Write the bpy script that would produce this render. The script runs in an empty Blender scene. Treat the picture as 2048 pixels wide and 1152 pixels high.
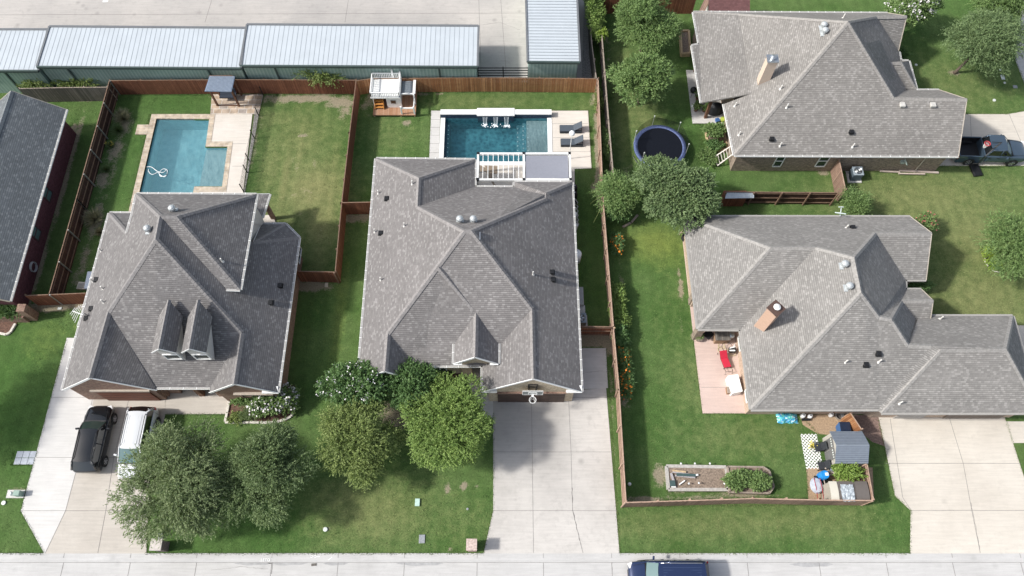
import bpy, bmesh, math, random
import numpy as np
from mathutils import Vector, Matrix
R=math.radians
random.seed(7); rng=np.random.default_rng(7)
scene=bpy.context.scene
# ------------------------------------------------------------ camera, sky, sun
F=1540.; TH=R(65.5); H=54.
ct,st=math.cos(TH),math.sin(TH)
cam=bpy.data.cameras.new('camera'); camo=bpy.data.objects.new('camera',cam)
scene.collection.objects.link(camo)
cam.sensor_width=36; cam.lens=36*F/2048; cam.clip_end=1000; cam.clip_start=.5
camo.location=(0,0,H); camo.rotation_euler=(math.pi/2-TH,0,0)
scene.camera=camo
SD=Vector((-1.10,-.15,1.0)).normalized()      # towards the sun
sel=math.asin(SD.z)
w=bpy.data.worlds.new('World'); scene.world=w; w.use_nodes=True
nt=w.node_tree; sky=nt.nodes.new('ShaderNodeTexSky'); sky.sky_type='NISHITA'; sky.sun_disc=False
sky.sun_elevation=sel; sky.sun_rotation=math.atan2(SD.x,SD.y)%(2*math.pi); sky.air_density=1.0; sky.dust_density=2.5
bg=nt.nodes['Background']; hs=nt.nodes.new('ShaderNodeHueSaturation'); hs.inputs['Saturation'].default_value=.6
nt.links.new(sky.outputs[0],hs.inputs['Color']); nt.links.new(hs.outputs[0],bg.inputs[0]); bg.inputs[1].default_value=.13   # hazy summer sky
sl=bpy.data.lights.new('sun','SUN'); sl.energy=3.2; sl.angle=R(4); sl.color=(1,.96,.9)
so=bpy.data.objects.new('sun',sl); scene.collection.objects.link(so)
so.rotation_euler=SD.to_track_quat('Z','Y').to_euler(); so.location=(-60,0,60)
vs=scene.view_settings; vs.view_transform='Standard'; vs.look='None'; vs.gamma=1; vs.exposure=.52
scene.cycles.max_bounces=6; scene.cycles.transparent_max_bounces=12

# ------------------------------------------------------------ pixel -> place
def ray(px,py):
    a=(px-1024)/F;b=-(py-576)/F
    return (a,b*st+ct,b*ct-st)
def P(px,py,z=0.):
    d=ray(px,py); t=(z-H)/d[2]; return (d[0]*t,d[1]*t,z)
def RY(px,py,y):
    d=ray(px,py); t=y/d[1]; return (d[0]*t,y,H+d[2]*t)
def RX(px,py,x):
    d=ray(px,py); t=x/d[0]; return (x,d[1]*t,H+d[2]*t)
def Q(x,y,z):
    z=z-H; up=y*st+z*ct; fw=y*ct-z*st
    return (1024+F*x/fw,576-F*up/fw)
def rise(x,y,py,lo=0,hi=14):
    for _ in range(50):
        m=(lo+hi)/2
        if Q(x,y,m)[1]>py: lo=m
        else: hi=m
    return lo
def pl(ax,px,py,s,m,ze=2.8): return (ax,P(px,py,ze)[ax],s,m,ze)
def V(px,py,p):
    ax,c,s,m,ze=p; d=ray(px,py)
    # z = ze+m*s*(d[ax]*t-c), z=H+d2*t
    t=(ze-m*s*c-H)/(d[2]-m*s*d[ax])
    return (d[0]*t,d[1]*t,H+d[2]*t)
# ------------------------------------------------------------ materials
MATS={}
class NT:
    def __init__(s,m): s.t=m.node_tree; s.b=s.t.nodes['Principled BSDF']; s.o=s.t.nodes['Material Output']
    def n(s,k,**kw):
        x=s.t.nodes.new('ShaderNode'+k)
        for a,v in kw.items():
            if a in('I',):
                for i,u in v.items(): x.inputs[i].default_value=u
            else: setattr(x,a,v)
        return x
    def l(s,a,b): s.t.links.new(a,b)
    def math(s,op,a,b=None,c=None):
        x=s.n('Math',operation=op)
        for i,v in enumerate((a,b,c)):
            if v is None: continue
            if isinstance(v,(int,float)): x.inputs[i].default_value=v
            else: s.l(v,x.inputs[i])
        return x.outputs[0]
    def mix(s,f,a,b,bt='MIX'):
        x=s.n('Mix',data_type='RGBA',blend_type=bt)
        for i,v in ((0,f),(6,a),(7,b)):
            if isinstance(v,(int,float)): x.inputs[i].default_value=v
            elif isinstance(v,tuple): x.inputs[i].default_value=v+(1,) if len(v)==3 else v
            else: s.l(v,x.inputs[i])
        return x.outputs[2]
    def noise(s,vec,sc,det=3,ro=.55):
        x=s.n('TexNoise'); x.inputs['Scale'].default_value=sc; x.inputs['Detail'].default_value=det; x.inputs['Roughness'].default_value=ro
        if vec is not None: s.l(vec,x.inputs['Vector'])
        return x.outputs[0]
    def ramp(s,f,a,b,lo=0.,hi=1.):
        x=s.n('MapRange'); x.inputs[1].default_value=a; x.inputs[2].default_value=b; x.inputs[3].default_value=lo; x.inputs[4].default_value=hi
        s.l(f,x.inputs[0]); return x.outputs[0]
    def bump(s,h,strength=.3,dist=.02):
        x=s.n('Bump'); x.inputs['Strength'].default_value=strength; x.inputs['Distance'].default_value=dist
        s.l(h,x.inputs['Height']); s.l(x.outputs[0],s.b.inputs['Normal'])
def newmat(name,col,rough=.8,metal=0,spec=.4):
    m=bpy.data.materials.new(name); m.use_nodes=True; t=NT(m)
    t.b.inputs['Base Color'].default_value=tuple(col)+(1,)
    t.b.inputs['Roughness'].default_value=rough; t.b.inputs['Metallic'].default_value=metal
    t.b.inputs['Specular IOR Level'].default_value=spec
    return m,t
def pos(t): return t.n('NewGeometry').outputs['Position']
def uvo(t): return t.n('UVMap').outputs[0]
def plain(name,col,rough=.7,metal=0,var=.12,sc=6,spec=.4,coat=0):
    if name in MATS: return MATS[name]
    m,t=newmat(name,col,rough,metal,spec)
    g=t.noise(pos(t),sc,4,.6); f=t.ramp(g,.3,.7)
    t.l(t.mix(f,tuple(c*(1-var) for c in col),tuple(min(1,c*(1+var)) for c in col)),t.b.inputs['Base Color'])
    if coat: t.b.inputs['Coat Weight'].default_value=coat; t.b.inputs['Coat Roughness'].default_value=.03
    MATS[name]=m; return m
def sepx(t,v):
    x=t.n('SeparateXYZ'); t.l(v,x.inputs[0]); return x.outputs[0],x.outputs[1]
def comb(t,a,b):
    x=t.n('CombineXYZ')
    for i,v in ((0,a),(1,b)):
        if isinstance(v,(int,float)): x.inputs[i].default_value=v
        else: t.l(v,x.inputs[i])
    return x.outputs[0]
def wn(t,v):
    x=t.n('TexWhiteNoise',noise_dimensions='2D'); t.l(v,x.inputs['Vector']); return x.outputs['Value']
def shingle(name,base,light,dark,rw=.20,rh=.14,lf=.82):
    m,t=newmat(name,base,.93,0,.25)
    u,v=sepx(t,uvo(t))
    row=t.math('FLOOR',t.math('DIVIDE',v,rh))
    off=wn(t,comb(t,row,3.3))
    uu=t.math('ADD',t.math('DIVIDE',u,rw),t.math('MULTIPLY',off,7))
    cell=t.math('FLOOR',uu)
    w1=wn(t,comb(t,cell,row)); w2=wn(t,comb(t,t.math('ADD',cell,55.5),row))
    c=t.mix(w1,tuple(x*.88 for x in base),tuple(x*1.10 for x in base))
    lt=t.math('GREATER_THAN',w2,lf)
    big=t.ramp(t.noise(pos(t),.8,3),.36,.6,.6,1)
    c=t.mix(t.math('MULTIPLY',t.math('MULTIPLY',lt,.48),big),c,light)
    fr=t.math('FRACT',t.math('DIVIDE',v,rh)); ln=t.ramp(fr,.0,.30,1,0)
    fu=t.math('FRACT',uu); ln2=t.math('LESS_THAN',fu,.07)
    c=t.mix(t.math('MULTIPLY',ln,.8),c,dark); c=t.mix(t.math('MULTIPLY',ln2,.25),c,dark)
    st_=t.ramp(t.noise(pos(t),.33,5,.65),.3,.7,.91,1.08)
    c=t.mix(1.,c,comb3(t,st_),'MULTIPLY')
    gr=t.ramp(t.noise(pos(t),45,2,.7),.25,.75,.88,1.12); c=t.mix(1.,c,comb3(t,gr),'MULTIPLY')
    t.l(c,t.b.inputs['Base Color'])
    t.bump(t.math('ADD',t.math('MULTIPLY',fr,-1),t.math('MULTIPLY',w1,.5)),.9,.03)
    return m
def comb3(t,v):
    x=t.n('CombineXYZ')
    for i in range(3): t.l(v,x.inputs[i])
    return x.outputs[0]
def brickm(name,c1,c2,mortar,bw=.22,bh=.075):
    m,t=newmat(name,c1,.9)
    x=t.n('TexBrick'); x.inputs['Scale'].default_value=1; x.inputs['Brick Width'].default_value=bw; x.inputs['Row Height'].default_value=bh
    x.inputs['Mortar Size'].default_value=.007; x.inputs['Bias'].default_value=-.1
    for k,v in (('Color1',c1),('Color2',c2),('Mortar',mortar)): x.inputs[k].default_value=v+(1,)
    t.l(uvo(t),x.inputs['Vector'])
    g=t.ramp(t.noise(pos(t),9,3),.3,.7,.7,1.25)
    t.l(t.mix(1.,x.outputs[0],comb3(t,g),'MULTIPLY'),t.b.inputs['Base Color']); return m
def boards(name,base,alt,bw=.14,gap=(.02,.012,.01),dirt=.5,rough=.85,vert=True):
    m,t=newmat(name,base,rough)
    u,v=sepx(t,uvo(t))
    if not vert: u=v
    q=t.math('DIVIDE',u,bw); cell=t.math('FLOOR',q); fr=t.math('FRACT',q)
    w1=wn(t,comb(t,cell,1.7))
    c=t.mix(w1,base,alt)
    pn=wn(t,comb(t,t.math('FLOOR',t.math('DIVIDE',u,2.4)),8.8)); c=t.mix(1.,c,comb3(t,t.ramp(pn,0,1,.78,1.22)),'MULTIPLY')
    g=t.ramp(t.noise(pos(t),2.2,5,.65),.35,.75); c=t.mix(t.math('MULTIPLY',g,dirt),c,tuple(x*.55 for x in base))
    c=t.mix(t.math('MULTIPLY',t.math('LESS_THAN',fr,.1),.8),c,gap)
    t.l(c,t.b.inputs['Base Color']); return m
def concrete(name,c,c2,sc=.35,stain=.25,rough=.9):
    m,t=newmat(name,c,rough,0,.3)
    p=pos(t)
    a=t.ramp(t.noise(p,sc,5,.6),.32,.68); col=t.mix(a,c,c2)
    b=t.ramp(t.noise(p,1.7,6,.7),.52,.8); col=t.mix(t.math('MULTIPLY',b,stain),col,tuple(x*.55 for x in c))
    mp=t.n('Mapping'); mp.inputs['Scale'].default_value=(.5,6,1); t.l(p,mp.inputs[0])
    s=t.ramp(t.noise(mp.outputs[0],1.2,4,.6),.3,.7,.93,1.06); col=t.mix(1.,col,comb3(t,s),'MULTIPLY')
    f=t.ramp(t.noise(p,30,2,.7),.2,.8,.90,1.10); col=t.mix(1.,col,comb3(t,f),'MULTIPLY')
    d=t.ramp(t.noise(p,.9,7,.75),.58,.72); col=t.mix(t.math('MULTIPLY',d,stain*1.1),col,tuple(x*.6 for x in c))
    vo=t.n('TexVoronoi',feature='F1'); vo.inputs['Scale'].default_value=.55; t.l(p,vo.inputs['Vector']); sp_=t.ramp(vo.outputs[0],.03,.16,stain*1.2,0); col=t.mix(sp_,col,tuple(x*.45 for x in c))
    t.l(col,t.b.inputs['Base Color']); t.bump(t.noise(p,40,2),.15,.01); return m
def leafm(name,a,b,tr=.25):
    m,t=newmat(name,a,.55,0,.3)
    g=t.n('NewGeometry'); r=g.outputs['Random Per Island']
    n=t.ramp(t.noise(g.outputs['Position'],1.6,4,.7),.35,.65)
    f=t.math('ADD',t.math('MULTIPLY',r,.5),t.math('MULTIPLY',n,.5))
    c=t.mix(f,a,b); t.l(c,t.b.inputs['Base Color'])
    tl=t.n('BsdfTranslucent'); t.l(t.mix(.5,c,(.2,.3,.03)),tl.inputs[0])
    mx=t.n('MixShader'); mx.inputs[0].default_value=tr
    t.l(t.b.outputs[0],mx.inputs[1]); t.l(tl.outputs[0],mx.inputs[2]); t.l(mx.outputs[0],t.o.inputs[0]); return m
ROOF={'a':shingle('roof_shingle_brown_grey',(.182,.175,.173),(.33,.322,.315),(.07,.065,.065)),
 'b':shingle('roof_shingle_warm_grey',(.204,.194,.190),(.36,.348,.34),(.075,.07,.07)),
 'c':shingle('roof_shingle_light_grey',(.242,.231,.217),(.40,.385,.365),(.085,.08,.075)),
 'd':shingle('roof_shingle_grey',(.246,.238,.226),(.40,.388,.368),(.09,.086,.082)),
 'e':shingle('roof_shingle_slate',(.145,.160,.170),(.28,.30,.31),(.06,.065,.07))}
CAP=plain('ridge_shingle',(.33,.31,.295),.9,0,.2,5)
BR={'a':brickm('brick_red',(.22,.115,.085),(.33,.215,.15),(.27,.24,.21)),'b':brickm('brick_tan',(.42,.33,.22),(.5,.42,.3),(.45,.42,.36)),
 'c':brickm('brick_buff',(.33,.26,.20),(.17,.125,.095),(.3,.27,.23)),'d':brickm('brick_cream',(.50,.38,.29),(.40,.29,.21),(.46,.40,.34)),
 'e':brickm('brick_maroon',(.11,.035,.045),(.16,.06,.07),(.09,.05,.06))}
WHITE=plain('white_paint',(.78,.79,.78),.5,0,.04); TAN=plain('tan_trim',(.50,.45,.38),.6,0,.08)
GREYT=plain('grey_trim',(.34,.33,.31),.6,0,.08)
BLACKM=plain('black_metal',(.018,.019,.021),.45,.2,.2); GALV=plain('galvanised_metal',(.55,.58,.60),.32,.85,.1)
SIDING=plain('white_siding',(.52,.51,.485),.7,0,.05); WOODB=plain('brown_timber',(.15,.075,.045),.8,0,.3,5)
WOODL=plain('pale_timber',(.48,.36,.22),.8,0,.2,5); WOODG=plain('weathered_timber',(.30,.25,.21),.9,0,.25,5)
CON_STREET=concrete('street_concrete',(.45,.445,.435),(.53,.525,.515),.25,.18)
CON_A=concrete('driveway_concrete_pale',(.55,.54,.52),(.61,.60,.58),.4,.1)
CON_A2=concrete('driveway_concrete_warm',(.45,.415,.37),(.52,.485,.435),.4,.15)
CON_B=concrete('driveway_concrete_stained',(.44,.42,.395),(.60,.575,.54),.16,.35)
CON_D=concrete('driveway_concrete_cream',(.53,.49,.43),(.61,.57,.505),.3,.2)
CON_LOT=concrete('yard_concrete',(.36,.345,.33),(.51,.48,.445),.09,.3)
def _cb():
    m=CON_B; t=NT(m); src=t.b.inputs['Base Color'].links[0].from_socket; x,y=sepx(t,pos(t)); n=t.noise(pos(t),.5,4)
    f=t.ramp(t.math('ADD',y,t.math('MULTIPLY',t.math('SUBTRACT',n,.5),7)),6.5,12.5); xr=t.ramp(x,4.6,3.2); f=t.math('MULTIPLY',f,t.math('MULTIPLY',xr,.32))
    t.l(t.mix(f,src,(.20,.19,.18)),t.b.inputs['Base Color'])  # greyer towards the house and the left side, with a ragged noise edge
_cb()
DECKP=concrete('pool_deck_concrete',(.58,.535,.475),(.64,.60,.545),.4,.08)
DECKB=concrete('patio_concrete_grey',(.50,.49,.47),(.58,.57,.55),.5,.15)
PINK=concrete('patio_concrete_pink',(.52,.40,.35),(.58,.46,.41),.4,.08)
JOINT=plain('joint_gap',(.20,.19,.18),.9,0,.2)
FENCE=boards('cedar_fence_brown',(.15,.055,.03),(.25,.10,.055))
FENCE_D=boards('cedar_fence_dark',(.05,.024,.018),(.085,.04,.03))
FENCE_O=boards('cedar_fence_orange',(.30,.13,.055),(.46,.25,.12),.14,(.07,.03,.015),.5)
FENCE_G=boards('cedar_fence_grey',(.10,.095,.085),(.19,.17,.15)); FENCE_P=boards('fence_faded_pink_brown',(.22,.14,.105),(.31,.21,.16))
RAIL=plain('fence_rail',(.20,.13,.09),.85,0,.25,4); RAILP=plain('fence_rail_pale',(.40,.28,.21),.85,0,.2,4)
GLASS,_t=newmat('window_glass',(.02,.035,.033),.08,0,.4)
GLASS_T,_t=newmat('windscreen_glass',(.10,.17,.17),.05,0,1.0)
GLASS_D,_t=newmat('tinted_glass',(.01,.012,.014),.05,0,1.0)
RUB=plain('rubber',(.02,.02,.02),.8); RIM=plain('alloy',(.5,.5,.52),.3,.8,.05)
REDL,_t=newmat('red_lens',(.45,.01,.01),.2); WL,_t=newmat('clear_lens',(.75,.75,.75),.15)
MULCH=plain('mulch',(.13,.075,.055),.95,0,.6,14); DIRT=plain('tan_soil',(.36,.26,.17),.95,0,.3,10)
SOILR=plain('red_grey_soil',(.22,.155,.13),.95,0,.4,9); STONE=plain('edging_stone',(.62,.59,.53),.8,0,.15,4)
GRAVEL=plain('alley_gravel',(.27,.26,.25),.95,0,.45,9)

# ------------------------------------------------------------ mesh builder
COL=scene.collection
def tag(o,label=None,cat=None,group=None,kind=None):
    for k,v in (('label',label),('category',cat),('group',group),('kind',kind)):
        if v: o[k]=v
    return o
def T(name,label,cat,loc,rz=0,group=None):
    o=bpy.data.objects.new(name,None); COL.objects.link(o); o.location=loc; o.rotation_euler=(0,0,rz); o.empty_display_size=.3
    return tag(o,label,cat,group)
def wloc(o):
    v=Vector((0,0,0))
    while o is not None: v+=Vector(o.location); o=o.parent
    return v
class MB:
    def __init__(s): s.v=[];s.f=[];s.m=[];s.M=0
    def face(s,pts):
        i=len(s.v); s.v+= [tuple(p) for p in pts]; s.f.append(tuple(range(i,i+len(pts)))); s.m.append(s.M); return s
    def mesh(s,vs,fs):
        i=len(s.v); s.v+=[tuple(p) for p in vs]
        for f in fs: s.f.append(tuple(i+k for k in f)); s.m.append(s.M)
        return s
    def box(s,c,d,rz=0,M=None):
        x,y,z=d[0]/2,d[1]/2,d[2]/2
        vs=[Vector(p) for p in ((-x,-y,-z),(x,-y,-z),(x,y,-z),(-x,y,-z),(-x,-y,z),(x,-y,z),(x,y,z),(-x,y,z))]
        if rz: m=Matrix.Rotation(rz,3,'Z'); vs=[m@v for v in vs]
        if M is not None: vs=[M@v for v in vs]
        c=Vector(c); return s.mesh([v+c for v in vs],[(0,3,2,1),(4,5,6,7),(0,1,5,4),(1,2,6,5),(2,3,7,6),(3,0,4,7)])
    def bar(s,a,b,w,h=None,up=(0,0,1)):
        a=Vector(a);b=Vector(b);h=h or w; d=(b-a); L=d.length
        if L<1e-6: return s
        d/=L; u=Vector(up)
        if abs(d.dot(u))>.98: u=Vector((0,1,0))
        sd=d.cross(u).normalized(); u=sd.cross(d)
        vs=[]
        for p in (a,b):
            for i,j in ((-1,-1),(1,-1),(1,1),(-1,1)): vs.append(p+sd*i*w/2+u*j*h/2)
        return s.mesh(vs,[(3,2,1,0),(4,5,6,7),(0,1,5,4),(1,2,6,5),(2,3,7,6),(3,0,4,7)])
    def tube(s,pts,r,n=6,closed=False):
        pts=[Vector(p) for p in pts]; vs=[];N=len(pts); rr=r if isinstance(r,(list,tuple)) else [r]*N
        for i,p in enumerate(pts):
            a=pts[(i-1)%N] if (closed or i>0) else pts[i]; b=pts[(i+1)%N] if (closed or i<N-1) else pts[i]
            d=(b-a).normalized(); u=Vector((0,0,1)) if abs(d.z)<.9 else Vector((0,1,0))
            sd=d.cross(u).normalized(); u=sd.cross(d)
            for k in range(n):
                t=2*math.pi*k/n; vs.append(p+(sd*math.cos(t)+u*math.sin(t))*rr[i])
        fs=[]
        for i in range(N if closed else N-1):
            j=(i+1)%N
            for k in range(n): fs.append((i*n+k,i*n+(k+1)%n,j*n+(k+1)%n,j*n+k))
        if not closed: fs.append(tuple(range(n-1,-1,-1))); fs.append(tuple((N-1)*n+k for k in range(n)))
        return s.mesh(vs,fs)
    def cyl(s,c,r,h,n=16,r2=None,ax='z'):
        r2=r if r2 is None else r2; c=Vector(c); vs=[]
        for z,q in ((0,r),(h,r2)):
            for k in range(n):
                t=2*math.pi*k/n; p=(q*math.cos(t),q*math.sin(t),z)
                if ax=='x': p=(p[2],p[0],p[1])
                if ax=='y': p=(p[0],p[2],p[1])
                vs.append(c+Vector(p))
        fs=[(k,(k+1)%n,n+(k+1)%n,n+k) for k in range(n)]+[tuple(range(n-1,-1,-1)),tuple(range(n,2*n))]
        return s.mesh(vs,fs)
    def lathe(s,c,prof,n=16,rx=1,ry=1):
        vs=[];c=Vector(c)
        for r,z in prof:
            for k in range(n):
                t=2*math.pi*k/n; vs.append(c+Vector((r*rx*math.cos(t),r*ry*math.sin(t),z)))
        fs=[]
        for i in range(len(prof)-1):
            for k in range(n): fs.append((i*n+k,i*n+(k+1)%n,(i+1)*n+(k+1)%n,(i+1)*n+k))
        fs.append(tuple(range(n-1,-1,-1))); fs.append(tuple((len(prof)-1)*n+k for k in range(n)))
        return s.mesh(vs,fs)
    def sph(s,c,r,n=12,sz=1):
        m=max(5,n//2); return s.lathe(c,[(max(.001,r*math.sin(math.pi*i/m)),-r*sz*math.cos(math.pi*i/m)) for i in range(m+1)],n)
    def prism(s,poly,z0,z1):
        n=len(poly); b=[(p[0],p[1],z0) for p in poly]; t=[(p[0],p[1],z1) for p in poly]
        return s.mesh(b+t,[tuple(range(n-1,-1,-1)),tuple(range(n,2*n))]+[(i,(i+1)%n,n+(i+1)%n,n+i) for i in range(n)])
    def build(s,name,mat,parent=None,local=False,smooth=False,bevel=0,sub=0,recalc=True,uv=True):
        mats=mat if isinstance(mat,(list,tuple)) else [mat]
        me=bpy.data.meshes.new(name)
        off=Vector((0,0,0)) if (local or parent is None) else wloc(parent)
        me.from_pydata([tuple(Vector(v)-off) for v in s.v],[],s.f)
        for m in mats: me.materials.append(m)
        me.polygons.foreach_set('material_index',s.m)
        if recalc:
            b=bmesh.new(); b.from_mesh(me); bmesh.ops.remove_doubles(b,verts=b.verts,dist=1e-5) if sub or bevel or smooth else None
            bmesh.ops.recalc_face_normals(b,faces=b.faces); b.to_mesh(me); b.free()
        if uv:
            ul=me.uv_layers.new(name='UVMap'); co=me.vertices
            for p in me.polygons:
                n=p.normal; t=Vector((0,0,1)).cross(n)
                if t.length<.05: t=Vector((1,0,0)); bb=Vector((0,1,0))
                else: t.normalize(); bb=n.cross(t)
                for li in p.loop_indices:
                    q=co[me.loops[li].vertex_index].co+off; ul.data[li].uv=(q.dot(t),q.dot(bb))
        if smooth: me.polygons.foreach_set('use_smooth',[True]*len(me.polygons))
        o=bpy.data.objects.new(name,me); COL.objects.link(o); o.parent=parent
        if bevel: q=o.modifiers.new('b','BEVEL'); q.width=bevel; q.segments=2; q.limit_method='ANGLE'
        if sub: q=o.modifiers.new('s','SUBSURF'); q.levels=sub; q.render_levels=sub
        return o
def dup(root,loc,rz=None,label=None):
    r=root.copy(); COL.objects.link(r); r.location=loc
    if rz is not None: r.rotation_euler=(0,0,rz)
    if label: r['label']=label
    for ch in list(root.children):
        c=ch.copy(); COL.objects.link(c); c.parent=r
        for g in list(ch.children):
            d=g.copy(); COL.objects.link(d); d.parent=c
    return r
def struct(mb,name,mat,**k): return tag(mb.build(name,mat,**k),kind='structure')
def PP(pts,z=0.): return [P(x,y,z) for x,y in pts]

# ------------------------------------------------------------ ground
YK=P(1024,1107)[1]      # kerb line
PATCH=[]  # px,py,rx,ry,val,chan   chan 0 dirt 1 dry 2 lush 3 lime
def pt(px,py,rx,ry,v,ch=0): PATCH.append((px,py,rx,ry,v,ch))
for a in [(470,194,2.5,.25,.8),(600,197,5,.5,.9),(680,205,1.4,.7,.95),(690,215,.8,1.6,.7),(605,271,.5,.22,.9),(520,245,.4,1.6,.5),(505,300,.4,3,.6),
 (250,250,.7,1.6,.8),(232,300,.8,1.4,.8),(205,355,.7,1.5,.8),(192,440,.7,2,.8),(168,520,.5,2.0,.7),(155,560,.6,.8,.7),(230,330,.4,4,.6),
 (120,612,2.2,.32,1.1),(60,620,1.2,.5,.8),(95,615,2,.35,1.2),(165,610,.8,.3,1),(150,290,.3,3.5,.9),(125,380,.35,4,.9),(80,530,.35,3.5,.9),(160,198,2.2,.3,.9),
 (150,255,.4,.6,.8),(620,572,1.6,.5,1.1),(700,437,.8,.4,1.1),(725,435,.7,.5,.9),(645,190,1.2,.3,.9),(775,228,.4,.4,.3),(813,247,.45,.4,.9),(845,188,.8,.25,.8),(880,188,.5,.2,.7),
 (1190,200,.5,.8,.8),(1193,250,.28,2,.9),(1196,300,.3,3,1.1),(1199,370,.35,2.2,1.1),(1203,395,.4,1.5,.9),(1195,372,.5,.6,1.0),(1180,680,1.6,.5,1.4),(1215,690,.6,1,1.0),(1222,760,.22,6,.5),(1230,900,.22,5,.45),
 (735,205,.7,1.2,.7),(745,190,.5,.6,.8),(1340,915,.35,1.4,0.0),(1320,950,.5,.8,1.0),(1290,1000,1.4,.25,1.1),(1400,997,3,.22,.7),(1480,990,2.5,.25,.8),(1350,985,1,.3,.6),
 (1648,345,.5,.35,.9),(1645,330,.3,.5,.9),(1362,575,.22,1.0,1.0),(1362,640,.25,1.2,.5),(1357,545,.2,.4,.8),(1385,675,.2,.3,.8),(1700,395,.8,.4,.6),
 (795,830,1.6,1.0,1.0),(765,815,1.5,.8,.7),(855,940,.4,.3,.3),(895,975,.25,.4,.95),(927,972,.3,.35,.95),(953,972,.25,.2,.7),(710,968,.9,.3,.5),
 (900,1099,.2,.15,.9),(652,1059,.35,.2,.8),(33,985,.6,.45,.8),(1705,875,.3,.3,.3),(1908,146,.6,.4,.9),(1940,210,.1,.1,.5),(1255,345,.4,.8,.6),(1262,330,.4,.5,.5),(1285,210,.5,.4,.5),
 (1360,425,.6,1.0,.7),(1850,75,1.1,.6,.3),(200,345,.3,3,.5),(1215,100,.4,5,.5),(1222,220,.3,6,.45),(1235,390,.5,1.5,.6),(1410,205,.1,.1,.1),(1962,358,.5,.25,.5),(1240,720,.3,1,.7),(1250,800,.4,.8,.7),(1242,560,.3,2,.5)]:
    pt(*a)
for a in [(590,330,.7,1.4,.42,0),(612,385,1.1,.8,.46,0),(575,395,.7,.8,.42,0),(630,330,.4,1.6,.42,0),(640,455,.8,1.0,.42,0),(560,300,.5,.8,.40,0),(655,480,.4,1.2,.42,0),(600,430,.9,.5,.42,0),(545,350,.4,1.0,.40,0)]: pt(*a)
for a in [(600,280,2.6,3.5,.6,1),(625,380,2.6,3,1.0,1),(570,360,.5,4,.9,1),(660,400,.5,5,.9,1),(600,300,.4,4,.8,1),(640,440,1.6,3,.9,1),(560,430,2,3,.6,1),(580,240,4,1.2,.5,1),(640,500,1,2,.6,1),(545,330,1,4,.6,1),
 (1850,400,7,3,.7,1),(1950,480,5,5,.7,1),(1960,600,5,4,.75,1),(1900,560,2,2,.5,1),(1780,350,4,1.2,.4,1),(1990,380,4,2,.4,1),(1930,170,5,3,.35,1),(1880,200,4,2,.3,1),
 (1250,180,1.3,5,.55,1),(1240,260,1,4,.5,1),(1290,240,1.6,2.5,.5,1),(740,1020,4,2.2,.6,1),(700,1000,3,1.5,.6,1),(780,960,2.0,1.2,.3,1),(900,1040,4,2,.25,1),
 (1400,1050,9,1,.45,1),(1600,1040,6,1.2,.4,1),(1500,870,5,1.6,.35,1),(1400,760,2.5,3,.3,1),(1340,640,2,4,.15,1),(960,205,6,1,.35,1),(780,270,2,2,.3,1),(1170,210,1,1,.3,1),
 (1310,485,2.6,1.6,1.0,3),(1270,460,1.4,1,.5,3),(1330,520,2,1,.5,3),(680,620,.6,5,.5,3),(660,780,.6,5,.3,3),(90,680,2,2,.4,3),(140,720,1,3,.4,3),(1280,420,1.4,.8,.4,3),(1290,290,1.4,1.6,.3,3),
 (50,800,4,6,.7,2),(60,980,3,3,.5,2),(330,210,5,1.4,.7,2),(240,300,1.5,5,.6,2),(520,180,.1,.1,.1,2),(1320,600,3,6,.4,2),(1500,860,5,2,.45,2),(480,1060,5,2,.6,2),(1300,1050,3,1.4,.4,2),(1800,1040,1.6,2,.6,2),(1380,260,2,3,.5,2),(1240,330,1,2,.2,2)]:
    pt(*a)
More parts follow.
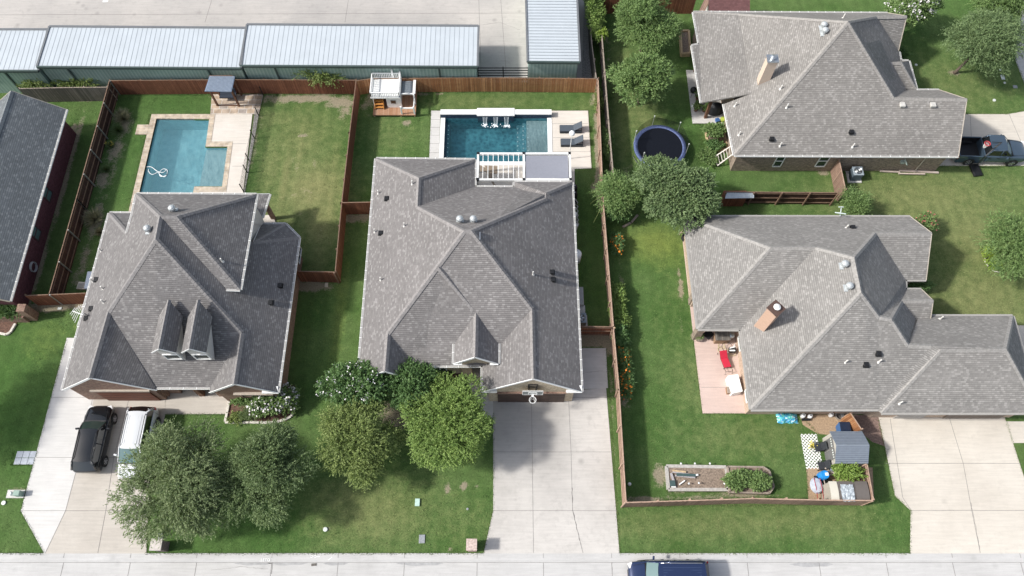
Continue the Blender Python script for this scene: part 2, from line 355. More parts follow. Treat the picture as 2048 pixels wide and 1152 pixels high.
def ground():
    xs=np.concatenate([[-260,-120,-70],np.arange(-50,52.01,.2),[70,120,260]]); ys=np.concatenate([np.arange(YK,66,.2),[75,95,130,260]])
    X,Y=np.meshgrid(xs,ys); n=X.size
    me=bpy.data.meshes.new('lawn'); me.vertices.add(n)
    co=np.stack([X.ravel(),Y.ravel(),np.zeros(n)],1); me.vertices.foreach_set('co',co.ravel())
    nx,ny=len(xs),len(ys); i=np.arange((ny-1)*(nx-1)); r,c=i//(nx-1),i%(nx-1); a=r*nx+c
    q=np.stack([a,a+1,a+nx+1,a+nx],1); me.loops.add(q.size); me.loops.foreach_set('vertex_index',q.ravel())
    me.polygons.add(len(q)); me.polygons.foreach_set('loop_start',np.arange(len(q))*4); me.polygons.foreach_set('loop_total',np.full(len(q),4))
    me.update(calc_edges=True)
    C=np.zeros((n,4))
    for px,py,rx,ry,v,ch in PATCH:
        x,y,_=P(px,py); d=((co[:,0]-x)/rx)**2+((co[:,1]-y)/ry)**2
        C[:,ch]=np.maximum(C[:,ch],v*np.exp(-d*.7))
    at=me.color_attributes.new('wear','FLOAT_COLOR','POINT'); at.data.foreach_set('color',C.ravel())
    o=bpy.data.objects.new('lawn',me); COL.objects.link(o); tag(o,kind='structure')
    m,t=newmat('lawn_grass',(.06,.1,.02),.95,0,.15)
    at=t.n('Attribute',attribute_name='wear'); sp=t.n('SeparateColor'); t.l(at.outputs['Color'],sp.inputs[0]); lime=at.outputs['Alpha']
    p=pos(t); n1=t.noise(p,.25,4,.6); n2=t.noise(p,1.6,5,.7); n3=t.noise(p,9,4,.75); n4=t.noise(p,28,2,.8)
    base=t.mix(t.ramp(n1,.35,.65),(.073,.140,.037),(.113,.176,.058))
    base=t.mix(t.math('MULTIPLY',sp.outputs[2],.8),base,(.050,.125,.026))
    dr=t.ramp(t.math('ADD',sp.outputs[1],t.math('MULTIPLY',t.math('SUBTRACT',n2,.5),1.0)),.1,1.0)
    base=t.mix(dr,base,(.225,.235,.100))
    lm=t.ramp(t.math('ADD',lime,t.math('MULTIPLY',t.math('SUBTRACT',n2,.5),.8)),.2,1.0)
    base=t.mix(t.math('MULTIPLY',lm,.8),base,(.19,.24,.06))
    # mower stripes
    x,y=sepx(t,p); s1=t.math('SINE',t.math('ADD',t.math('MULTIPLY',x,6.0),t.math('MULTIPLY',n2,5.0))); s1=t.ramp(s1,-1,1,.96,1.04)
    base=t.mix(1.,base,comb3(t,s1),'MULTIPLY'); base=t.mix(1.,base,comb3(t,t.ramp(n2,.32,.68,.86,1.16)),'MULTIPLY')
    base=t.mix(1.,base,comb3(t,t.ramp(n3,.25,.75,.66,1.34)),'MULTIPLY'); base=t.mix(1.,base,comb3(t,t.ramp(n4,.2,.8,.6,1.4)),'MULTIPLY')
    dd=t.math('ADD',sp.outputs[0],t.math('MULTIPLY',t.math('SUBTRACT',n2,.5),1.3)); dd=t.math('ADD',dd,t.math('MULTIPLY',t.math('SUBTRACT',n3,.5),.9))
    dm=t.ramp(dd,.45,.75)
    soil=t.mix(t.ramp(n3,.3,.7),(.22,.18,.135),(.42,.36,.27))
    t.l(t.mix(t.math('MULTIPLY',dm,.85),base,soil),t.b.inputs['Base Color'])
    t.bump(t.math('ADD',n4,t.math('MULTIPLY',n3,1.2)),.7,.06)
    me.materials.append(m)
ground()
# street, kerb
s=MB(); s.face([(-260,-60,-.13),(260,-60,-.13),(260,YK-.55,-.13),(-260,YK-.55,-.13)]); struct(s,'street',CON_STREET)
s=MB(); s.mesh([(-260,YK-.55,-.13),(260,YK-.55,-.13),(260,YK-.42,-.03),(-260,YK-.42,-.03),(260,YK-.25,.02),(-260,YK-.25,.02),(260,YK+.02,.025),(-260,YK+.02,.025),(260,YK+.02,-.1),(-260,YK+.02,-.1)],
 [(0,1,2,3),(3,2,4,5),(5,4,6,7),(7,6,8,9)]); struct(s,'kerb',CON_STREET)
s=MB()
for px in (124,258,391,542,675,808,954,1087,1224,1361,1496,1640,1775,1908,2045):
    x0=P(px,1130)[0]; x1=x0-.05
    s.box((x0,YK-3.55,-.127),(.03,6,.008)); s.box((x0,YK-.13,.026),(.022,.3,.008))
s.box((0,YK-.56,-.128),(200,.02,.008))
struct(s,'street_joints',JOINT)
STAIN=plain('gutter_stain',(.36,.36,.36),.9,0,.15,3)
s=MB()
for px,py,w_,h_ in ((575,1126,1.3,.13),(505,1127,1.2,.10),(840,1127,1.5,.13),(670,1127,.8,.10),(1625,1129,1.4,.14)):
    x,y,_=P(px,py); n=26; s.face([(x+w_*(1+.10*math.sin(7*k)+.06*math.sin(3*k))*math.cos(2*math.pi*k/n),y+h_*(1+.2*math.sin(5*k))*math.sin(2*math.pi*k/n),-.1275) for k in range(n)])
struct(s,'gutter_stains',STAIN)
SLABS=[]
def slab(name,poly,mat,top=.03,z=None):
    SLABS.append([P(x,y)[:2] for x,y in poly]); s=MB(); s.prism([P(x,y)[:2] for x,y in poly],-.1,top); return struct(s,name,mat)
def joints(lines,top,name='slab_joints',w_=.025):
    s=MB()
    for L in lines:
        q=[P(x,y) for x,y in L]
        for a,b in zip(q,q[1:]): s.bar((a[0],a[1],top+.001),(b[0],b[1],top+.001),w_,.006)
    return struct(s,name,JOINT)
slab('driveway_strip',[(134,676),(170,676),(190,790),(160,915),(131.5,1021.5),(90.5,1107),(89,1107),(42,1022)],CON_A,.030)
slab('driveway',[(190,786),(330,786),(331,828),(300,950),(293,1107),(90.5,1107),(131.5,1021.5),(160,915)],CON_A2,.027)
slab('front_walk',[(331,786),(463,786),(451,828.5),(331,828.5)],CON_A2,.024)
joints([[(105,795),(331,795)],[(73,915),(305,915)],[(42,1021.5),(296,1021.5)],[(186,795),(160,915),(131.5,1021.5),(91,1106)],[(259,795),(228,915),(212,1021),(196,1106)]],.031)
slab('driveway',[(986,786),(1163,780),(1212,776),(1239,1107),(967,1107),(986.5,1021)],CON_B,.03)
slab('driveway_extension',[(1160,696.5),(1212,696.5),(1216,776),(1160,779)],DECKB,.03)
slab('entry_walk',[(930,700),(968,700),(987,786),(987,835),(965,835),(934,760)],DECKB,.026)
joints([[(987,795),(1215,795)],[(987,904),(1225,904)],[(986,1021.5),(1234,1021.5)],[(1063,795),(1067,1106)],[(1137,795),(1142,904),(1145,1021)],[(1145,1021),(1152,1050),(1166,1106)]],.031)
slab('driveway',[(1757,834),(2009,834),(2048,955),(2075,1030),(2095,1107),(1820,1107),(1821,1021),(1790,992),(1771,900)],CON_D,.03)
slab('front_walk',[(2011,843),(2150,843),(2150,886),(2023,886)],CON_D,.026)
joints([[(1780,838),(1805,995),(1822,1021)],[(1899,838),(1926,927),(1943,1021),(1960,1106)],[(1771,927),(2042,927)],[(1821,1021),(2075,1021)]],.031)
slab('driveway',[(1925,228.5),(2015,228.5),(2060,221),(2260,221),(2260,332),(1868,332)],CON_D,.03)
joints([[(1940,230),(1945,331)],[(2018,229),(2062,331)]],.031)
slab('side_street',[(2040,-60),(2033,40),(2031,122),(2075,235),(2400,235),(2300,-60)],CON_STREET,.02)
slab('front_walk',[(2025,651),(2150,651),(2160,715),(2035,715)],CON_D,.026)
lot=[(-900,-140),(1262,-140),(1188,165),(-900,165)]
slab('concrete_yard',[(-600,-60),(1170,-60),(1163,165),(-500,168)],CON_LOT,.02)
joints([[(0,30),(1160,26)],[(957,-20),(962,140)],[(700,-20),(690,45)],[(430,-20),(410,45)],[(1000,-20),(1012,140)]],.021,w_=.03)
slab('gravel_path',[(1160,-60),(1182,-60),(1186,165),(1155,165)],GRAVEL,.012)
slab('patio',[(1372,141),(1500,141),(1500,247.5),(1385,247.5)],DECKB,.06)
slab('patio',[(1364,470),(1400,470),(1420,640),(1510,640),(1510,827),(1405,827),(1387,676)],PINK,.05)
joints([[(1402,775),(1489,775)]],.051)
slab('soil_bed',[(1598,829),(1700,829),(1724,866),(1690,872),(1636,868),(1606,850)],DIRT,.010)
slab('soil_bed',[(1706,829),(1757,832),(1771,893),(1745,884),(1722,866)],SOILR,.012)
slab('soil_bed',[(1612,935),(1745,935),(1748,1003),(1617,1003)],DIRT,.010)
slab('front_bed',[(461,790),(590,770),(590,806),(584,832),(572,843),(452,845)],MULCH,.03)
slab('front_bed',[(-30,642),(33,642),(34,647),(22,667),(14,671),(-30,667)],MULCH,.03)
slab('entry_bed',[(858,724),(932,724),(934,760),(900,760),(858,750)],MULCH,.02)
slab('gravel_path',[(1100,1),(1100,2),(1101,1)],GRAVEL,.0) if False else None
tag(MB().box((P(627,1129)[0],P(627,1129)[1],-.115),(.34,.16,.03),.1).build('manhole_plate',plain('iron',(.12,.11,.10),.7)),'small dark iron plate lying in the street gutter','plate')

# ------------------------------------------------------------ houses
def raytri(o,d,a,b,c):
    e1=b-a;e2=c-a;p=d.cross(e2);det=e1.dot(p)
    if abs(det)<1e-9: return None
    tv=o-a;u=tv.dot(p)/det
    if u<-.002 or u>1.002: return None
    q=tv.cross(e1);v=d.dot(q)/det
    if v<-.002 or u+v>1.002: return None
    t=e2.dot(q)/det
    return t if t>0 else None
class Roof:
    def __init__(s,faces): 
        s.faces=[[Vector(p) for p in f] for f in faces]; s.tri=[]
        for f in s.faces:
            from mathutils.geometry import tessellate_polygon
            for t in tessellate_polygon([f]): s.tri.append([f[i] for i in t])
    def cast(s,o,d):
        o=Vector(o);d=Vector(d); r=[raytri(o,d,*t) for t in s.tri]; return [x for x in r if x is not None]
    def z(s,x,y,mode='min'):
        r=s.cast((x,y,60),(0,0,-1))
        if not r: return None
        return 60-(max(r) if mode=='min' else min(r))
    def hit(s,px,py):
        d=ray(px,py); r=s.cast((0,0,H),d)
        if not r: return None
        t=min(r); return Vector((d[0]*t,d[1]*t,H+d[2]*t))
def key(p): return (round(p[0],2),round(p[1],2),round(p[2],2))
def build_roof(parent,rf,mat,gut,trim,caps,th=.13,zg=9):
    mb=MB(); ed={}
    for f in rf.faces:
        n=sum(((f[i]-f[0]).cross(f[i+1]-f[0]) for i in range(1,len(f)-1)),Vector())
        g=list(f) if n.z>0 else list(f)[::-1]
        mb.face(g)
        mb.face([p-Vector((0,0,th)) for p in g[::-1]])
        for a,b in zip(g,g[1:]+g[:1]): ed.setdefault(frozenset((key(a),key(b))),[]).append((a,b))
    bd=[v[0] for v in ed.values() if len(v)==1]
    for a,b in bd:
        dz=Vector((0,0,th)); mb.face([a,b,b-dz,a-dz][::-1])
    r=mb.build('roof',mat,parent,recalc=False)
    tr=MB()
    for a,b in bd:
        d=b-a; L=Vector((d.x,d.y)).length
        if L<.35: continue
        out=Vector((d.y,-d.x,0)).normalized()
        mid=(a+b)/2+out*.25
        zz=rf.z(mid.x,mid.y,'max')
        if zz is not None and abs(zz-mid.z)<1.6 and zz>mid.z-.9 and L<50 and abs(d.z)>.2: continue   # valley edge resting on a lower plane
        if abs(d.z)<.12 and min(a.z,b.z)<zg:
            g=MB(); o=out*.07; g.bar(a+o-Vector((0,0,.05)),b+o-Vector((0,0,.05)),.13,.11)
            g.M=1
            g.bar(a+o+Vector((0,0,.008)),b+o+Vector((0,0,.008)),.085,.008)
            g.M=0
            k=int(L/.75)
            for i in range(1,k):
                c=a+d*(i/k)+o; g.box(c+Vector((0,0,.014)),(.04,.17,.012),math.atan2(d.y,d.x))
            g.build('gutter',[gut,mat if False else GREYT],parent)
        else:
            MB().bar(a+out*.02-Vector((0,0,.08)),b+out*.02-Vector((0,0,.08)),.04,.19).build('fascia',trim,parent)
    for a,b in caps:
        cp=MB()
        a=Vector(a);b=Vector(b);d=b-a;L=d.length;d/=L
        sd=d.cross(Vector((0,0,1))).normalized()*.18; kk=.80 if abs(d.z)<.12 else .52
        n=max(1,int(L/.28))
        for i in range(n):
            p=a+d*(L*i/n); q=a+d*(L*(i+1)/n+.03); lo=Vector((0,0,.022)); hi=Vector((0,0,.045))
            dn=Vector((0,0,-.18*kk))
            if d.z<0: lo,hi=hi,lo
            cp.mesh([p+hi,q+lo,q+lo+sd+dn,p+hi+sd+dn,p+hi-sd+dn,q+lo-sd+dn],[(0,1,2,3),(0,4,5,1)])
        cp.build('ridge_cap',CAPV(mat),r,recalc=False)
    return r
_cv={}
def CAPV(mat):
    n=mat.name
    if n not in _cv:
        b=mat.node_tree.nodes['Principled BSDF'].inputs['Base Color'].default_value
        _cv[n]=plain('ridge_'+n,tuple(x*1.15 for x in b[:3]),.9,0,.22,6)
    return _cv[n]
def walls(parent,rf,foot,mat,z0=0,mode='min',name='wall',drop=.14,zcap=99):
    mb=MB(); n=len(foot)
    for i in range(n):
        a=Vector(foot[i][:2]); b=Vector(foot[(i+1)%n][:2]); L=(b-a).length; k=max(1,int(L/.35))
        pts=[a+(b-a)*(j/k) for j in range(k+1)]; tops=[]
        for p in pts:
            z=rf.z(p.x,p.y,mode); tops.append(z)
        good=[z for z in tops if z is not None]; df=min(good) if good else 3
        tops=[min(zcap,(z if z is not None else df)-drop) for z in tops]
        mb.face([(pts[0].x,pts[0].y,z0),(pts[-1].x,pts[-1].y,z0)]+[(p.x,p.y,t) for p,t in zip(pts[::-1],tops[::-1])])
    return mb.build(name,mat,parent,recalc=False)
def rect(x0,y0,x1,y1): return [(x0,y0),(x1,y0),(x1,y1),(x0,y1)]
def window(parent,a,b,z0,z1,n,frame=WHITE,glass=GLASS,name='window',mull=1,hbar=True,depth=.05):
    """window between wall points a,b (x,y) facing n"""
    a=Vector(a);b=Vector(b);n=Vector(n+(0,)); mb=MB()
    A=Vector((a.x,a.y,z0))+n*.03;B=Vector((b.x,b.y,z0))+n*.03; u=Vector((0,0,z1-z0))
    for p,q in ((A,B),(A+u,B+u)): mb.bar(p,q,.09,.09)
    for i in range(mull+2):
        p=A+(B-A)*(i/(mull+1)); mb.bar(p,p+u,.07,.07,up=(n.x,n.y,0))
    if hbar: mb.bar(A+u*.5,B+u*.5,.06,.05)
    f=mb.build(name,frame,parent)
    g=MB(); A=A-n*.015;B=B-n*.015; g.face([A,B,B+u,A+u]); g.build('pane',glass,f)
    return f
SILVER=plain('turbine_metal',(.50,.53,.54),.5,.25,.1)
def vents(roof,rf,turb,boxv,pipes):
    for px,py in turb:
        p=rf.hit(px,py+6)
        if p is None: continue
        m=MB(); m.lathe(p+Vector((0,0,-.15)),[(.16,0),(.16,.35)],14); m.box(p+Vector((0,0,-.02)),(.5,.5,.05))
        m.lathe(p+Vector((0,0,.2)),[(.12,0),(.19,.06),(.23,.16),(.22,.26),(.15,.35),(.05,.39)],18)
        for k in range(14):
            t=2*math.pi*k/14; m.box(p+Vector((.225*math.cos(t),.225*math.sin(t),.38)),(.02,.05,.22),t+.5)
        m.build('turbine_vent',SILVER,roof,smooth=False)
    for px,py in boxv:
        p=rf.hit(px,py)
        if p is None: continue
        m=MB(); m.box(p+Vector((0,0,.02)),(.42,.42,.06)); m.box(p+Vector((0,0,.12)),(.32,.32,.16)); m.build('roof_vent',BLACKM,roof,bevel=.02)
    for px,py in pipes:
        p=rf.hit(px,py)
        if p is None: continue
        m=MB(); m.cyl(p-Vector((0,0,.1)),.05,.55,8); m.cyl(p-Vector((0,0,.05)),.12,.12,10,.06); m.build('vent_pipe',plain('pipe_white',(.66,.65,.62),.6),roof)
ZE=2.8
def E3(x,y,z=ZE): return P(x,y,z)

# ---- middle house
def house_mid():
    m=.78; W=pl(0,735,540,1,m);E=pl(0,1152,540,-1,m);S=pl(1,890,733,1,m)
    nw=E3(752,317);n1=E3(950,319);n2=E3(950,373.5);n3=E3(1029,374);n4=E3(1029,363.5);ne=E3(1144,364);se=E3(1163,785)
    pk=V(838,356,W);rb=V(835,413,W);ap=V(928,462,W);ap2=V(942,461,E);j1=V(1092,397,E);j2=V(1092,386,E);hE=V(1064,618,E);gp=V(1067,757,E)
    gw=E3(965,783);gn=E3(965,731);wr=V(776,666,W);wg=V(770,742,W);sw=(W[1],wg[1],ZE);wv=E3(822,732);we=(wv[0],wg[1],ZE)
    se=(se[0],gw[1],ZE)
    F=[[sw,nw,pk,rb,ap,wr,wg],[se,ne,j2,j1,ap2,hE,gp][::-1],[ap,ap2,hE,gn,wv,wr],[nw,n1,pk],[n1,n2,rb,pk],
       [n2,n3,ap2,ap,rb],[n3,n4,ne,j2,j1,ap2],[hE,gp,gw,gn],[wr,wg,we,wv]]
    er=V(952,628,S); eg=P(950,710,er[2]+.03); zl=V(910,683,S)[2]-.1
    el1=P(909,683,zl);el2=P(909,727,zl);er1=P(997,678,zl);er2=P(997,727,zl)
    eg=(er[0],el2[1],er[2]+.03); er=(er[0],er[1]+.1,er[2]+.03); el2=(el1[0],el2[1],zl); er2=(er1[0],el2[1],zl)
    F2=[[er,eg,el2,el1],[er,er1,er2,eg]]
    rf=Roof(F+F2); main=Roof(F)
    h=T('house','warm grey roofed middle house with white gutters and a basketball hoop over its garage','house',(-3,24,0))
    r=build_roof(h,rf,ROOF['b'],WHITE,WHITE,[(nw,pk),(pk,rb),(rb,ap),(ap,ap2),(ap2,j1),(j2,ne),(n1,pk),(ap,wr),(wr,wg),(ap2,hE),(hE,gp),(V(877,535,W),er),(er,eg)])
    i=.42
    foot=[(W[1]+i,wg[1]+.15),(wv[0]-i,wg[1]+.15),(wv[0]-i,S[1]+i),(er[0]-1.0,S[1]+i),(er[0]-1.0,S[1]+1.6),(er[0]+.6,S[1]+1.6),(er[0]+.6,S[1]+i),(gw[0]+i,S[1]+i),(gw[0]+i,gw[1]+.12),(E[1]-i,gw[1]+.12),(E[1]-i,ne[1]-i),(n3[0]+i,ne[1]-i),(n3[0]+i,n2[1]-i),(n1[0]-i,n2[1]-i),(n1[0]-i,nw[1]-i),(W[1]+i,nw[1]-i)]
    walls(h,main,foot,BR['b'])
    # entry gable front, posts
    y=el2[1]+.25; g=MB(); a=er[0]
    g.face([(el1[0]+.4,y,2.3),(a-.95,y,2.3),(a-.95,y,2.7),(a-.6,y,3.1),(a,y,3.3),(a+.6,y,3.1),(a+.95,y,2.7),(a+.95,y,2.3),(er1[0]-.4,y,2.3),(er1[0]-.4,y,zl+.1),(a,y,er[2]-.35),(el1[0]+.4,y,zl+.1)])
    g.box((el1[0]+.75,y+.2,1.2),(.7,.35,2.4)); g.box((er1[0]-.75,y+.2,1.2),(.7,.35,2.4)); g.build('entry_arch',BR['b'],h,recalc=False)
    for x0,x1 in ((el1[0],er[0]-.95),(er[0]+.95,er1[0])):
        MB().bar((x0,el2[1]-.03,zl-.06),(x1,el2[1]-.03,zl-.06),.13,.12).build('gutter',WHITE,h)
    d=MB(); d.box((er[0],S[1]+1.55,1.1),(1.0,.08,2.1)); d.build('front_door',WOODB,h)
    # small cornice returns beside the garage
    for x0,x1 in ((gw[0]-.05,gw[0]+1.0),(se[0]-1.05,se[0]+.05)):
        c=MB(); c.bar((x0,gw[1]-.0,ZE-.07),(x1,gw[1]-.0,ZE-.07),.14,.12); c.mesh([(x0,gw[1]+.02,ZE-.02),(x1,gw[1]+.02,ZE-.02),(x1,gw[1]+.4,ZE+.12),(x0,gw[1]+.4,ZE+.12)],[(0,1,2,3)]); c.build('cornice_return',WHITE,h,recalc=False)
    yw=gw[1]+.12; x0,x1=RY(995,785,yw)[0],RY(1131,785,yw)[0]
    g=MB(); g.box(((x0+x1)/2,yw-.03,1.1),(x1-x0,.1,2.2))
    for k in range(1,4): g.box(((x0+x1)/2,yw-.085,k*.55),(x1-x0,.02,.03))
    for k in range(1,8): g.box((x0+(x1-x0)*k/8,yw-.085,1.1),(.03,.02,2.2))
    gd=g.build('garage_door',plain('garage_door_dark',(.07,.045,.035),.6),h)
    g=MB()
    g.box(((x0+x1)/2,yw-.06,2.28),(x1-x0+.2,.14,.14)); g.build('garage_lintel',BR['a'],h)
    tag(gd,None)
    xw0,xw1=RY(868,738,S[1]+i)[0],RY(893,738,S[1]+i)[0]; window(h,(xw0,S[1]+i),(xw1,S[1]+i),.7,2.0,(0,-1))
    vents(r,rf,[(920,437),(947,437)],[(774,398),(762,467),(1104,545),(1106,560)],[(825,368),(757,387),(750,464),(809,452),(762,560),(1066,549)])
    m=MB(); p=rf.hit(960,465);q=rf.hit(960,480); m.bar(p+Vector((0,0,.06)),q+Vector((0,0,.06)),.06,.05); m.build('roof_flashing',GALV,r)
    return h,rf,dict(W=W,E=E,S=S,gw=gw,i=i,ne=ne,n2=n2)
HM,RM,DM=house_mid()

# ---- left house
def house_left():
    m=.85; W=pl(0,170,600,1,m);E=pl(0,577,620,-1,m);S=pl(1,370,775,1,m); z2=5.85; zr=9.05
    r1=P(320,432,zr);r2=P(311,478,zr);t2=P(353,433,zr)
    unw=P(272.7,387.7,z2);une=P(513,389,z2);uw=P(265,427,z2);use=P(480,579,z2);us=P(453,578,z2)
    wn=E3(218.6,426);wc=V(254,466,W);hl=V(217,623,W);gp=V(179,755,W);hR=V(483,665,E);gq=V(470,755,E);se=(E[1],gq[1],ZE)
    ene=E3(598,475);en2=E3(571,448);en3=E3(523,448);bb=V(507,484,E)
    sw=(W[1],gp[1],ZE); gx=2*gp[0]-W[1]; g1=(gx,gp[1],ZE); v1=(gx,S[1],ZE); qx=2*gq[0]-E[1]-.0; g2=(qx,gq[1],ZE); v2=(qx,S[1],ZE)
    if g1[1]>v1[1]-.05: g1=(gx,S[1]-.3,ZE)
    gp=(gp[0],g1[1],gp[2]); sw=(W[1],g1[1],ZE)
    if g2[1]>v2[1]-.05: g2=(qx,S[1]-.35,ZE)
    gq=(gq[0],g2[1],gq[2]); se=(E[1],g2[1],ZE)
    bn=(wn[0]+5,wn[1],ZE)
    low=[[sw,wn,wc,uw,unw,r1,r2,hl,gp],[wn,bn,wc],[r1,r2,hR,gq,se,ene,bb],[ene,en2,bb],[en2,en3,bb],[r2,hR,v2,v1,hl],[hl,gp,g1,v1],[hR,gq,g2,v2]]
    up=[[unw,une,t2,r1],[une,use,t2],[t2,use,us,r1]]
    p1=P(470,389,3.5);p2=P(539,388,2.8);p3=P(524,435,2.8);p4=P(462,435,3.5)
    porch=[[p1,p2,p3,p4]]
    h=T('house','brown grey roofed house with twin dormers beside the flagstone edged pool','house',(-24,22,0))
    rf=Roof(low+up+porch); rl=Roof(low); ru=Roof(up)
    r=build_roof(h,rf,ROOF['a'],WHITE,WHITE,[(r1,r2),(r2,hl),(hl,gp),(r2,hR),(hR,gq),(r1,unw),(t2,une),(t2,use),(r1,t2),(wn,wc),(ene,bb),(en2,bb)])
    i=.42
    walls(h,rl,[(W[1]+i,g1[1]+.12),(gx-i,g1[1]+.12),(gx-i,S[1]+i),(gx+.6,S[1]+i),(gx+.6,S[1]+1.6),(qx+i,S[1]+1.6),(qx+i,g2[1]+.12),(E[1]-.28,g2[1]+.12),(E[1]-.28,ene[1]-i),(en2[0],en2[1]-i),(use[0]-i,en2[1]-i),(use[0]-.6,en2[1]+.5),(W[1]+i,wn[1]-i)],BR['a'])
    uf=[(unw[0]+.35,us[1]+3.2),(us[0]+.1,us[1]+.35),(use[0]-.35,use[1]+.35),(une[0]-.35,une[1]-.4),(unw[0]+.35,unw[1]-.4)]
    walls(h,ru,uf,SIDING,z0=2.5,name='upper_wall',mode='max')
    # ground storey under the upper block
    s=MB(); s.prism([(unw[0]+.36,us[1]+4),(une[0]-.4,us[1]+4),(une[0]-.4,une[1]-.45),(unw[0]+.36,unw[1]-.45)],0,3.2); s.build('wall',BR['a'],h)
    # white gable infill seen above the bay
    s=MB(); x=une[0]-.3; s.face([(x,en2[1]-.2,3.0),(x,une[1]-.4,3.0),(x,une[1]-.4,z2-.2),(x,en2[1]-1.5,z2-.2)]); s.build('side_wall_panel',SIDING,h,recalc=False)
    c=MB()
    cp=P(551,437); c.box((cp[0]-.15,cp[1],1.35),(.3,.3,2.7)); c.build('porch_column',BR['a'],h)
    c=MB(); c.prism([P(523,432)[:2],P(546,431)[:2],P(552,447)[:2],P(523,447)[:2]],0,.12); c.build('porch_slab',DECKP,h)
    # front: garage door, lintel, porch posts, window
    yw=g1[1]+.12; x0,x1=RY(195,785,yw)[0],RY(290,785,yw)[0]
    g=MB(); g.box(((x0+x1)/2+.2,yw-.04,1.1),(x1-x0+.4,.1,2.25))
    for k in range(1,4): g.box(((x0+x1)/2+.2,yw-.095,k*.55),(x1-x0+.4,.015,.03))
    g.build('garage_door',plain('garage_door_red_brown',(.14,.05,.03),.6),h)
    g=MB(); g.box(((x0+x1)/2+.2,yw-.06,2.36),(x1-x0+.8,.14,.2)); g.build('garage_lintel',plain('cast_stone',(.42,.37,.31),.8),h)
    yp=S[1]+.35
    for px in (345,414,452):
        x=RY(px,795,yp)[0]; c=MB(); c.box((x,yp,1.35),(.34,.34,2.7)); c.build('porch_column',BR['a'] if px!=414 else WOODB,h)
    c=MB(); c.face([(gx+.6,S[1]+i,.05),(qx+i,S[1]+i,.05),(qx+i,S[1]+1.6,.05),(gx+.6,S[1]+1.6,.05)]); c.build('porch_slab',CON_A2,h)
    yw=g2[1]+.12; x0,x1=RY(478,785,yw)[0],RY(537,785,yw)[0]
    window(h,(x0,yw),(x1,yw),.75,2.15,(0,-1),frame=plain('window_frame_brown',(.16,.11,.085),.7),mull=1)
    s=MB()
    s.box(((x0+x1)/2,yw-.1,2.4),(x1-x0+.7,.2,.12)); s.build('window_hood',plain('cast_stone',(.42,.37,.31),.8),h)
    # corner return
    c=MB(); c.bar((se[0]-1.1,g2[1],ZE-.07),(se[0]+.05,g2[1],ZE-.07),.14,.12); c.mesh([(se[0]-1.1,g2[1]+.02,ZE-.02),(se[0],g2[1]+.02,ZE-.02),(se[0],g2[1]+.4,ZE+.12),(se[0]-1.1,g2[1]+.4,ZE+.12)],[(0,1,2,3)]); c.build('cornice_return',WHITE,h,recalc=False)
    xs=P(576,500,1.5)[0]; window(h,(E[1]-.28,P(597,520,1.5)[1]),(E[1]-.28,P(597,490,1.5)[1]),.8,2.2,(1,0))
    # two dormers
    for k,(dx) in enumerate((0,59)):
        a=V(337.5+dx,601,S); zr_=a[2]+.04; f=P(321+dx,697,zr_); f=(a[0],f[1],zr_)
        hw=.80; ze=zr_-hw*.95
        def Sx(x,z): # y on main S plane at height z
            return S[1]+(z-ZE)/m
        l=[(a[0],Sx(0,zr_),zr_),(a[0],f[1],zr_),(a[0]-hw,f[1],ze),(a[0]-hw,Sx(0,ze),ze)]
        rr=[(a[0],Sx(0,zr_),zr_),(a[0]+hw,Sx(0,ze),ze),(a[0]+hw,f[1],ze),(a[0],f[1],zr_)]
        b=MB()
        for q in (l,rr):
            q=[Vector(v) for v in q]; b.face(q); b.face([v-Vector((0,0,.1)) for v in q[::-1]])
        b.face([l[1],l[2],(l[2][0],l[2][1],ze-.1),(l[1][0],l[1][1],zr_-.1)]); b.face([l[1],rr[2],(rr[2][0],rr[2][1],ze-.1),(l[1][0],l[1][1],zr_-.1)])
        dr=b.build('dormer',ROOF['a'],h,recalc=False)
        b=MB(); yf=f[1]+.22; zb=ZE+m*(yf-S[1]); w_=hw-.17
        ybk=S[1]+(ze-ZE)/m
        b.face([(a[0]-w_,yf,zb-.1),(a[0]+w_,yf,zb-.1),(a[0]+w_,yf,ze),(a[0],yf,zr_-.12),(a[0]-w_,yf,ze)])
        for sx in (-w_,w_): b.face([(a[0]+sx,yf,zb-.1),(a[0]+sx,yf,ze+.05),(a[0]+sx,ybk+.3,ze+.05)])
        b.build('dormer_wall',SIDING,dr,recalc=False)
        t_=MB(); 
        for sx in (-1,1): t_.bar((a[0],f[1]-.02,zr_-.05),(a[0]+sx*hw,f[1]-.02,ze-.05),.03,.09)
        t_.build('dormer_trim',WHITE,dr)
        window(dr,(a[0]-.5,yf),(a[0]+.5,yf),zb+.16,zb+1.05,(0,-1),mull=0,hbar=False)
        cp=MB(); 
        for sx in (-1,1): cp.mesh([(a[0],f[1],zr_+.03),(a[0],Sx(0,zr_),zr_+.03),(a[0]+sx*.14,Sx(0,zr_),zr_-.10),(a[0]+sx*.14,f[1],zr_-.10)],[(0,1,2,3)])
        cp.build('dormer_ridge',CAPV(ROOF['a']),dr,recalc=False)
    vents(r,rf,[(348,416),(299,456)],[(194,560),(184,618),(174,637),(561,572),(542,606)],[(203,502),(207,578),(208,605),(445,523),(186,563)])
    # antenna on the west eave
    p=rf.hit(168,627) or Vector(P(168,627,3))
    a=MB(); tip=Vector(p)+Vector((0,0,1.1)); a.bar(Vector(p),tip,.04); a.bar(tip+Vector((-.15,0,0)),tip+Vector((1.5,.15,0)),.035)
    b0=Vector(P(145,622,4.2)); b1=Vector(P(166,630,4.2)); a=MB(); a.bar(Vector(p),b1,.05); a.bar(b0,b1,.05)
    for k,L in ((0,.25),(.15,.3),(.3,.5),(.45,.6),(.6,.7),(.85,.85)):
        c=b0+(b1-b0)*k; a.bar(c+Vector((.12,L,0)),c-Vector((.12,L,0)),.022)
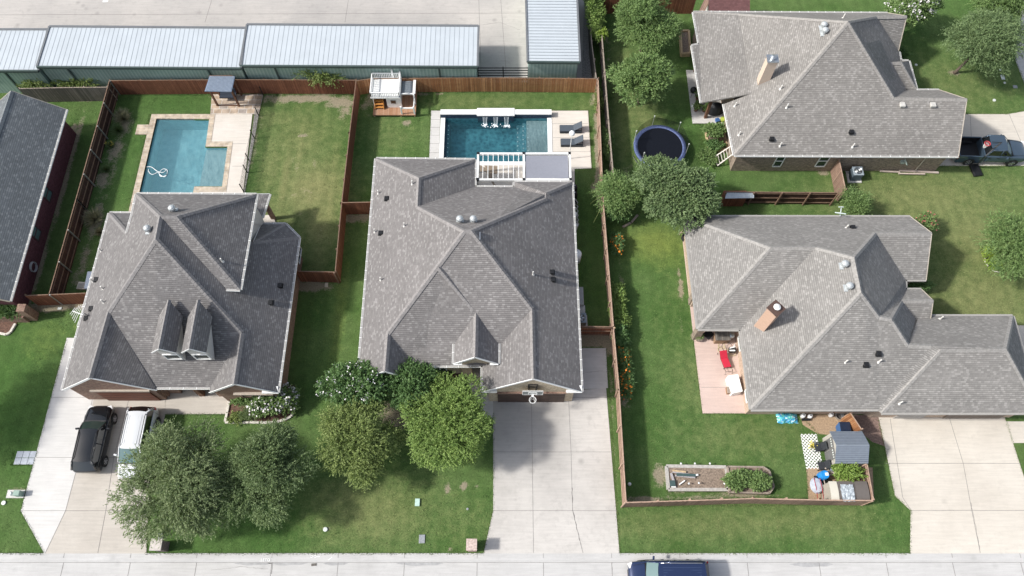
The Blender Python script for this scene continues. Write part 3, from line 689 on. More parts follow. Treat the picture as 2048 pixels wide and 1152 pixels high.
    ant=a.build('tv_antenna',WHITE,r)
    return h,rf,dict(W=W,E=E,S=S,une=une,unw=unw)
HL,RL,DL=house_left()

# ---- upper right house
def chimney(h,r,rf,base,top,sx,sy,mat,capm,disc,name='chimney',rz=0):
    p=rf.hit(*base); zt=rise(p.x,p.y,top[1],p.z,p.z+8)
    # refine so the top centre lands where the photo has it
    best=None
    for dx in np.arange(-1.5,1.5,.1):
        for dy in np.arange(-1.5,1.5,.1):
            x,y=p.x+dx,p.y+dy; z=rise(x,y,top[1],2,13); q=Q(x,y,z); e=abs(q[0]-top[0])+.3*math.hypot(dx,dy)*8
            if best is None or e<best[0]: best=(e,x,y,z)
    _,x,y,zt=best; zt=min(max(zt,p.z+1.2),12)
    c=MB(); c.box((x,y,(zt+p.z-1.2)/2),(sx,sy,zt-p.z+1.2),rz); ch=c.build(name,mat,r)
    c=MB(); c.box((x,y,zt+.03),(sx+.12,sy+.12,.1),rz); 
    c.cyl((x,y,zt+.06),.17,.18,14); c.build('chimney_cap',capm,ch) if False else c.build('cap',capm,r)
    c=MB(); c.lathe((x,y,zt+.22),[(.23,0),(.24,.05),(.08,.14)],16); c.build('flue_cowl',disc,r)
def house_ne():
    m=.83; W=pl(0,1469,309,1,m);S=pl(1,1700,311.5,1,m);N=pl(1,1600,25,-1,m+.05)
    c0=V(1696,43,S); nw=E3(1387,24);nw2=E3(1398.6,88);pw1=E3(1384,91);pw2=E3(1403,205);pr=V(1503,187,W);q=V(1492,92,W);sw=E3(1469,310);sw2=E3(1448,208)
    se=E3(1914,312);gp=V(1931,198,S);g2=V(1788,196,S);gne=E3(1873,180);gnw=E3(1812,180)
    n1=E3(1790,26);n2=E3(1790,31); nr=V(1752,33,N); np_=V(1813,32,N); ns=E3(1806,103); nv=E3(1798,103); nn=E3(1790,26)
    gp=(se[0]+.1,gp[1],gp[2]); gne=(se[0]+.1,gne[1],ZE); ne_=(np_[0],nn[1],ZE); ns=(np_[0],ns[1],ZE)
    f2=(pr[0],nw[1]-(pr[2]-ZE)/(m+.05),pr[2])
    F=[[sw,sw2,pr,f2,c0],[f2,nw,ne_,np_,nr,c0],[nr,np_,ns,nv],[c0,nr,nv,gnw,g2],[c0,g2,gp,(gp[0],se[1],ZE),sw],[g2,gnw,gne,gp]]
    pat=[[nw2,pw1,pw2,pr,f2,nw]]
    bz=V(1772,127,(0,nv[0],-1,m,ZE))[2]; b1=P(1772,127,bz);b2=P(1803,124,bz);b3=E3(1816,122);b4=E3(1833,178);b5=E3(1800,178)
    zb=4.3; b1=P(1770,127,zb);b2=P(1803,125,zb);ym=b2[1];b4=E3(1833,178);half=ym-b4[1];b3=(b4[0],ym+half,ZE);b5=(nv[0]-.6,b4[1],ZE);b6=(nv[0]-.6,ym+half,ZE);b1=(b1[0],ym,zb)
    bay=[[b1,b2,b4,b5],[b2,b3,b4],[b1,b6,b3,b2]]
    rf=Roof(F+pat+bay); rm=Roof(F+pat)
    h=T('house','light grey roofed house at upper right with a cream chimney, pickup in its drive','house',(25,42,0))
    r=build_roof(h,rf,ROOF['c'],WHITE,TAN,[(c0,sw),(c0,nr),(nr,np_),(c0,g2),(g2,gp),(b1,b2),(b2,b4),(c0,f2),(f2,nw)])
    i=.42
    walls(h,rm,[(W[1]+i,S[1]+i),(gp[0]-.35,S[1]+i),(gp[0]-.35,gne[1]-i),(gnw[0]-i,gne[1]-i),(nv[0]-i,ns[1]+i),(np_[0]-.35,ns[1]+i),(np_[0]-.35,nn[1]-i),(nw[0]+i,nn[1]-i),(nw[0]+i,nw2[1]+i),(W[1]+i,nw2[1]+i)],BR['c'])
    walls(h,Roof(bay),[(b4[0]-.4,b4[1]+.4),(b4[0]-.4,b3[1]-.4),(b1[0],b3[1]-.4),(b1[0],b4[1]+.4)],BR['c'])
    yw=S[1]+i
    for px in ((1551,1573),(1637,1662)):
        x0,x1=RY(px[0]-1,322,yw)[0],RY(px[1]-7,322,yw)[0]; window(h,(x0,yw),(x1,yw),.7,2.25,(0,-1),mull=0)
    cps=[(1403,236,WOODB),(1393,176,WOODB),(1382,143,WOODB)]
    for px,py,mm in cps:
        c=P(px,py); s=MB(); s.box((c[0]+.3,c[1],1.35),(.22,.22,2.7)); s.build('patio_post',mm,h)
    chimney(h,r,rf,(1527,161),(1545,118),.78,.65,plain('chimney_siding_cream',(.58,.47,.38),.7,0,.06),GALV,GALV)
    vents(r,rf,[(1645,50),(1647,61)],[(1543,279),(1702,265)],[(1561,178),(1573,215),(1560,292),(1705,294),(1478,270),(1686,36),(1470,212)])
    for px,py in ((1804,211),(1865,211)):
        p=rf.hit(px,py); s=MB(); s.box(p+Vector((0,0,.08)),(.4,.4,.18)); s.build('square_vent',plain('vent_grey',(.5,.49,.46),.6),r,bevel=.02)
    s=MB()
    x0=RY(1833,336,yw)[0]
    s.tube([(x0,yw-.06,2.7),(x0,yw-.06,.1),(x0-.1,yw-.3,.05)],.045); s.build('downpipe',TAN,h)
    return h,rf,dict(S=S,W=W,yw=yw)
HN,RN,DN=house_ne()

# ---- lower right house
def house_se():
    m=.8; N=pl(1,1600,432,-1,m);Sw=pl(1,1440,658,1,m);W2=pl(0,1491,740,1,m);S=pl(1,1600,818.5,1,m);Sg=pl(1,1900,825.5,1,m)
    nw=E3(1369,433);n2=E3(1812,433.5);np_=V(1863,466,N);ns=E3(1849,559.5);nv=E3(1811,559.5)
    a1=V(1541,495,Sw);a2=V(1632,495,W2);b1=V(1708,515,W2);b2=V(1722,585,W2);nr=V(1751,466,N);sw1=E3(1396,658);v1=E3(1481,659);sw=E3(1502,819)
    b3=V(1758,634,S);n2=(np_[0],n2[1],ZE);ns=(np_[0],ns[1],ZE)
    c1=V(1783,639,S);c2=V(1816,690,S);gv=V(1862,692,S);g1=V(1881,699,Sg);g0=V(1757,818.5,S);gs=E3(1763,825.5)
    gr=V(2012,698,Sg);gne=E3(2025.6,632);gnw=E3(1838,632);gse=(gne[0],gs[1],ZE)
    Nb=pl(1,1841,579,-1,m); p1=V(1803.5,602,Nb);p2=V(1866,601,Nb);pn=E3(1841,579);pn1=E3(1811,579);ps=E3(1859,646);ps1=E3(1837,646)
    pn=(p2[0],pn[1],ZE);ps=(p2[0],ps[1],ZE)
    F=[[nw,n2,np_,nr,b1,a2,a1],[nw,a1,sw1],[a1,a2,v1,sw1],[a2,b1,b2,sw,v1],[b1,nr,nv,pn1,b3,b2],[nr,np_,ns,nv],[b2,b3,c1,c2,gv,g0,sw],
       [gv,g1,gs,g0],[g1,gr,gse,gs],[gr,gne,gse],[c2,gv,g1,gr,gne,gnw],[b3,pn1,pn,p2,p1,c1],[p1,c1,c2,ps1],[p1,p2,ps,ps1]]
    rf=Roof(F)
    h=T('house','light grey hip roofed house at lower right with a tan chimney and pink patio','house',(25,21,0))
    r=build_roof(h,rf,ROOF['d'],GREYT,TAN,[(nw,a1),(a1,a2),(a1,sw1),(a2,b1),(b1,b2),(b2,sw),(b1,nr),(nr,np_),(b2,b3),(b3,c1),(c1,c2),(c2,gv),(g1,gs),(g1,gr),(gr,gne),(gr,gse),(p1,p2),(p1,c1)])
    i=.42; E_=gne[0]-i
    walls(h,rf,[(sw[0]+i,S[1]+i),(gs[0],S[1]+i),(gs[0]+i,Sg[1]+i),(E_,Sg[1]+i),(E_,gne[1]-i),(ps[0]-1.2,gne[1]-i),(ps[0]-1.2,ns[1]+i+.5),(ns[0]-.4,ns[1]+i),(n2[0]-.4,n2[1]-i),(nw[0]+i,n2[1]-i),(nw[0]+i,sw1[1]+2.9),(sw[0]+i,sw1[1]+2.9)],BR['d'])
    c=MB(); c.box((sw1[0]+.45,sw1[1]+.45,1.35),(.5,.5,2.7)); c.build('patio_column',BR['c'],h)
    c=MB(); c.box((sw1[0]+.45,sw1[1]+3.3,1.35),(.5,.5,2.7)); c.build('patio_column',BR['c'],h)
    for px,py in ((1799,577),(1862,648),(1845,580)):
        pass
    c=MB(); c.box((ps[0]-.5,ps[1]+.35,1.3),(.3,.3,2.6)); c.build('porch_column',BR['c'],h)
    c=MB(); c.box((pn[0]-.5,pn[1]-.35,1.3),(.3,.3,2.6)); c.build('porch_column',BR['c'],h)
    # windows with pale shutters on the patio side
    xw=sw[0]+i
    for y0,y1 in ((P(1478,710)[1],P(1478,683)[1]),(P(1498,812)[1],P(1498,788)[1])):
        window(h,(xw,y0),(xw,y1),.8,2.2,(-1,0),mull=0)
    yw=Sg[1]+i; x0,x1=RY(1890,832,yw)[0],RY(2003,832,yw)[0]
    g=MB(); g.box(((x0+x1)/2,yw-.04,1.1),(x1-x0,.1,2.2)); 
    for k in range(1,4): g.box(((x0+x1)/2,yw-.095,k*.55),(x1-x0,.015,.03))
    for k in range(1,8): g.box((x0+(x1-x0)*k/8,yw-.095,1.1),(.03,.015,2.2))
    g.build('garage_door',plain('garage_door_grey_brown',(.16,.13,.11),.6),h)
    x0,x1=RY(1790,832,yw)[0],RY(1846,832,yw)[0]
    g=MB(); g.box(((x0+x1)/2,yw-.04,1.1),(x1-x0,.1,2.2)); 
    for k in range(1,4): g.box(((x0+x1)/2,yw-.095,k*.55),(x1-x0,.015,.03))
    g.build('garage_door',plain('garage_door_pale',(.36,.34,.32),.6),h)
    chimney(h,r,rf,(1530,645),(1552,617),.78,.78,plain('chimney_siding_tan',(.48,.33,.25),.7,0,.06),plain('rusty_cap',(.09,.055,.045),.7),WHITE,rz=R(40))
    vents(r,rf,[(1686,526),(1695,570)],[(1705,456),(1731,730),(1756,708)],[(1690,725),(1757,724),(1692,456),(1880,638),(1799,807)])
    p=rf.hit(1680,434) or Vector(P(1680,434,2.9)); a=MB()
    t_=Vector(P(1680,432,2.9)); u=Vector(P(1683,413,3.5)); a.bar(t_,u,.06); c=Vector(P(1682,427,3.3)); a.bar(Vector(P(1670,425,3.4)),Vector(P(1692,428,3.4)),.08,.05); a.bar(Vector(P(1677,414,3.6)),Vector(P(1687,414,3.6)),.05); a.build('tv_antenna',plain('antenna_pale',(.6,.68,.66),.5),r)
    s=MB(); c=P(1366,478); 
    return h,rf,dict(S=S,W2=W2,sw=sw,xw=xw,v1=v1)
HS,RS,DS=house_se()

# ---- far left house
def house_far_left():
    m=.75; E=pl(0,76,410,-1,m); eN=E3(137,219); eN=(E[1],eN[1],ZE); eS=(E[1],E3(14,602)[1],ZE)
    rN=V(24,177,E); rN=(rN[0],eN[1],rN[2]); rS=(rN[0],eS[1],rN[2]); wx=2*rN[0]-E[1]
    wN=(wx,eN[1],ZE);wS=(wx,eS[1],ZE)
    rf=Roof([[rN,eN,eS,rS],[rN,rS,wS,wN]])
    h=T('house','slate grey roofed house with dark maroon brick wall at the left edge','house',(-40,28,0))
    r=build_roof(h,rf,ROOF['e'],WHITE,TAN,[(rN,rS)])
    walls(h,rf,[(wx+.45,eS[1]+.4),(E[1]-.5,eS[1]+.4),(E[1]-.5,eN[1]-.4),(wx+.45,eN[1]-.4)],BR['e'])
    x=E[1]-.5
    for a,b in (((88,395),(93,374)),((66,474),(72,454))):
        y0=RX(a[0],a[1],x)[1]; y1=RX(b[0],b[1],x)[1]; window(h,(x,y0),(x,y1),.9,2.1,(1,0),frame=plain('window_frame_dark',(.08,.04,.045),.7),mull=0,glass=GLASS_T)
    c=MB(); a=P(70,530,1.2); ring=[(x+.13,a[1]+.0+.38*math.cos(t),.9+.38*math.sin(t)) for t in np.linspace(0,2*math.pi,16)[:-1]]
    for dz in (0,.05,.1): c.tube([(p[0]+dz,p[1],p[2]-dz*.6) for p in ring],.03,6,True)
    c.build('wall_hose_reel',plain('hose_grey',(.36,.37,.38),.6),h)
    c=MB(); y=eS[1]; c.box((E[1]-1.5,y-.35,.45),(3.0,.4,.9)); c.box((E[1]+.25,y-.1,.9),(.6,.6,1.8)); c.build('front_brick_wall',BR['a'],h)
    return h,rf,E
HF,RF,EF=house_far_left()

# ------------------------------------------------------------ metal sheds
GREENW,_t=newmat('green_metal_panel',(.115,.18,.155),.5,.1)
def _gw():
    t=_t; u,v=sepx(t,uvo(t)); fr=t.math('FRACT',t.math('DIVIDE',u,.3)); ln=t.math('LESS_THAN',fr,.12); ln2=t.math('LESS_THAN',t.math('ABSOLUTE',t.math('SUBTRACT',fr,.5)),.08)
    n=t.ramp(t.noise(pos(t),.8,4),.3,.7,.85,1.15)
    c=t.mix(1.,(.27,.375,.335),comb3(t,n),'MULTIPLY'); c=t.mix(t.math('MULTIPLY',ln,.6),c,(.48,.56,.52)); c=t.mix(t.math('MULTIPLY',ln2,.5),c,(.16,.23,.20)); t.l(c,t.b.inputs['Base Color'])
_gw()
WMET=plain('white_roof_metal',(.47,.515,.55),.55,.0,.05,.6); DTRIM=plain('dark_green_trim',(.05,.075,.07),.6); GTRIM=plain('grey_trim_metal',(.15,.16,.17),.6)
SEAM=plain('roof_seam',(.28,.31,.34),.7)
def metal_shed(label,a,b,c,d,zf,zb,wallpx,cols=(),ns=True,group=None):
    # a NW b NE c SE d SW pixels (roof corners)
    A=Vector(P(*a,zb));B=Vector(P(*b,zb));C=Vector(P(*c,zf));D=Vector(P(*d,zf))
    h=T('storage_shed',label,'shed',((A.x+C.x)/2,(A.y+C.y)/2,0),group=group)
    m=MB(); m.mesh([A,B,C,D]+[v-Vector((0,0,.12)) for v in (A,B,C,D)],[(0,3,2,1),(4,5,6,7),(0,1,5,4),(1,2,6,5),(2,3,7,6),(3,0,4,7)]); r=m.build('roof',WMET,h)
    s=MB()
    if ns:
        n=int((C-D).length/.40)
        for i in range(1,n):
            p=D+(C-D)*(i/n); q=A+(B-A)*(i/n); s.bar(p+Vector((0,0,.004)),q+Vector((0,0,.004)),.035,.012)
    else:
        n=int((C-B).length/.33)
        for i in range(1,n):
            p=B+(C-B)*(i/n); q=A+(D-A)*(i/n); s.bar(p+Vector((0.06,0,.015)),q+Vector((0,0,.015)),.05,.035)
    s.build('seams',SEAM,r)
    t_=MB(); e=Vector((0,0,-.03))
    t_.bar(A+e,B+e,.2,.2); t_.bar(B+e,C+e,.16,.2); t_.bar(A+e,D+e,.16,.2); t_.build('edge_trim',GTRIM,h)
    t_=MB(); t_.bar(D+e+Vector((0,-.06,0)),C+e+Vector((0,-.06,0)),.16,.22); t_.build('eave_trim',DTRIM,h)
    ws=MB(); o=.15
    x0,x1,y0,y1=D.x+o,C.x-o,(C.y+D.y)/2+o,(A.y+B.y)/2-o
    if not ns: x0,x1=D.x+.1,C.x-.15
    ws.mesh([(x0,y0,0),(x1,y0,0),(x1,y1,0),(x0,y1,0),(x0,y0,zf-.12),(x1,y0,zf-.12),(x1,y1,zb-.12),(x0,y1,zb-.12)],[(0,1,5,4),(1,2,6,5),(3,0,4,7)])
    ws.build('wall',GREENW,h)
    for px in cols:
        x=RY(px,150,y0)[0]; k=MB(); k.box((x,y0-.05,zf/2-.1),(.14,.08,zf-.1)); k.build('downspout',DTRIM,h)
    return h
metal_shed('left segment of the long white roofed storage shed, cut by the frame',(-40,59),(96,59),(77,141),(-75,141),3.1,3.0,0,(15,),group='long storage shed segments')
metal_shed('middle segment of the long storage shed, with white ribbed roof and green walls',(99,53),(492,56),(482,136),(74,133),3.3,3.1,0,(146,422),group='long storage shed segments')
metal_shed('right segment of the long storage shed, behind the playhouse',(494,49),(957,52),(955,133),(480,131),3.3,3.1,0,(556,880),group='long storage shed segments')
metal_shed('white roofed storage shed standing end-on beside the gravel path, green front wall','' or (1050,-70),(1151,-70),(1160,124),(1055,123),3.2,3.2,0,(),ns=False)
# black pipe gate between the sheds
g=T('pipe_gate','low black metal rail gate between the two white roofed sheds','gate',P(1005,165))
s=MB(); z=1.6
a=Vector(P(957,161));b=Vector(P(1056,161))
for k in range(5): s.bar(a+Vector((0,0,.35+k*.32)),b+Vector((0,0,.35+k*.32)),.06)
s.build('rail',BLACKM,g); s=MB()
for k in (0,.5,1): s.bar(a+(b-a)*k,a+(b-a)*k+Vector((0,0,1.75)),.09)
s.build('post',BLACKM,g)

# ------------------------------------------------------------ fences
def fence(label,pts,mat,side=1,h=1.8,rails=True,railm=None,postm=None,step=2.4,z=1.8,group='wooden yard fences',cap=True,name='wooden_fence'):
    """pts: pixels of the top line; side: +1 rails on the right-hand side of travel"""
    q=[Vector(P(x,y,z)) for x,y in pts]; c=(q[0]+q[-1])/2; f=T(name,label,'fence',(c.x,c.y,0),group=group)
    railm=railm or RAIL; b=MB(); rl=MB(); n=0
    for p0,p1 in zip(q,q[1:]):
        d=p1-p0; L=d.length; u=d/L; nrm=Vector((u.y,-u.x,0))*side
        k=max(1,int(L/.145))
        for i in range(k):
            a=p0+d*(i/k)+nrm*random.uniform(-.004,.004); e=p0+d*((i+1)/k)-u*.008
            t=random.uniform(-.04,.03); hh=z+t
            s2=nrm*.012
            b.mesh([(a-s2)*1,(e-s2)*1,(e+s2),(a+s2)]+[],[]) if False else None
            A=[Vector((v.x,v.y,0.02)) for v in (a-s2,e-s2,e+s2,a+s2)]; B=[Vector((v.x,v.y,hh)) for v in (a-s2,e-s2,e+s2,a+s2)]
            b.mesh(A+B,[(4,5,6,7),(0,1,5,4),(1,2,6,5),(2,3,7,6),(3,0,4,7)])
        if rails:
            for zz in (.3,.95,1.6):
                rl.bar(Vector((p0.x,p0.y,zz))+nrm*.05,Vector((p1.x,p1.y,zz))+nrm*.05,.045,.09)
            rl.bar(Vector((p0.x,p0.y,z+.01))+nrm*.03,Vector((p1.x,p1.y,z+.01))+nrm*.03,.07,.025)
        m=max(1,round(L/step))
        for i in range(m+1):
            p=p0+d*(i/m)+nrm*.11; s=MB(); s.box((p.x,p.y,z/2+.02),(.09,.09,z+.04)); s.build('post',postm or railm,f)
    b.build('panel',mat,f); 
    if rails: rl.build('rail',railm,f)
    return f
POSTM=plain('metal_post',(.33,.33,.32),.5,.6)
fence('dark wooden fence along the left side of the flagstone pool yard',[(218,162),(151,399),(97,590)],FENCE_D,-1,postm=POSTM)
fence('red brown fence behind the flagstone pool and the small pavilion',[(219,162),(466,160),(712,161)],FENCE,-1)
fence('brown fence standing between the two pool yards',[(713,161),(700,265),(684,406),(671,546)],FENCE,1,railm=RAIL)
fence('short brown fence closing the gap beside the left house, two legs meeting in a corner',[(671,545),(590,543)],FENCE,1)
fence('short reddish fence from the yard corner to the middle house',[(684,406),(742,405)],FENCE,-1)
fence('half grey half brown fence joining the two leftmost houses',[(50,592),(100,590),(174,587)],FENCE,-1)
fence('sunlit orange brown fence behind the white edged pool',[(713,162),(743,158),(960,156),(1197,158)],FENCE_O,-1)
fence('long weathered fence running down the right side of the middle house and its driveway',[(1197,160),(1207,399),(1228,658),(1239,779),(1253,1006)],FENCE_P,1,railm=RAILP)
fence('brown fence panel between the middle house and the long side fence, pale posts behind',[(1159,652),(1229,653)],FENCE,1,postm=WOODL)
fence('low looking brown fence along the front lawn of the lower right yard',[(1253,1006),(1508,998),(1640,1001),(1748,1002)],FENCE_P,-1,railm=RAILP)
fence('short faded fence behind the resin shed at the lower right yard corner',[(1748,1002),(1735,929)],FENCE_P,-1,railm=RAILP)
fence('small orange brown fence from the house to the blue trash bin',[(1700,826),(1722,859)],FENCE_O,-1,railm=RAILP)
fence('dark fence with diagonal braces between the two right hand yards',[(1452,383),(1676,385)],FENCE_D,1,railm=RAIL)
fence('faded pink brown fence beside the air conditioner at the upper right house',[(1677,318),(1690,378)],FENCE_P,-1,railm=RAILP)
fence('old grey fence along the gravel path',[(1178,-20),(1182,80),(1192,158)],FENCE_G,-1,railm=WOODG)
fence('long grey fence along the left of the trampoline yard',[(1197,-20),(1207,100),(1218,240),(1229,366)],FENCE_G,1,railm=WOODG)
fence('dark red fence at the top behind the trampoline yard tree',[(1205,-2),(1392,-2)],FENCE,-1)
fence('grey weathered fence behind the far left house yard',[(38,178),(120,176),(214,175)],FENCE_G,-1,railm=WOODG)

# ------------------------------------------------------------ pools
def water_mat(name,tint,rough=.06,bs=3.0,body=(.06,.24,.32),bf=.22):
    m=bpy.data.materials.new(name); m.use_nodes=True; t=NT(m); t.t.nodes.remove(t.b)
    tr=t.n('BsdfTransparent'); tr.inputs[0].default_value=tint+(1,); gl=t.n('BsdfGlossy'); gl.inputs['Roughness'].default_value=rough
    fr=t.n('Fresnel'); fr.inputs[0].default_value=1.33; b=t.n('Bump'); b.inputs['Strength'].default_value=.4; b.inputs['Distance'].default_value=.05
    t.l(t.noise(pos(t),bs,4,.6),b.inputs['Height']); t.l(b.outputs[0],gl.inputs['Normal']); t.l(b.outputs[0],fr.inputs['Normal'])
    mx=t.n('MixShader'); t.l(fr.outputs[0],mx.inputs[0]); df=t.n('BsdfDiffuse'); df.inputs[0].default_value=body+(1,); m2=t.n('MixShader'); m2.inputs[0].default_value=bf; t.l(tr.outputs[0],m2.inputs[1]); t.l(df.outputs[0],m2.inputs[2])
    t.l(m2.outputs[0],mx.inputs[1]); t.l(gl.outputs[0],mx.inputs[2]); t.l(mx.outputs[0],t.o.inputs[0]); return m
def poolfloor(name,c1,c2,sc=3.2):
    m,t=newmat(name,c1,.7); p=pos(t)
    v=t.n('TexVoronoi',feature='SMOOTH_F1'); v.inputs['Scale'].default_value=sc; t.l(p,v.inputs['Vector'])
    n=t.noise(p,6,4,.6); n2=t.ramp(t.noise(p,.22,2),.38,.62)
    f=t.math('MULTIPLY',t.ramp(v.outputs[0],.15,.7),t.ramp(n,.3,.7,.5,1.4))  # bright net between the cells: caustic light painted into the floor colour
    c=t.mix(f,c1,c2); c=t.mix(t.math('MULTIPLY',n2,.6),c,tuple(x*.6 for x in c1)); t.l(c,t.b.inputs['Base Color']); return m
FLAG=None
def flag(name,sc,c1,c2,mort):
    m,t=newmat(name,c1,.85); u,v=sepx(t,pos(t))
    x=t.n('TexBrick'); x.inputs['Scale'].default_value=1; x.inputs['Brick Width'].default_value=.62*sc; x.inputs['Row Height'].default_value=.42*sc; x.inputs['Mortar Size'].default_value=.022; x.offset=.37; x.squash=1.6; x.squash_frequency=3; x.inputs['Bias'].default_value=-.2
    for k,cc in (('Color1',c1),('Color2',c2),('Mortar',mort)): x.inputs[k].default_value=cc+(1,)
    t.l(pos(t),x.inputs['Vector']); n=t.ramp(t.noise(pos(t),2.2,4),.3,.7,.7,1.25); t.l(t.mix(1.,x.outputs[0],comb3(t,n),'MULTIPLY'),t.b.inputs['Base Color']); return m
FLAG=flag('flagstone',1.15,(.44,.34,.25),(.27,.25,.24),(.60,.57,.52)); COPE=flag('coping_stone',.62,(.50,.42,.32),(.40,.32,.24),(.50,.45,.38))
def ringmesh(outer,inner,z0,z1):
    n=len(outer); vs=[(p[0],p[1],z1) for p in outer]+[(p[0],p[1],z1) for p in inner]+[(p[0],p[1],z0) for p in outer]+[(p[0],p[1],z0) for p in inner]; fs=[]
    for i in range(n):
        j=(i+1)%n; fs+=[(i,j,n+j,n+i),(2*n+i,2*n+j,j,i),(n+i,n+j,3*n+j,3*n+i)]
    return vs,fs
# lawn must be open over the basins: basins are built above grade level inside raised surrounds kept at real pool depth below
def cut_ground(polys):
    o=bpy.data.objects['lawn']; b=bmesh.new(); b.from_mesh(o.data)
    def inside(x,y,pg):
        c=False;n=len(pg)
        for i in range(n):
            x1,y1=pg[i][:2];x2,y2=pg[(i+1)%n][:2]
            if (y1>y)!=(y2>y) and x<(x2-x1)*(y-y1)/(y2-y1)+x1: c=not c
        return c
    rm=[]
    for f in b.faces:
        m=f.calc_center_median()
        for pg in polys:
            if inside(m.x,m.y,pg): rm.append(f); break
    bmesh.ops.delete(b,geom=rm,context='FACES'); b.to_mesh(o.data); b.free()
# left pool
yb=P(260,424)[1]
wi=[P(*q)[:2] for q in ((313.5,238),(419,239),(411.5,294),(455.5,294),(444.5,374),(389,374))]
xw_=P(274,387)[0]; wi=wi+[(P(389,374)[0],yb),(wi[0][0],yb)]
co=[P(*q)[:2] for q in ((304,229),(431,229),(423,284),(466,284),(453,384),(399,384))]; co=co+[(P(399,384)[0],yb-.5),(co[0][0],yb-.5)]
pool=T('swimming_pool','L shaped blue pool with tan flagstone coping and a white cleaner hose','pool',(wi[0][0]+2.5,wi[0][1]-4,0))
m=MB(); v_,f_=ringmesh(co,wi,-.15,.07); m.mesh(v_,f_); m.build('coping',COPE,pool)
m=MB(); bx,by=P(291,260)[:2]; m.box((bx-.25,by,.04),(1.0,1.0,.08)); m.build('coping_step',COPE,pool)
m=MB(); n=len(wi); dp=-1.5
for i in range(n):
    a=wi[i];b=wi[(i+1)%n]; m.face([(a[0],a[1],.05),(b[0],b[1],.05),(b[0],b[1],dp),(a[0],a[1],dp)])
m.face([(p[0],p[1],dp) for p in wi]); PFA=poolfloor('pool_plaster_blue',(.33,.58,.64),(.50,.76,.80),2.2); m.build('basin',PFA,pool,recalc=False)
m=MB(); lx0=P(411,300)[0]-.12; m.prism([(lx0,wi[2][1]-.02),(wi[3][0]-.01,wi[3][1]-.02),(wi[4][0]-.01,wi[4][1]+.02),(lx0,wi[5][1]+.02)],-1.49,-.42); m.build('ledge',poolfloor('pool_ledge_grey_blue',(.55,.58,.57),(.66,.68,.66),2.2),pool)
m=MB(); m.face([(p[0],p[1],-.10) for p in wi]); m.build('water',water_mat('pool_water_blue',(.80,.93,.95),.06,1.6,(.17,.38,.45),.30),pool)
slab('pool_deck',[(431,229),(505,229),(486,390),(399,390),(399,384),(453,384),(466,284),(423,284)],DECKP,.05)
joints([[(413,288),(493,288)],[(465,333),(492,333)]],.051)
slab('stone_patio',[(424,189),(527,189),(518,229),(421,229)],FLAG,.055)
slab('stone_strip',[(509,229),(518,229),(489,390),(487,390)],GRAVEL,.03)
# cleaner hose
hp=[P(x,y,-.06) for x,y in ((292,334),(303,334),(314,342),(326,345),(334,339),(333,350),(322,353),(319,346),(326,338),(335,341),(331,353),(322,351),(316,345),(305,349),(298,344),(297,337))]
hs=[]
for i in range(len(hp)-1):
    a_,b_,c_,d_=[Vector(hp[max(0,min(len(hp)-1,i+k))]) for k in (-1,0,1,2)]
    for u in (0,.25,.5,.75): hs.append(.5*((2*b_)+(c_-a_)*u+(2*a_-5*b_+4*c_-d_)*u*u+(3*b_-a_-3*c_+d_)*u**3))
m=MB(); m.tube(hs,.028,6); o=m.build('cleaner_hose',plain('hose_white',(.85,.88,.88),.5),smooth=True); tag(o,'white looped pool cleaner hose floating on the blue pool','hose')
# right pool
z0=.06
wo=[P(*q)[:2] for q in ((890.5,237),(1094,238),(1096,307),(887,318))]
xa=wo[0][0];xb=(wo[1][0]+wo[2][0])/2;ya=wo[0][1];ybm=P(1000,324)[1]
wi2=[(xa,ya),(xb,ya),(xb,ybm),(xa,ybm)]
pool2=T('swimming_pool','rectangular teal pool with bright white coping, a raised wall and three water spouts','pool',((xa+xb)/2,(ya+ybm)/2,0))
PW=plain('white_coping',(.80,.80,.79),.6,0,.03)
cw=.38
m=MB(); 
m.box((xa-cw/2,(ya+ybm)/2-.1,.04),(cw,ya-ybm+.2,.10)); m.box((xb+cw/2,(ya+ybm)/2-.1,.04),(cw,ya-ybm+.2,.10)); m.box(((xa+xb)/2,ybm-cw/2-.003,.04),(xb-xa+2*cw,cw,.104)); m.build('coping',PW,pool2)
zt=.5; yt=P(900,231,zt)[1]; yw_=ya+.02
TILE=brickm('pool_tile_navy',(.02,.045,.085),(.04,.075,.12),(.03,.05,.08),.15,.15)
m=MB(); xl,xr=P(881,226,zt)[0],P(1103,226,zt)[0]; xm0,xm1=P(954,224,zt)[0],P(1029,224,zt)[0]
m.box(((xl+xr)/2,yw_+.22,zt/2-.35),(xr-xl,.40,zt+.65)); m.box(((xm0+xm1)/2,yw_+.12,zt/2-.2+.04),(xm1-xm0-.1,.55,zt+.5)); m.build('raised_wall',TILE,pool2)
m=MB(); m.box(((xl+xr)/2,yw_+.24,zt+.04),(xr-xl,.50,.09)); m.box(((xm0+xm1)/2,yw_+.20,zt+.09),(xm1-xm0,.78,.10)); m.build('wall_cap',PW,pool2)
m=MB(); n=4; dp=-1.5
for i in range(n):
    a=wi2[i];b=wi2[(i+1)%n]; m.face([(a[0],a[1],0),(b[0],b[1],0),(b[0],b[1],dp),(a[0],a[1],dp)])
m.face([(p[0],p[1],dp) for p in wi2]); m.build('basin',poolfloor('pool_plaster_teal',(.045,.17,.23),(.13,.38,.45),3.4),pool2,recalc=False)
def RXp(px,py): return P(px,py,-.4)[0]
lm=poolfloor('pool_ledge_grey',(.42,.44,.44),(.56,.57,.56),5)
x1_,x2_,x3_=RXp(1053,270),RXp(1044,270),RXp(1033,270)
m=MB(); m.box(((x1_+xb)/2,(ya+ybm)/2,-.9),(xb-x1_-.01,ya-ybm-.02,1.18)); m.build('ledge',lm,pool2)
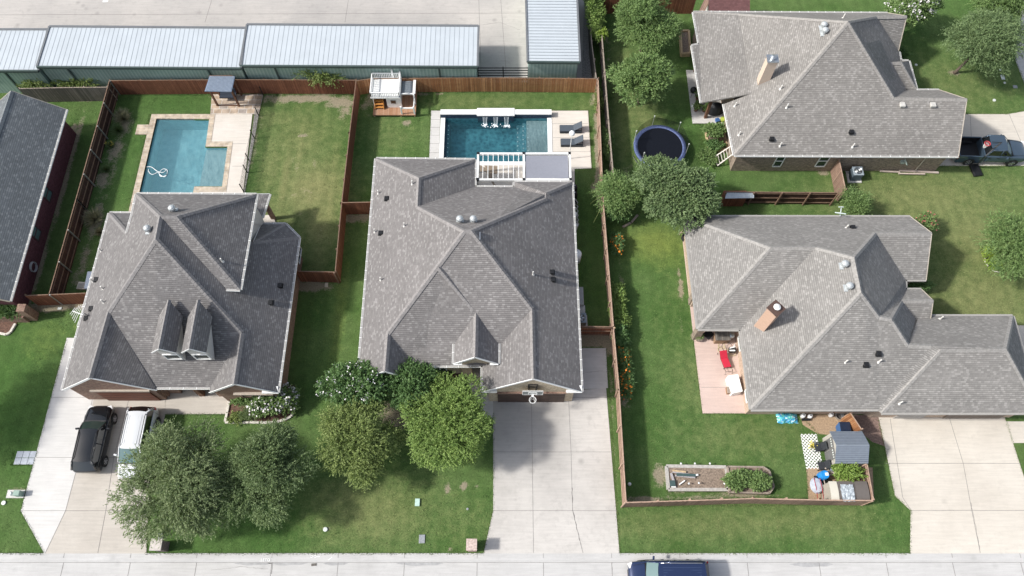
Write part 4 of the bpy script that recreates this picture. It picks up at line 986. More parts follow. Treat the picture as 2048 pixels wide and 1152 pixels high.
m=MB(); m.box(((x2_+x1_)/2,(ya+ybm)/2,-1.05),(x1_-x2_,ya-ybm-.02,.88)); m.box(((x3_+x2_)/2,(ya+ybm)/2,-1.2),(x2_-x3_,ya-ybm-.02,.58)); m.build('step',poolfloor('pool_step',(.10,.25,.31),(.22,.42,.47),5),pool2)
m=MB(); xl2=RXp(899,270); m.box(((xa+xl2)/2,(ya+ybm)/2,-1.0),(xl2-xa,ya-ybm-.02,.98)); m.build('bench',poolfloor('pool_bench',(.02,.07,.13),(.05,.12,.19),4),pool2)
m=MB()
for k in range(9):
    yy=ya-.4-(ya-ybm-.6)*k/8.5
    for xx,zz in ((xl2-.12,-.50),(x1_+.12,-.30),(x2_+.1,-.60),(x3_+.1,-.90)): m.box((xx,yy,zz),(.09,.09,.02),.78)
m.build('step_marker',WHITE,pool2)
m=MB(); m.face([(xa,ya,-.12),(xb,ya,-.12),(xb,ybm,-.12),(xa,ybm,-.12)]); m.build('water',water_mat('pool_water_teal',(.78,.92,.94),.05,5.,(.08,.27,.33),.10),pool2)
FOAM=plain('foam',(.85,.9,.93),.6,0,.05); SPR=bpy.data.materials.new('falling_water'); SPR.use_nodes=True; t=NT(SPR)
mx=t.n('MixShader'); mx.inputs[0].default_value=.55; tr=t.n('BsdfTransparent'); t.l(t.b.outputs[0],mx.inputs[2]); t.l(tr.outputs[0],mx.inputs[1]); t.l(mx.outputs[0],t.o.inputs[0]); t.b.inputs['Base Color'].default_value=(.8,.88,.92,1)
for px,fy in ((970,249),(991.5,250),(1013,251)):
    x=P(px,235,.4)[0]; fx,fyy,_=P(px,fy,-.1); m=MB()
    for s_ in (-.16,.16,-.05,.07): m.tube([(x+s_,yw_-.18,.42),(x+s_*.9,yw_-.32,.28),(x+s_*.8,(fyy+yw_-.3)/2,.05),(x+s_*.7,fyy,-.12)],.022 if abs(s_)>.1 else .012,5)
    m.build('water_spout',SPR,pool2)
    m=MB()
    for k in range(60):
        a_=random.uniform(0,6.28); r_=abs(random.gauss(0,.13)); m.sph((fx+r_*1.5*math.cos(a_),fyy+r_*.9*math.sin(a_)-.04,-.11),random.uniform(.02,.05),6,.4)
    m.build('foam_splash',FOAM,pool2)
cut_ground([wi,[(xa-.3,ya+.3),(xb+.3,ya+.3),(xb+.3,ybm-.3),(xa-.3,ybm-.3)]])
# decks round the right pool
slab('pool_deck',[(862.5,222),(881,222),(877,330),(858,330)],DECKB,.05)
slab('pool_deck',[(1103,222),(1176,222),(1183,337),(1149,338.5),(1150,420),(1101,420),(1101,320)],DECKP,.05)
dk=[(P(858,330)[0],ybm-cw),(P(1102,330)[0],ybm-cw),(P(1102,420)[0],P(1102,392)[1]),(P(858,392)[0],P(1102,392)[1])]
s=MB(); s.prism(dk,-.1,.045); struct(s,'pool_deck',DECKP)
joints([[(862,240),(880,240)],[(861,256),(880,256)],[(860,271),(879,271)],[(860,288),(879,288)],[(859,306),(878,306)],[(1104,248),(1177,248)],[(1106,276),(1179,276)],[(1106,304),(1181,304)],[(955,341),(1050,341)]],.051)
s=MB(); c0=P(985,340); pts=[]
rr=random.Random(3)
for px,py in ((958,331),(963,331),(965,334),(971,336),(969,331),(978,332),(995,333),(994,337),(996,341),(995,348),(986,349),(985,358),(989,368),(994,372),(993,377),(987,377),(986,370),(980,360),(975,352),(972,344),(958,344)):
    pts.append(P(px,py)[:2]+(.0555,))
s.face(pts); struct(s,'damp_patch',plain('damp_concrete',(.24,.19,.14),.6))

# ------------------------------------------------------------ foliage
def quads(name,c,d,n,L,Wd,mat,parent):
    """leaf quads: centre c, direction d, normal n (arrays)"""
    d/=np.linalg.norm(d,axis=1,keepdims=True)+1e-9; s=np.cross(d,n); s/=np.linalg.norm(s,axis=1,keepdims=True)+1e-9
    L=L[:,None];Wd=Wd[:,None]; N=len(c)
    nn=np.cross(s,d)
    v=np.stack([c-d*L*.5, c+s*Wd*.5+nn*Wd*.12, c+d*L*.5, c-s*Wd*.5+nn*Wd*.12],1).reshape(-1,3)
    me=bpy.data.meshes.new(name); me.vertices.add(N*4); me.vertices.foreach_set('co',v.ravel()); me.loops.add(N*4); me.loops.foreach_set('vertex_index',np.arange(N*4))
    me.polygons.add(N); me.polygons.foreach_set('loop_start',np.arange(N)*4); me.polygons.foreach_set('loop_total',np.full(N,4)); me.update(calc_edges=True)
    me.materials.append(mat); o=bpy.data.objects.new(name,me); COL.objects.link(o); o.parent=parent; return o
BARK=plain('bark',(.13,.10,.08),.95,0,.35,8)
def crown_pts(R3,nb,seed,flat=.55):
    g=np.random.default_rng(seed); u=g.normal(size=(nb,3)); u/=np.linalg.norm(u,axis=1,keepdims=True); u[:,2]=np.abs(u[:,2])*1.0-.35*g.random(nb)
    r=g.uniform(.38,.92,nb)[:,None]; return u*r*np.array(R3), g
def foliage(parent,ctr,R3,mat,n,leaf=(.17,.07),tw=.5,droop=.35,seed=1,nb=34,name='crown',br=.42,dens=1.):
    cb,g=crown_pts(R3,nb,seed); R3=np.array(R3); cb=np.vstack([cb,[[0,0,0]]])
    bs=g.uniform(.7,1.15,len(cb)); nt_=int(n*1.5*dens)//9
    bi=g.choice(len(cb),nt_,p=(bs**2)/(bs**2).sum()); u=g.normal(size=(nt_,3)); u/=np.linalg.norm(u,axis=1,keepdims=True); u[:,2]=np.where(u[:,2]<-.2,-u[:,2]*.6,u[:,2])
    rad=(br*bs[bi])[:,None]*R3*(g.uniform(.55,1.0,nt_)**.6)[:,None]
    base=cb[bi]+u*rad
    out=base/R3; out/=np.linalg.norm(out,axis=1,keepdims=True)+1e-6
    dr=out*.7+u*.6+g.normal(size=(nt_,3))*.5; dr[:,2]-=droop*g.uniform(.2,1.2,nt_); dr/=np.linalg.norm(dr,axis=1,keepdims=True)
    tl=tw*g.uniform(.5,1.3,nt_)
    k=9; s=np.linspace(0,1,k); C=base[:,None,:]+dr[:,None,:]*(s[None,:,None]*tl[:,None,None]); C[:,:,2]-=droop*.25*(s**2)[None,:]*tl[:,None]
    C=C+g.normal(size=C.shape)*.03
    D=dr[:,None,:]+g.normal(size=C.shape)*.55; Nn=np.zeros_like(C); Nn[:,:,2]=1; Nn+=g.normal(size=C.shape)*.55+out[:,None,:]*.4
    C=C.reshape(-1,3)+np.array(ctr)-np.array(wloc(parent)); N=len(C)
    return quads(name,C,D.reshape(-1,3),Nn.reshape(-1,3),leaf[0]*g.uniform(.7,1.3,N),leaf[1]*g.uniform(.7,1.3,N),mat,parent),cb
LEAF={'cool':leafm('leaf_cool_green',(.085,.13,.055),(.30,.37,.18)),'dark':leafm('leaf_dark_green',(.065,.11,.045),(.24,.32,.14)),
 'olive':leafm('leaf_olive',(.10,.15,.04),(.33,.41,.14)),'fresh':leafm('leaf_fresh_green',(.09,.17,.035),(.32,.44,.13)),
 'rich':leafm('leaf_rich_green',(.055,.125,.04),(.17,.28,.10)),'sage':leafm('leaf_sage',(.07,.125,.05),(.26,.35,.16)),
 'fern':leafm('leaf_fern',(.13,.22,.04),(.30,.42,.10)),
 'lime':leafm('leaf_lime',(.17,.28,.04),(.38,.5,.1)),'mid':leafm('leaf_mid_green',(.075,.15,.045),(.27,.38,.14))}
WFL=plain('white_petals',(.82,.80,.80),.7,0,.05); OFL=plain('orange_petals',(.75,.24,.03),.6,0,.3); PFL=plain('pink_petals',(.55,.13,.15),.6,0,.3); YFL=plain('yellow_petals',(.7,.6,.12),.6)
def petals(parent,pts,mat,name='blossom',sz=.07,k=5,seed=1):
    g=np.random.default_rng(seed); C=np.repeat(np.array(pts),k,0)+g.normal(size=(len(pts)*k,3))*sz*.9; N=len(C)
    D=g.normal(size=(N,3)); Nn=np.tile([0,0,1.],(N,1))+g.normal(size=(N,3))*.5
    return quads(name,C-np.array(wloc(parent)),D,Nn,sz*g.uniform(.9,1.7,N),sz*g.uniform(.8,1.4,N),mat,parent)
def tree(label,px,py,zc,R3,mat,n,seed,leaf=(.17,.07),tw=.5,droop=.35,nb=34,trunk=None,cat='tree',name='shade_tree',flowers=None,group=None,tr=.13,br=.42):
    c=P(px,py,zc); b=P(*trunk) if trunk else (c[0],c[1],0)
    t_=T(name,label,cat,(b[0],b[1],0),group=group)
    k_=.84; f,cb=foliage(t_,c,R3,LEAF[mat],n,(leaf[0]*k_,leaf[1]*.86),tw*.85,droop,seed,nb,br=br,dens=1.55)
    m=MB(); top=Vector((c[0],c[1],c[2]-R3[2]*.15)); m.tube([(b[0],b[1],-.05),(b[0],b[1],.3),Vector((b[0],b[1],0)).lerp(top,.55),top],[tr*1.5,tr,tr*.8,tr*.4],8); m.build('trunk',BARK,t_,smooth=True)
    m=MB(); st_=Vector((b[0],b[1],0)).lerp(top,.5)
    for q in cb[::3]:
        e=Vector(c)+Vector(q)*.9; md=st_.lerp(e,.5)+Vector((0,0,.15*R3[2])); m.tube([st_,md,e],[tr*.5,tr*.3,tr*.12],5)
    m.build('limb',BARK,t_)
    if flowers:
        nf,fm,fs,bias=flowers; g=np.random.default_rng(seed+9); pts=[]
        for _ in range(nf):
            q=cb[g.integers(len(cb))]; u=g.normal(size=3); u/=np.linalg.norm(u); u[2]=abs(u[2]); p=np.array(c)+q+u*np.array(R3)*br*1.02+np.array(bias); pts.append(p)
        petals(t_,pts,fm,sz=fs,seed=seed)
    return t_
TREES=[
 ('unseen tree added beyond the left edge to shade the far left lawn',-185,800,4.2,(2.6,4.2,2.2),'dark',9000,10,dict(nb=24)),  # out-of-view tree, put in only to cast shade on the left lawn
 ('large olive green tree with drooping sprays beside the white minivan',354,962,3.3,(3.45,3.9,2.6),'cool',26000,11,dict(droop=.5,tw=.6,nb=34,br=.36,trunk=(372,945))),
 ('dark green tree to the right of the tree by the minivan',520,950,3.2,(3.3,3.1,2.4),'dark',24000,12,dict(droop=.5,tw=.6,nb=30,br=.36,trunk=(520,915))),
 ('olive tree on the front lawn below the white flowering tree',702,885,2.9,(2.6,2.8,2.1),'olive',17000,13,dict(droop=.45,tw=.55,nb=26,br=.36,trunk=(720,880))),
 ('bright green tree at the corner of the stained driveway',905,852,2.8,(2.9,3.4,2.1),'fresh',24000,14,dict(droop=.4,tw=.5,nb=30,br=.36,trunk=(915,850))),
 ('white flowering tree at the front left corner of the middle house',712,770,2.6,(2.3,1.9,1.7),'rich',14000,15,dict(leaf=(.2,.11),droop=.2,tw=.4,flowers=(120,WFL,.085,(0,-.05,.1)))),
 ('deep green tree right of the white flowering tree, against the middle house',818,775,2.5,(1.85,2.0,1.7),'rich',12000,16,dict(leaf=(.19,.09),droop=.35,tw=.45)),
 ('large pale green tree overhanging the trampoline',1345,384,3.3,(3.7,2.8,2.3),'sage',26000,17,dict(leaf=(.18,.10),droop=.25,tw=.4,nb=32,br=.36)),
 ('dense round tree at the top of the trampoline yard',1293,50,3.2,(3.0,2.7,2.4),'mid',20000,18,dict(droop=.3,tw=.45,nb=28,br=.37)),
 ('smaller round tree below the dense tree in the trampoline yard',1286,163,3.0,(2.7,2.3,2.0),'mid',17000,19,dict(leaf=(.2,.1),droop=.3,nb=26,br=.37)),
 ('airy pale tree on the front lawn of the upper right house',1965,88,3.6,(3.2,2.6,2.3),'sage',20000,20,dict(droop=.45,tw=.65,nb=36,trunk=(1910,146))),
 ('dark tree at the top right corner, cut by the frame',2000,12,3.2,(2.7,1.6,1.9),'mid',12000,21,dict(droop=.4)),
 ('bushy tree in a pale edged ring at the right edge',2030,492,2.7,(2.3,2.2,1.9),'mid',14000,23,dict(droop=.3,tw=.55)),
]
for l,px,py,z,R3,mt,n,sd,kw in TREES: tree(l,px,py,z,R3,mt,n,sd,**kw)
tree('white blossomed tree beside the upper right house gable',1828,22,2.6,(1.9,1.5,1.6),'mid',9000,22,leaf=(.2,.11),name='flowering_tree',flowers=(240,WFL,.10,(0,-.05,.12)))
def bush(label,px,py,zc,R3,mt,n,sd,name='bush',leaf=(.12,.07),flowers=None,tw=.25,nb=14,group=None,cat='bush',droop=.1):
    c=P(px,py,zc); t_=T(name,label,cat,(c[0],c[1],0),group=group); f,cb=foliage(t_,c,R3,LEAF[mt],n,leaf,tw,droop,sd,nb,name='foliage',br=.5)
    m=MB()
    for q in cb[::3]: m.tube([(c[0],c[1],0),(c[0]+q[0]*.4,c[1]+q[1]*.4,c[2]*.6),Vector(c)+Vector(q)],[.03,.02,.01],4)
    m.build('stem',BARK,t_)
    if flowers:
        nf,fm,fs,lst=flowers; g=np.random.default_rng(sd); pts=[]
        for _ in range(nf):
            q=cb[g.integers(len(cb))]; u=g.normal(size=3); u/=np.linalg.norm(u); u[2]=abs(u[2]); pts.append(np.array(c)+q+u*np.array(R3)*.52)
        if lst: pts=[np.array(P(x,y,z))+g.normal(size=3)*.06 for x,y,z in lst for _ in range(3)]
        petals(t_,pts,fm,sz=fs,seed=sd)
    return t_
bush('arching yellow green bush spilling over the long side fence',1243,395,1.6,(1.7,1.5,1.3),'mid',11000,31,tw=.6,droop=.5)
m=MB()
for a,b,c in (((1225,400),(1200,392),(1180,408)),((1222,405),(1200,420),(1187,445)),((1222,398),(1196,380),(1178,388))):
    m.tube([P(*a,1.9),P(*b,2.2),P(*c,1.6)],[.02,.014,.006],4)
tag(m.build('cane',plain('cane_green',(.2,.24,.08),.7)),'long green canes leaning over the fence into the middle yard','plant')
bush('deep green climber with orange blooms at the corner of the long lawn',1238,425,1.0,(.8,1.0,.9),'rich',4000,32,flowers=(12,OFL,.09,[(1231,408,1.7),(1239,407,1.7),(1234,413,1.6),(1250,400,1.6)]))
bush('feathery green shrub at the end of the braced fence',1700,408,1.1,(1.25,.9,1.1),'mid',7000,33,tw=.6,droop=.3,leaf=(.14,.05))
bush('pink flowering shrub beside the lower right house gable',1848,447,1.2,(.9,.7,.9),'mid',3000,34,flowers=(60,PFL,.09,None))
bush('rounded boxy hedge by the far left house',13,620,.7,(1.35,.85,.6),'rich',6000,35,leaf=(.09,.06),tw=.15,name='hedge')
bush('white blooming shrub in the stone edged front bed',553,803,.85,(1.5,1.2,.8),'mid',7000,36,leaf=(.15,.09),flowers=(230,WFL,.12,None))
bush('low green shrub beside the garage window in the stone edged bed',492,795,.5,(.9,.6,.5),'mid',3000,37,leaf=(.14,.08))
bush('mounded dark green shrub in the stone edged bed',502,822,.55,(.75,.6,.5),'dark',4000,38,leaf=(.07,.03))
bush('scrubby groundcover at the front of the stone edged bed',476,837,.2,(.7,.3,.2),'olive',900,39)
bush('lilac green shrub tucked into the niche of the lower right house',1838,570,.9,(.7,.5,.6),'rich',1800,40)
bush('small shrub beside the upper right house bay',1802,111,.8,(.5,.45,.6),'rich',1300,41)
bush('green creeper growing over the top of the grey alley fence',1187,25,1.6,(.75,3.2,1.3),'fresh',9000,42,tw=.3)
bush('yellow green vine on the alley fence below the creeper',1203,72,1.4,(.35,.5,.6),'lime',900,43)
bush('tangled weeds between the two alley fences by the trampoline',1216,290,.8,(.3,1.6,.6),'mid',2600,44)
bush('dry weeds between the alley fences further up',1197,200,.5,(.25,1.6,.4),'olive',1500,45)
bush('green weed tuft behind the fence, left of the long shed',70,171,1.0,(1.1,.4,.8),'olive',2200,46,tw=.5)
bush('trailing weeds behind the fence under the middle shed segment',165,171,.9,(2.4,.3,.7),'olive',2200,47,tw=.3)
bush('tall pale weeds behind the fence under the right shed segment',640,157,1.6,(1.6,.4,.9),'olive',3000,48,tw=.6)
bush('leafy tomato plants filling the left half of the planting box',1478,961,.55,(.78,.50,.35),'mid',5000,49,leaf=(.15,.09))
bush('leafy tomato plants filling the right half of the planting box',1517,961,.55,(.70,.50,.35),'mid',5000,50,leaf=(.15,.09))
bush('yellow green fern growing over the resin shed roof',1692,945,1.2,(.75,.42,.6),'fern',1700,51,tw=.45,leaf=(.16,.07))
bush('dark leafy plants in the entry bed left of the entry',884,742,.4,(1.0,.5,.4),'dark',1500,52)
bush('green shrub in the raised bed nearest the patio',1428,262,1.0,(.85,.6,.6),'mid',3600,53,leaf=(.15,.09))
bush('low green crop in the raised bed nearest the ladder',1431,292,.45,(.6,.4,.3),'rich',2200,54,leaf=(.13,.08))
bush('straggly weeds beside the fallen ladder',1415,312,.4,(.7,.7,.3),'mid',1600,55)
bush('pale groundcover filling the edged ring under the bushy tree',1982,518,.25,(.8,.8,.2),'lime',2200,56)
for k,(px,py,rx,ry,mt) in enumerate(((1232,590,.35,.9,'fresh'),(1236,630,.45,1.3,'fresh'),(1240,668,.4,.7,'rich'))):
    bush(('bright green clump high on the flower border','long leafy clump in the middle of the flower border','dark leafy clump below the middle of the flower border')[k],px+2,py,.6,(rx+.1,ry,.5),mt,3400,60+k,leaf=(.16,.09),group='clumps in the flower border')
for k,(px,py,ry) in enumerate(((1228,488,1.0),(1245,722,.8),(1249,765,1.1))):
    bush(('orange lily clump in the border opposite the water tank','orange lily clump in the border just below the cross fence','orange lily clump in the border nearest the street')[k],px+3,py,.6,(.42,ry,.45),'rich',2400,70+k,leaf=(.2,.05),group='orange lily clumps',flowers=(34,OFL,.14,None))
# ornamental dry grasses in the left bed
STRAW=leafm('straw',(.16,.16,.09),(.42,.40,.27),.1)
for k,(px,py,sz,lb) in enumerate(((247,238,.9,'tall straw coloured grass clump nearest the back fence'),(222,292,.45,'yellow flowering low plant in the fence bed'),(213,340,.5,'small straggly dry plant half way along the fence bed'),(190,440,1.0,'big sprawling grey green grass clump in the fence bed'),(238,262,.7,'grey green grass clump just below the tall straw clump'),(200,465,.45,'dried tuft at the lower end of the fence bed'))):
    c=P(px,py); t_=T('ornamental_grass',lb,'grass clump',c,group='grass clumps along the left fence'); g=np.random.default_rng(80+k); N=750; sz*=1.3
    a=g.uniform(0,6.28,N); el=g.uniform(.3,1.4,N); L=sz*g.uniform(.4,1.0,N); D=np.stack([np.cos(a)*np.cos(el),np.sin(a)*np.cos(el),np.sin(el)],1); C=D*L[:,None]*.5
    quads('blades',C,D,g.normal(size=(N,3)),L,np.full(N,.035),STRAW if k in(0,3,5) else LEAF['sage'],t_)
    if k==1: petals(t_,[np.array(c)+np.array([g.uniform(-.3,.3),g.uniform(-.2,.2),.35]) for _ in range(9)],YFL,sz=.07)

# ------------------------------------------------------------ vehicles
def paint(name,col,metal=.0,rough=.18): 
    m,t=newmat(name,col,rough,metal,.6); t.b.inputs['Coat Weight'].default_value=.8; t.b.inputs['Coat Roughness'].default_value=.05; t.b.inputs['Specular IOR Level'].default_value=.3; return m
def wheel_parts(parent,x,y,r,w_,rim=RIM):
    s=1 if y>0 else -1
    m=MB(); m.lathe((0,0,0),[(r*.62,-w_/2),(r*.93,-w_/2),(r,-w_/2+.03),(r,w_/2-.03),(r*.93,w_/2),(r*.62,w_/2)],24)
    m.v=[(x+v[0],y+v[2],r+v[1]) for v in m.v]; wh=m.build('wheel',RUB,parent,local=True)
    m=MB(); m.cyl((x,y+s*(w_/2-.06),r),r*.62,.02*s,20,ax='y'); m.M=1
    for k in range(5):
        t=2*math.pi*k/5+.3; c=Vector((math.cos(t),0,math.sin(t))); p=Vector((x,y+s*(w_/2-.01),r)); m.bar(p,p+c*r*.6,.08,.03,up=(0,s,0))
    m.cyl((x,y+s*(w_/2-.02),r),r*.16,.03*s,12,ax='y'); m.tube([(x+r*.6*math.cos(t),y+s*(w_/2-.01),r+r*.6*math.sin(t)) for t in np.linspace(0,2*math.pi,20)[:-1]],.02,4,True)
    m.build('rim',[BLACKM,rim],wh,local=True)
def loft(stations,w_):
    m=MB(); rows=[]
    for x,wf,zb,zt,cr in stations:
        hw=w_*wf; h=zt-zb
        half=[(0,zb),(hw*.86,zb),(hw*.985,zb+.12*h),(hw,zb+.45*h),(hw*.985,zb+.72*h),(hw*.93,zt-.04),(hw*.84,zt),(hw*.45,zt+cr*.8),(0,zt+cr)]
        full=half+[(-y,z) for y,z in half[-2:0:-1]]
        rows.append([(x,y,z) for y,z in full])
    n=len(rows[0]); vs=[p for r in rows for p in r]; fs=[]
    for i in range(len(rows)-1):
        for k in range(n): fs.append((i*n+k,i*n+(k+1)%n,(i+1)*n+(k+1)%n,(i+1)*n+k))
    fs.append(tuple(range(n))); fs.append(tuple((len(rows)-1)*n+k for k in range(n))); m.mesh(vs,fs); return m
def car(name,label,cat,loc,rz,pm,st_,hw,gh,wheels,rails=None,glass=GLASS_D,wind=GLASS_T,lights=True,mir=True,r=.36,fins=0,finm=None,roofm=None,tails=True):
    """st_: stations; gh: (x windscreen base, x ws top, x rear top, x rear base, zbelt, zroof, top half width)"""
    c=T(name,label,cat,loc,rz); loft(st_,hw).build('body',pm,c,local=True,smooth=True,sub=1)
    a,b,d,e,zb,zr,tw=gh; bw=hw*.86
    def side(s): return [(a,s*bw,zb),(b,s*tw,zr-.05),(d,s*tw,zr-.05),(e,s*bw,zb)]
    for s in (1,-1):
        q=[Vector(v) for v in side(s)]; g=MB(); g.face(q if s<0 else q[::-1]); g.build('side_window',glass,c,local=True,recalc=False)
    g=MB(); nn=5
    def span(xb,zb_,hw_,xt,zt_,tw_,bow):
        g=MB(); P0=[(xb+bow*(1-(2*k/nn-1)**2),hw_*(2*k/nn-1),zb_) for k in range(nn+1)]; P1=[(xt+bow*.6*(1-(2*k/nn-1)**2),tw_*(2*k/nn-1),zt_) for k in range(nn+1)]
        g.mesh(P0+P1,[(k,k+1,nn+2+k,nn+1+k) for k in range(nn)]); return g
    span(a,zb+.0,bw,b,zr-.05,tw,.14).build('windscreen',wind,c,local=True,smooth=True,recalc=False)
    span(e,zb+.0,bw,d,zr-.05,tw,-.10).build('rear_window',glass,c,local=True,smooth=True,recalc=False)
    # roof skin
    m=MB(); nx,ny=8,6
    for i in range(nx+1):
        for j in range(ny+1):
            u=i/nx;v=2*j/ny-1; x=b+.07*(1-v*v)+(d-.06*(1-v*v)-b-.07*(1-v*v))*u; m.v.append((x,tw*1.03*v,zr-.045+.075*(1-abs(v)**2.2)*(1-(2*u-1)**4*.6)))
    for i in range(nx):
        for j in range(ny): k=i*(ny+1)+j; m.f.append((k,k+1,k+ny+2,k+ny+1)); m.m.append(0)
    for s in (1,-1):
        m.bar((a,s*bw,zb),(b,s*tw,zr-.05),.07,.05); m.bar((e,s*bw,zb),(d,s*tw,zr-.05),.12,.06); m.bar((b,s*tw,zr-.05),(d,s*tw,zr-.05),.07,.05)
        mx_=(a+e)/2+.1; m.bar((mx_,s*(bw+.005),zb),(mx_-.03,s*(tw+.02),zr-.05),.07,.03,up=(0,s,0))
        x2=mx_-(b-d)*.33-.0
        m.bar((x2-.95,s*(bw+.005),zb),(x2-.93,s*(tw+.02),zr-.05),.07,.03,up=(0,s,0)) if e<x2-1.1 else None
    m.build('roof',roofm or pm,c,local=True,smooth=True,recalc=True)
    for k in range(fins):
        y=tw*(-.6+1.2*k/max(1,fins-1)); f=MB(); f.bar((b-.25,y,zr+.012),(d+.25,y,zr+.012),.02,.012); f.build('roof_groove',finm or GREYT,c,local=True)
    if rails:
        for s in (1,-1):
            m=MB(); m.tube([(b-.15,s*tw*.93,zr-.01),(b-.3,s*tw*.93,zr+.07),(d+.3,s*tw*.93,zr+.07),(d+.15,s*tw*.93,zr-.01)],.025,6); m.build('roof_rail',rails,c,local=True)
    for (x,s) in wheels: wheel_parts(c,x,s*(hw-.10),r,.24)
    if mir:
        for s in (1,-1):
            m=MB(); m.box((a-.45,s*(hw+.10),zb+.06),(.13,.24,.16),s*.15); m.build('mirror',pm,c,local=True,bevel=.03)
    if lights:
        x0=st_[0][0];x1=st_[-1][0]
        for s in (1,-1):
            m=MB(); m.box((x0-.16,s*hw*.68,st_[1][3]-.05),(.3,.34,.12),-s*.35); m.build('headlight',WL,c,local=True,bevel=.03)
            if not tails: continue
            m=MB(); m.box((x1+.17,s*hw*.84,zb-.16),(.2,.14,.26),s*.25); m.build('tail_light',REDL,c,local=True,bevel=.03)
    m=MB(); m.bar((a+.10,-bw*.92,zb+.015),(a+.10,bw*.92,zb+.015),.09,.03)
    for q in (-.45,.12): m.bar((a+.06,q,zb+.03),(a-.30,q+.35,zb+.25),.02,.02)
    m.build('wiper',BLACKM,c,local=True)
    m=MB(); x0=st_[0][0]
    for s in (1,-1):
        m.bar((a+.02,s*hw*.80,zb+.0),(x0-.32,s*hw*.66,st_[2][3]-.02),.018,.03)
        for q in (a-.15,(a+e)/2+.1,e+.35): m.bar((q,s*(hw+.002),.45),(q-.02,s*(hw*.955),zb-.03),.02,.012)
        for q in (a-.95,(a+e)/2-.65): m.bar((q,s*(hw+.01),zb-.16),(q-.2,s*(hw+.01),zb-.16),.03,.04)
    m.build('panel_seam',BLACKM,c,local=True)
    m=MB(); m.box((x0-.02,0,.58),(.08,hw*.9,.2)); m.build('grille',BLACKM,c,local=True,bevel=.02)
    m=MB()
    for (x,s) in wheels: m.cyl((x,s*(hw-.02),r+.02),r*1.14,.022*s,24,ax='y')
    m.build('wheel_arch',BLACKM,c,local=True)
    return c
BLK=paint('paint_black',(.006,.008,.011)); WHT=paint('paint_white',(.60,.62,.64),0,.35); NAV=paint('paint_navy',(.022,.038,.10),.3); BLU=paint('paint_slate_blue',(.055,.085,.12),.2)
# black SUV: front points north
suv=[(2.36,.70,.42,.66,.02),(2.30,.84,.30,.78,.03),(2.0,.95,.24,.93,.05),(1.2,.99,.2,1.02,.05),(.5,1,.2,1.05,.02),(-1.2,1,.2,1.10,.0),(-2.0,.97,.25,1.12,.0),(-2.3,.9,.35,1.05,.0),(-2.38,.8,.48,.85,.0)]
fw=Vector(P(227,838,.35)); rw=Vector(P(208.5,923,.35)); d=(fw-rw); ang=math.atan2(d.y,d.x); ax=d.normalized(); left=Vector((-ax.y,ax.x,0))
cc=(fw+rw)/2+left*.86; L0=d.length
car('parked_car','black SUV parked nose-in on the pale driveway','car',(cc.x,cc.y,.03),ang,BLK,suv,.97,(1.05,.42,-1.75,-2.25,1.10,1.66,.66),[(L0/2,-1),(-L0/2,-1),(L0/2,1),(-L0/2,1)],rails=BLACKM,tails=False,wind=newmat('dark_windscreen',(.03,.05,.045),.05,0,.6)[0])
# white minivan: front points south
van=[(2.5,.66,.40,.64,.02),(2.42,.84,.28,.76,.04),(2.1,.95,.22,.92,.06),(1.5,.99,.2,1.02,.05),(.8,1,.2,1.08,.02),(-1.2,1,.2,1.12,.0),(-2.1,.98,.25,1.12,.0),(-2.42,.92,.35,1.1,.0),(-2.5,.84,.48,.9,.0)]
tl=Vector(P(272,833,1.75)); bl=Vector(P(258,897,1.75)); d=(bl-tl); ang=math.atan2(d.y,d.x); ax=d.normalized()
cc=(tl+bl)/2; cc=cc+ax*.45
car('parked_car','white minivan partly hidden under the olive tree','car',(cc.x,cc.y,.03),ang,WHT,van,.99,(1.45,.62,-1.9,-2.36,1.12,1.75,.70),[(1.55,-1),(-1.5,-1),(1.55,1),(-1.5,1)],rails=BLACKM,fins=5,finm=plain('groove_pale',(.5,.52,.54),.5))
# street SUV: front points west
a=Vector(P(1257,1140,.8)); b=Vector(P(1419,1140,.8)); Lg=(b-a).length; yc=P(1340,1119,1.0)[1]-1.02
sb=[(Lg/2,.78,.42,.80,.02),(Lg/2-.1,.88,.32,.92,.03),(Lg/2-.5,.96,.26,1.02,.05),(1.4,.99,.22,1.10,.05),(.7,1,.22,1.14,.02),(-1.4,1,.22,1.16,.0),(-Lg/2+.35,.98,.27,1.16,.0),(-Lg/2+.08,.95,.35,1.1,.0),(-Lg/2,.86,.48,.9,.0)]
car('parked_car','navy SUV parked in the street, cut by the bottom of the frame','car',((a.x+b.x)/2,yc,-.13),math.pi,NAV,sb,1.02,(1.45,.80,-2.15,-2.45,1.16,1.86,.78),[(1.55,-1),(-1.5,-1),(1.55,1),(-1.5,1)],rails=RIM,fins=7,finm=paint('paint_navy_light',(.05,.075,.15)))
m=MB()
# pickup: front points east
fw=Vector(P(2022,326,.4)); rw=Vector(P(1936,323.5,.4)); d=fw-rw; ang=math.atan2(d.y,d.x); ax=d.normalized(); left=Vector((-ax.y,ax.x,0)); L0=d.length
cc=(fw+rw)/2+left*.92
pk_=[(2.85,.80,.50,.86,.02),(2.78,.88,.38,.98,.03),(2.4,.96,.34,1.10,.06),(1.3,.99,.32,1.20,.05),(.6,1,.32,1.22,.01),(-.62,1,.32,1.24,.0),(-.72,1,.32,1.24,.0)]
trk=car('pickup_truck','dark slate blue pickup with an open bed parked by the upper right house','truck',(cc.x,cc.y,.03),ang,BLU,pk_,1.0,(1.35,.75,-.45,-.68,1.22,1.84,.76),[(L0/2,-1),(-L0/2,-1),(L0/2,1),(-L0/2,1)],r=.4,lights=False)
m=MB()
for s in (1,-1): m.box((-1.78,s*.95,.78),(2.15,.10,.92)); 
m.box((-2.83,0,.78),(.09,1.98,.90)); m.box((-.76,0,.85),(.08,1.9,.78)); m.build('bed_wall',BLU,trk,local=True,bevel=.03)
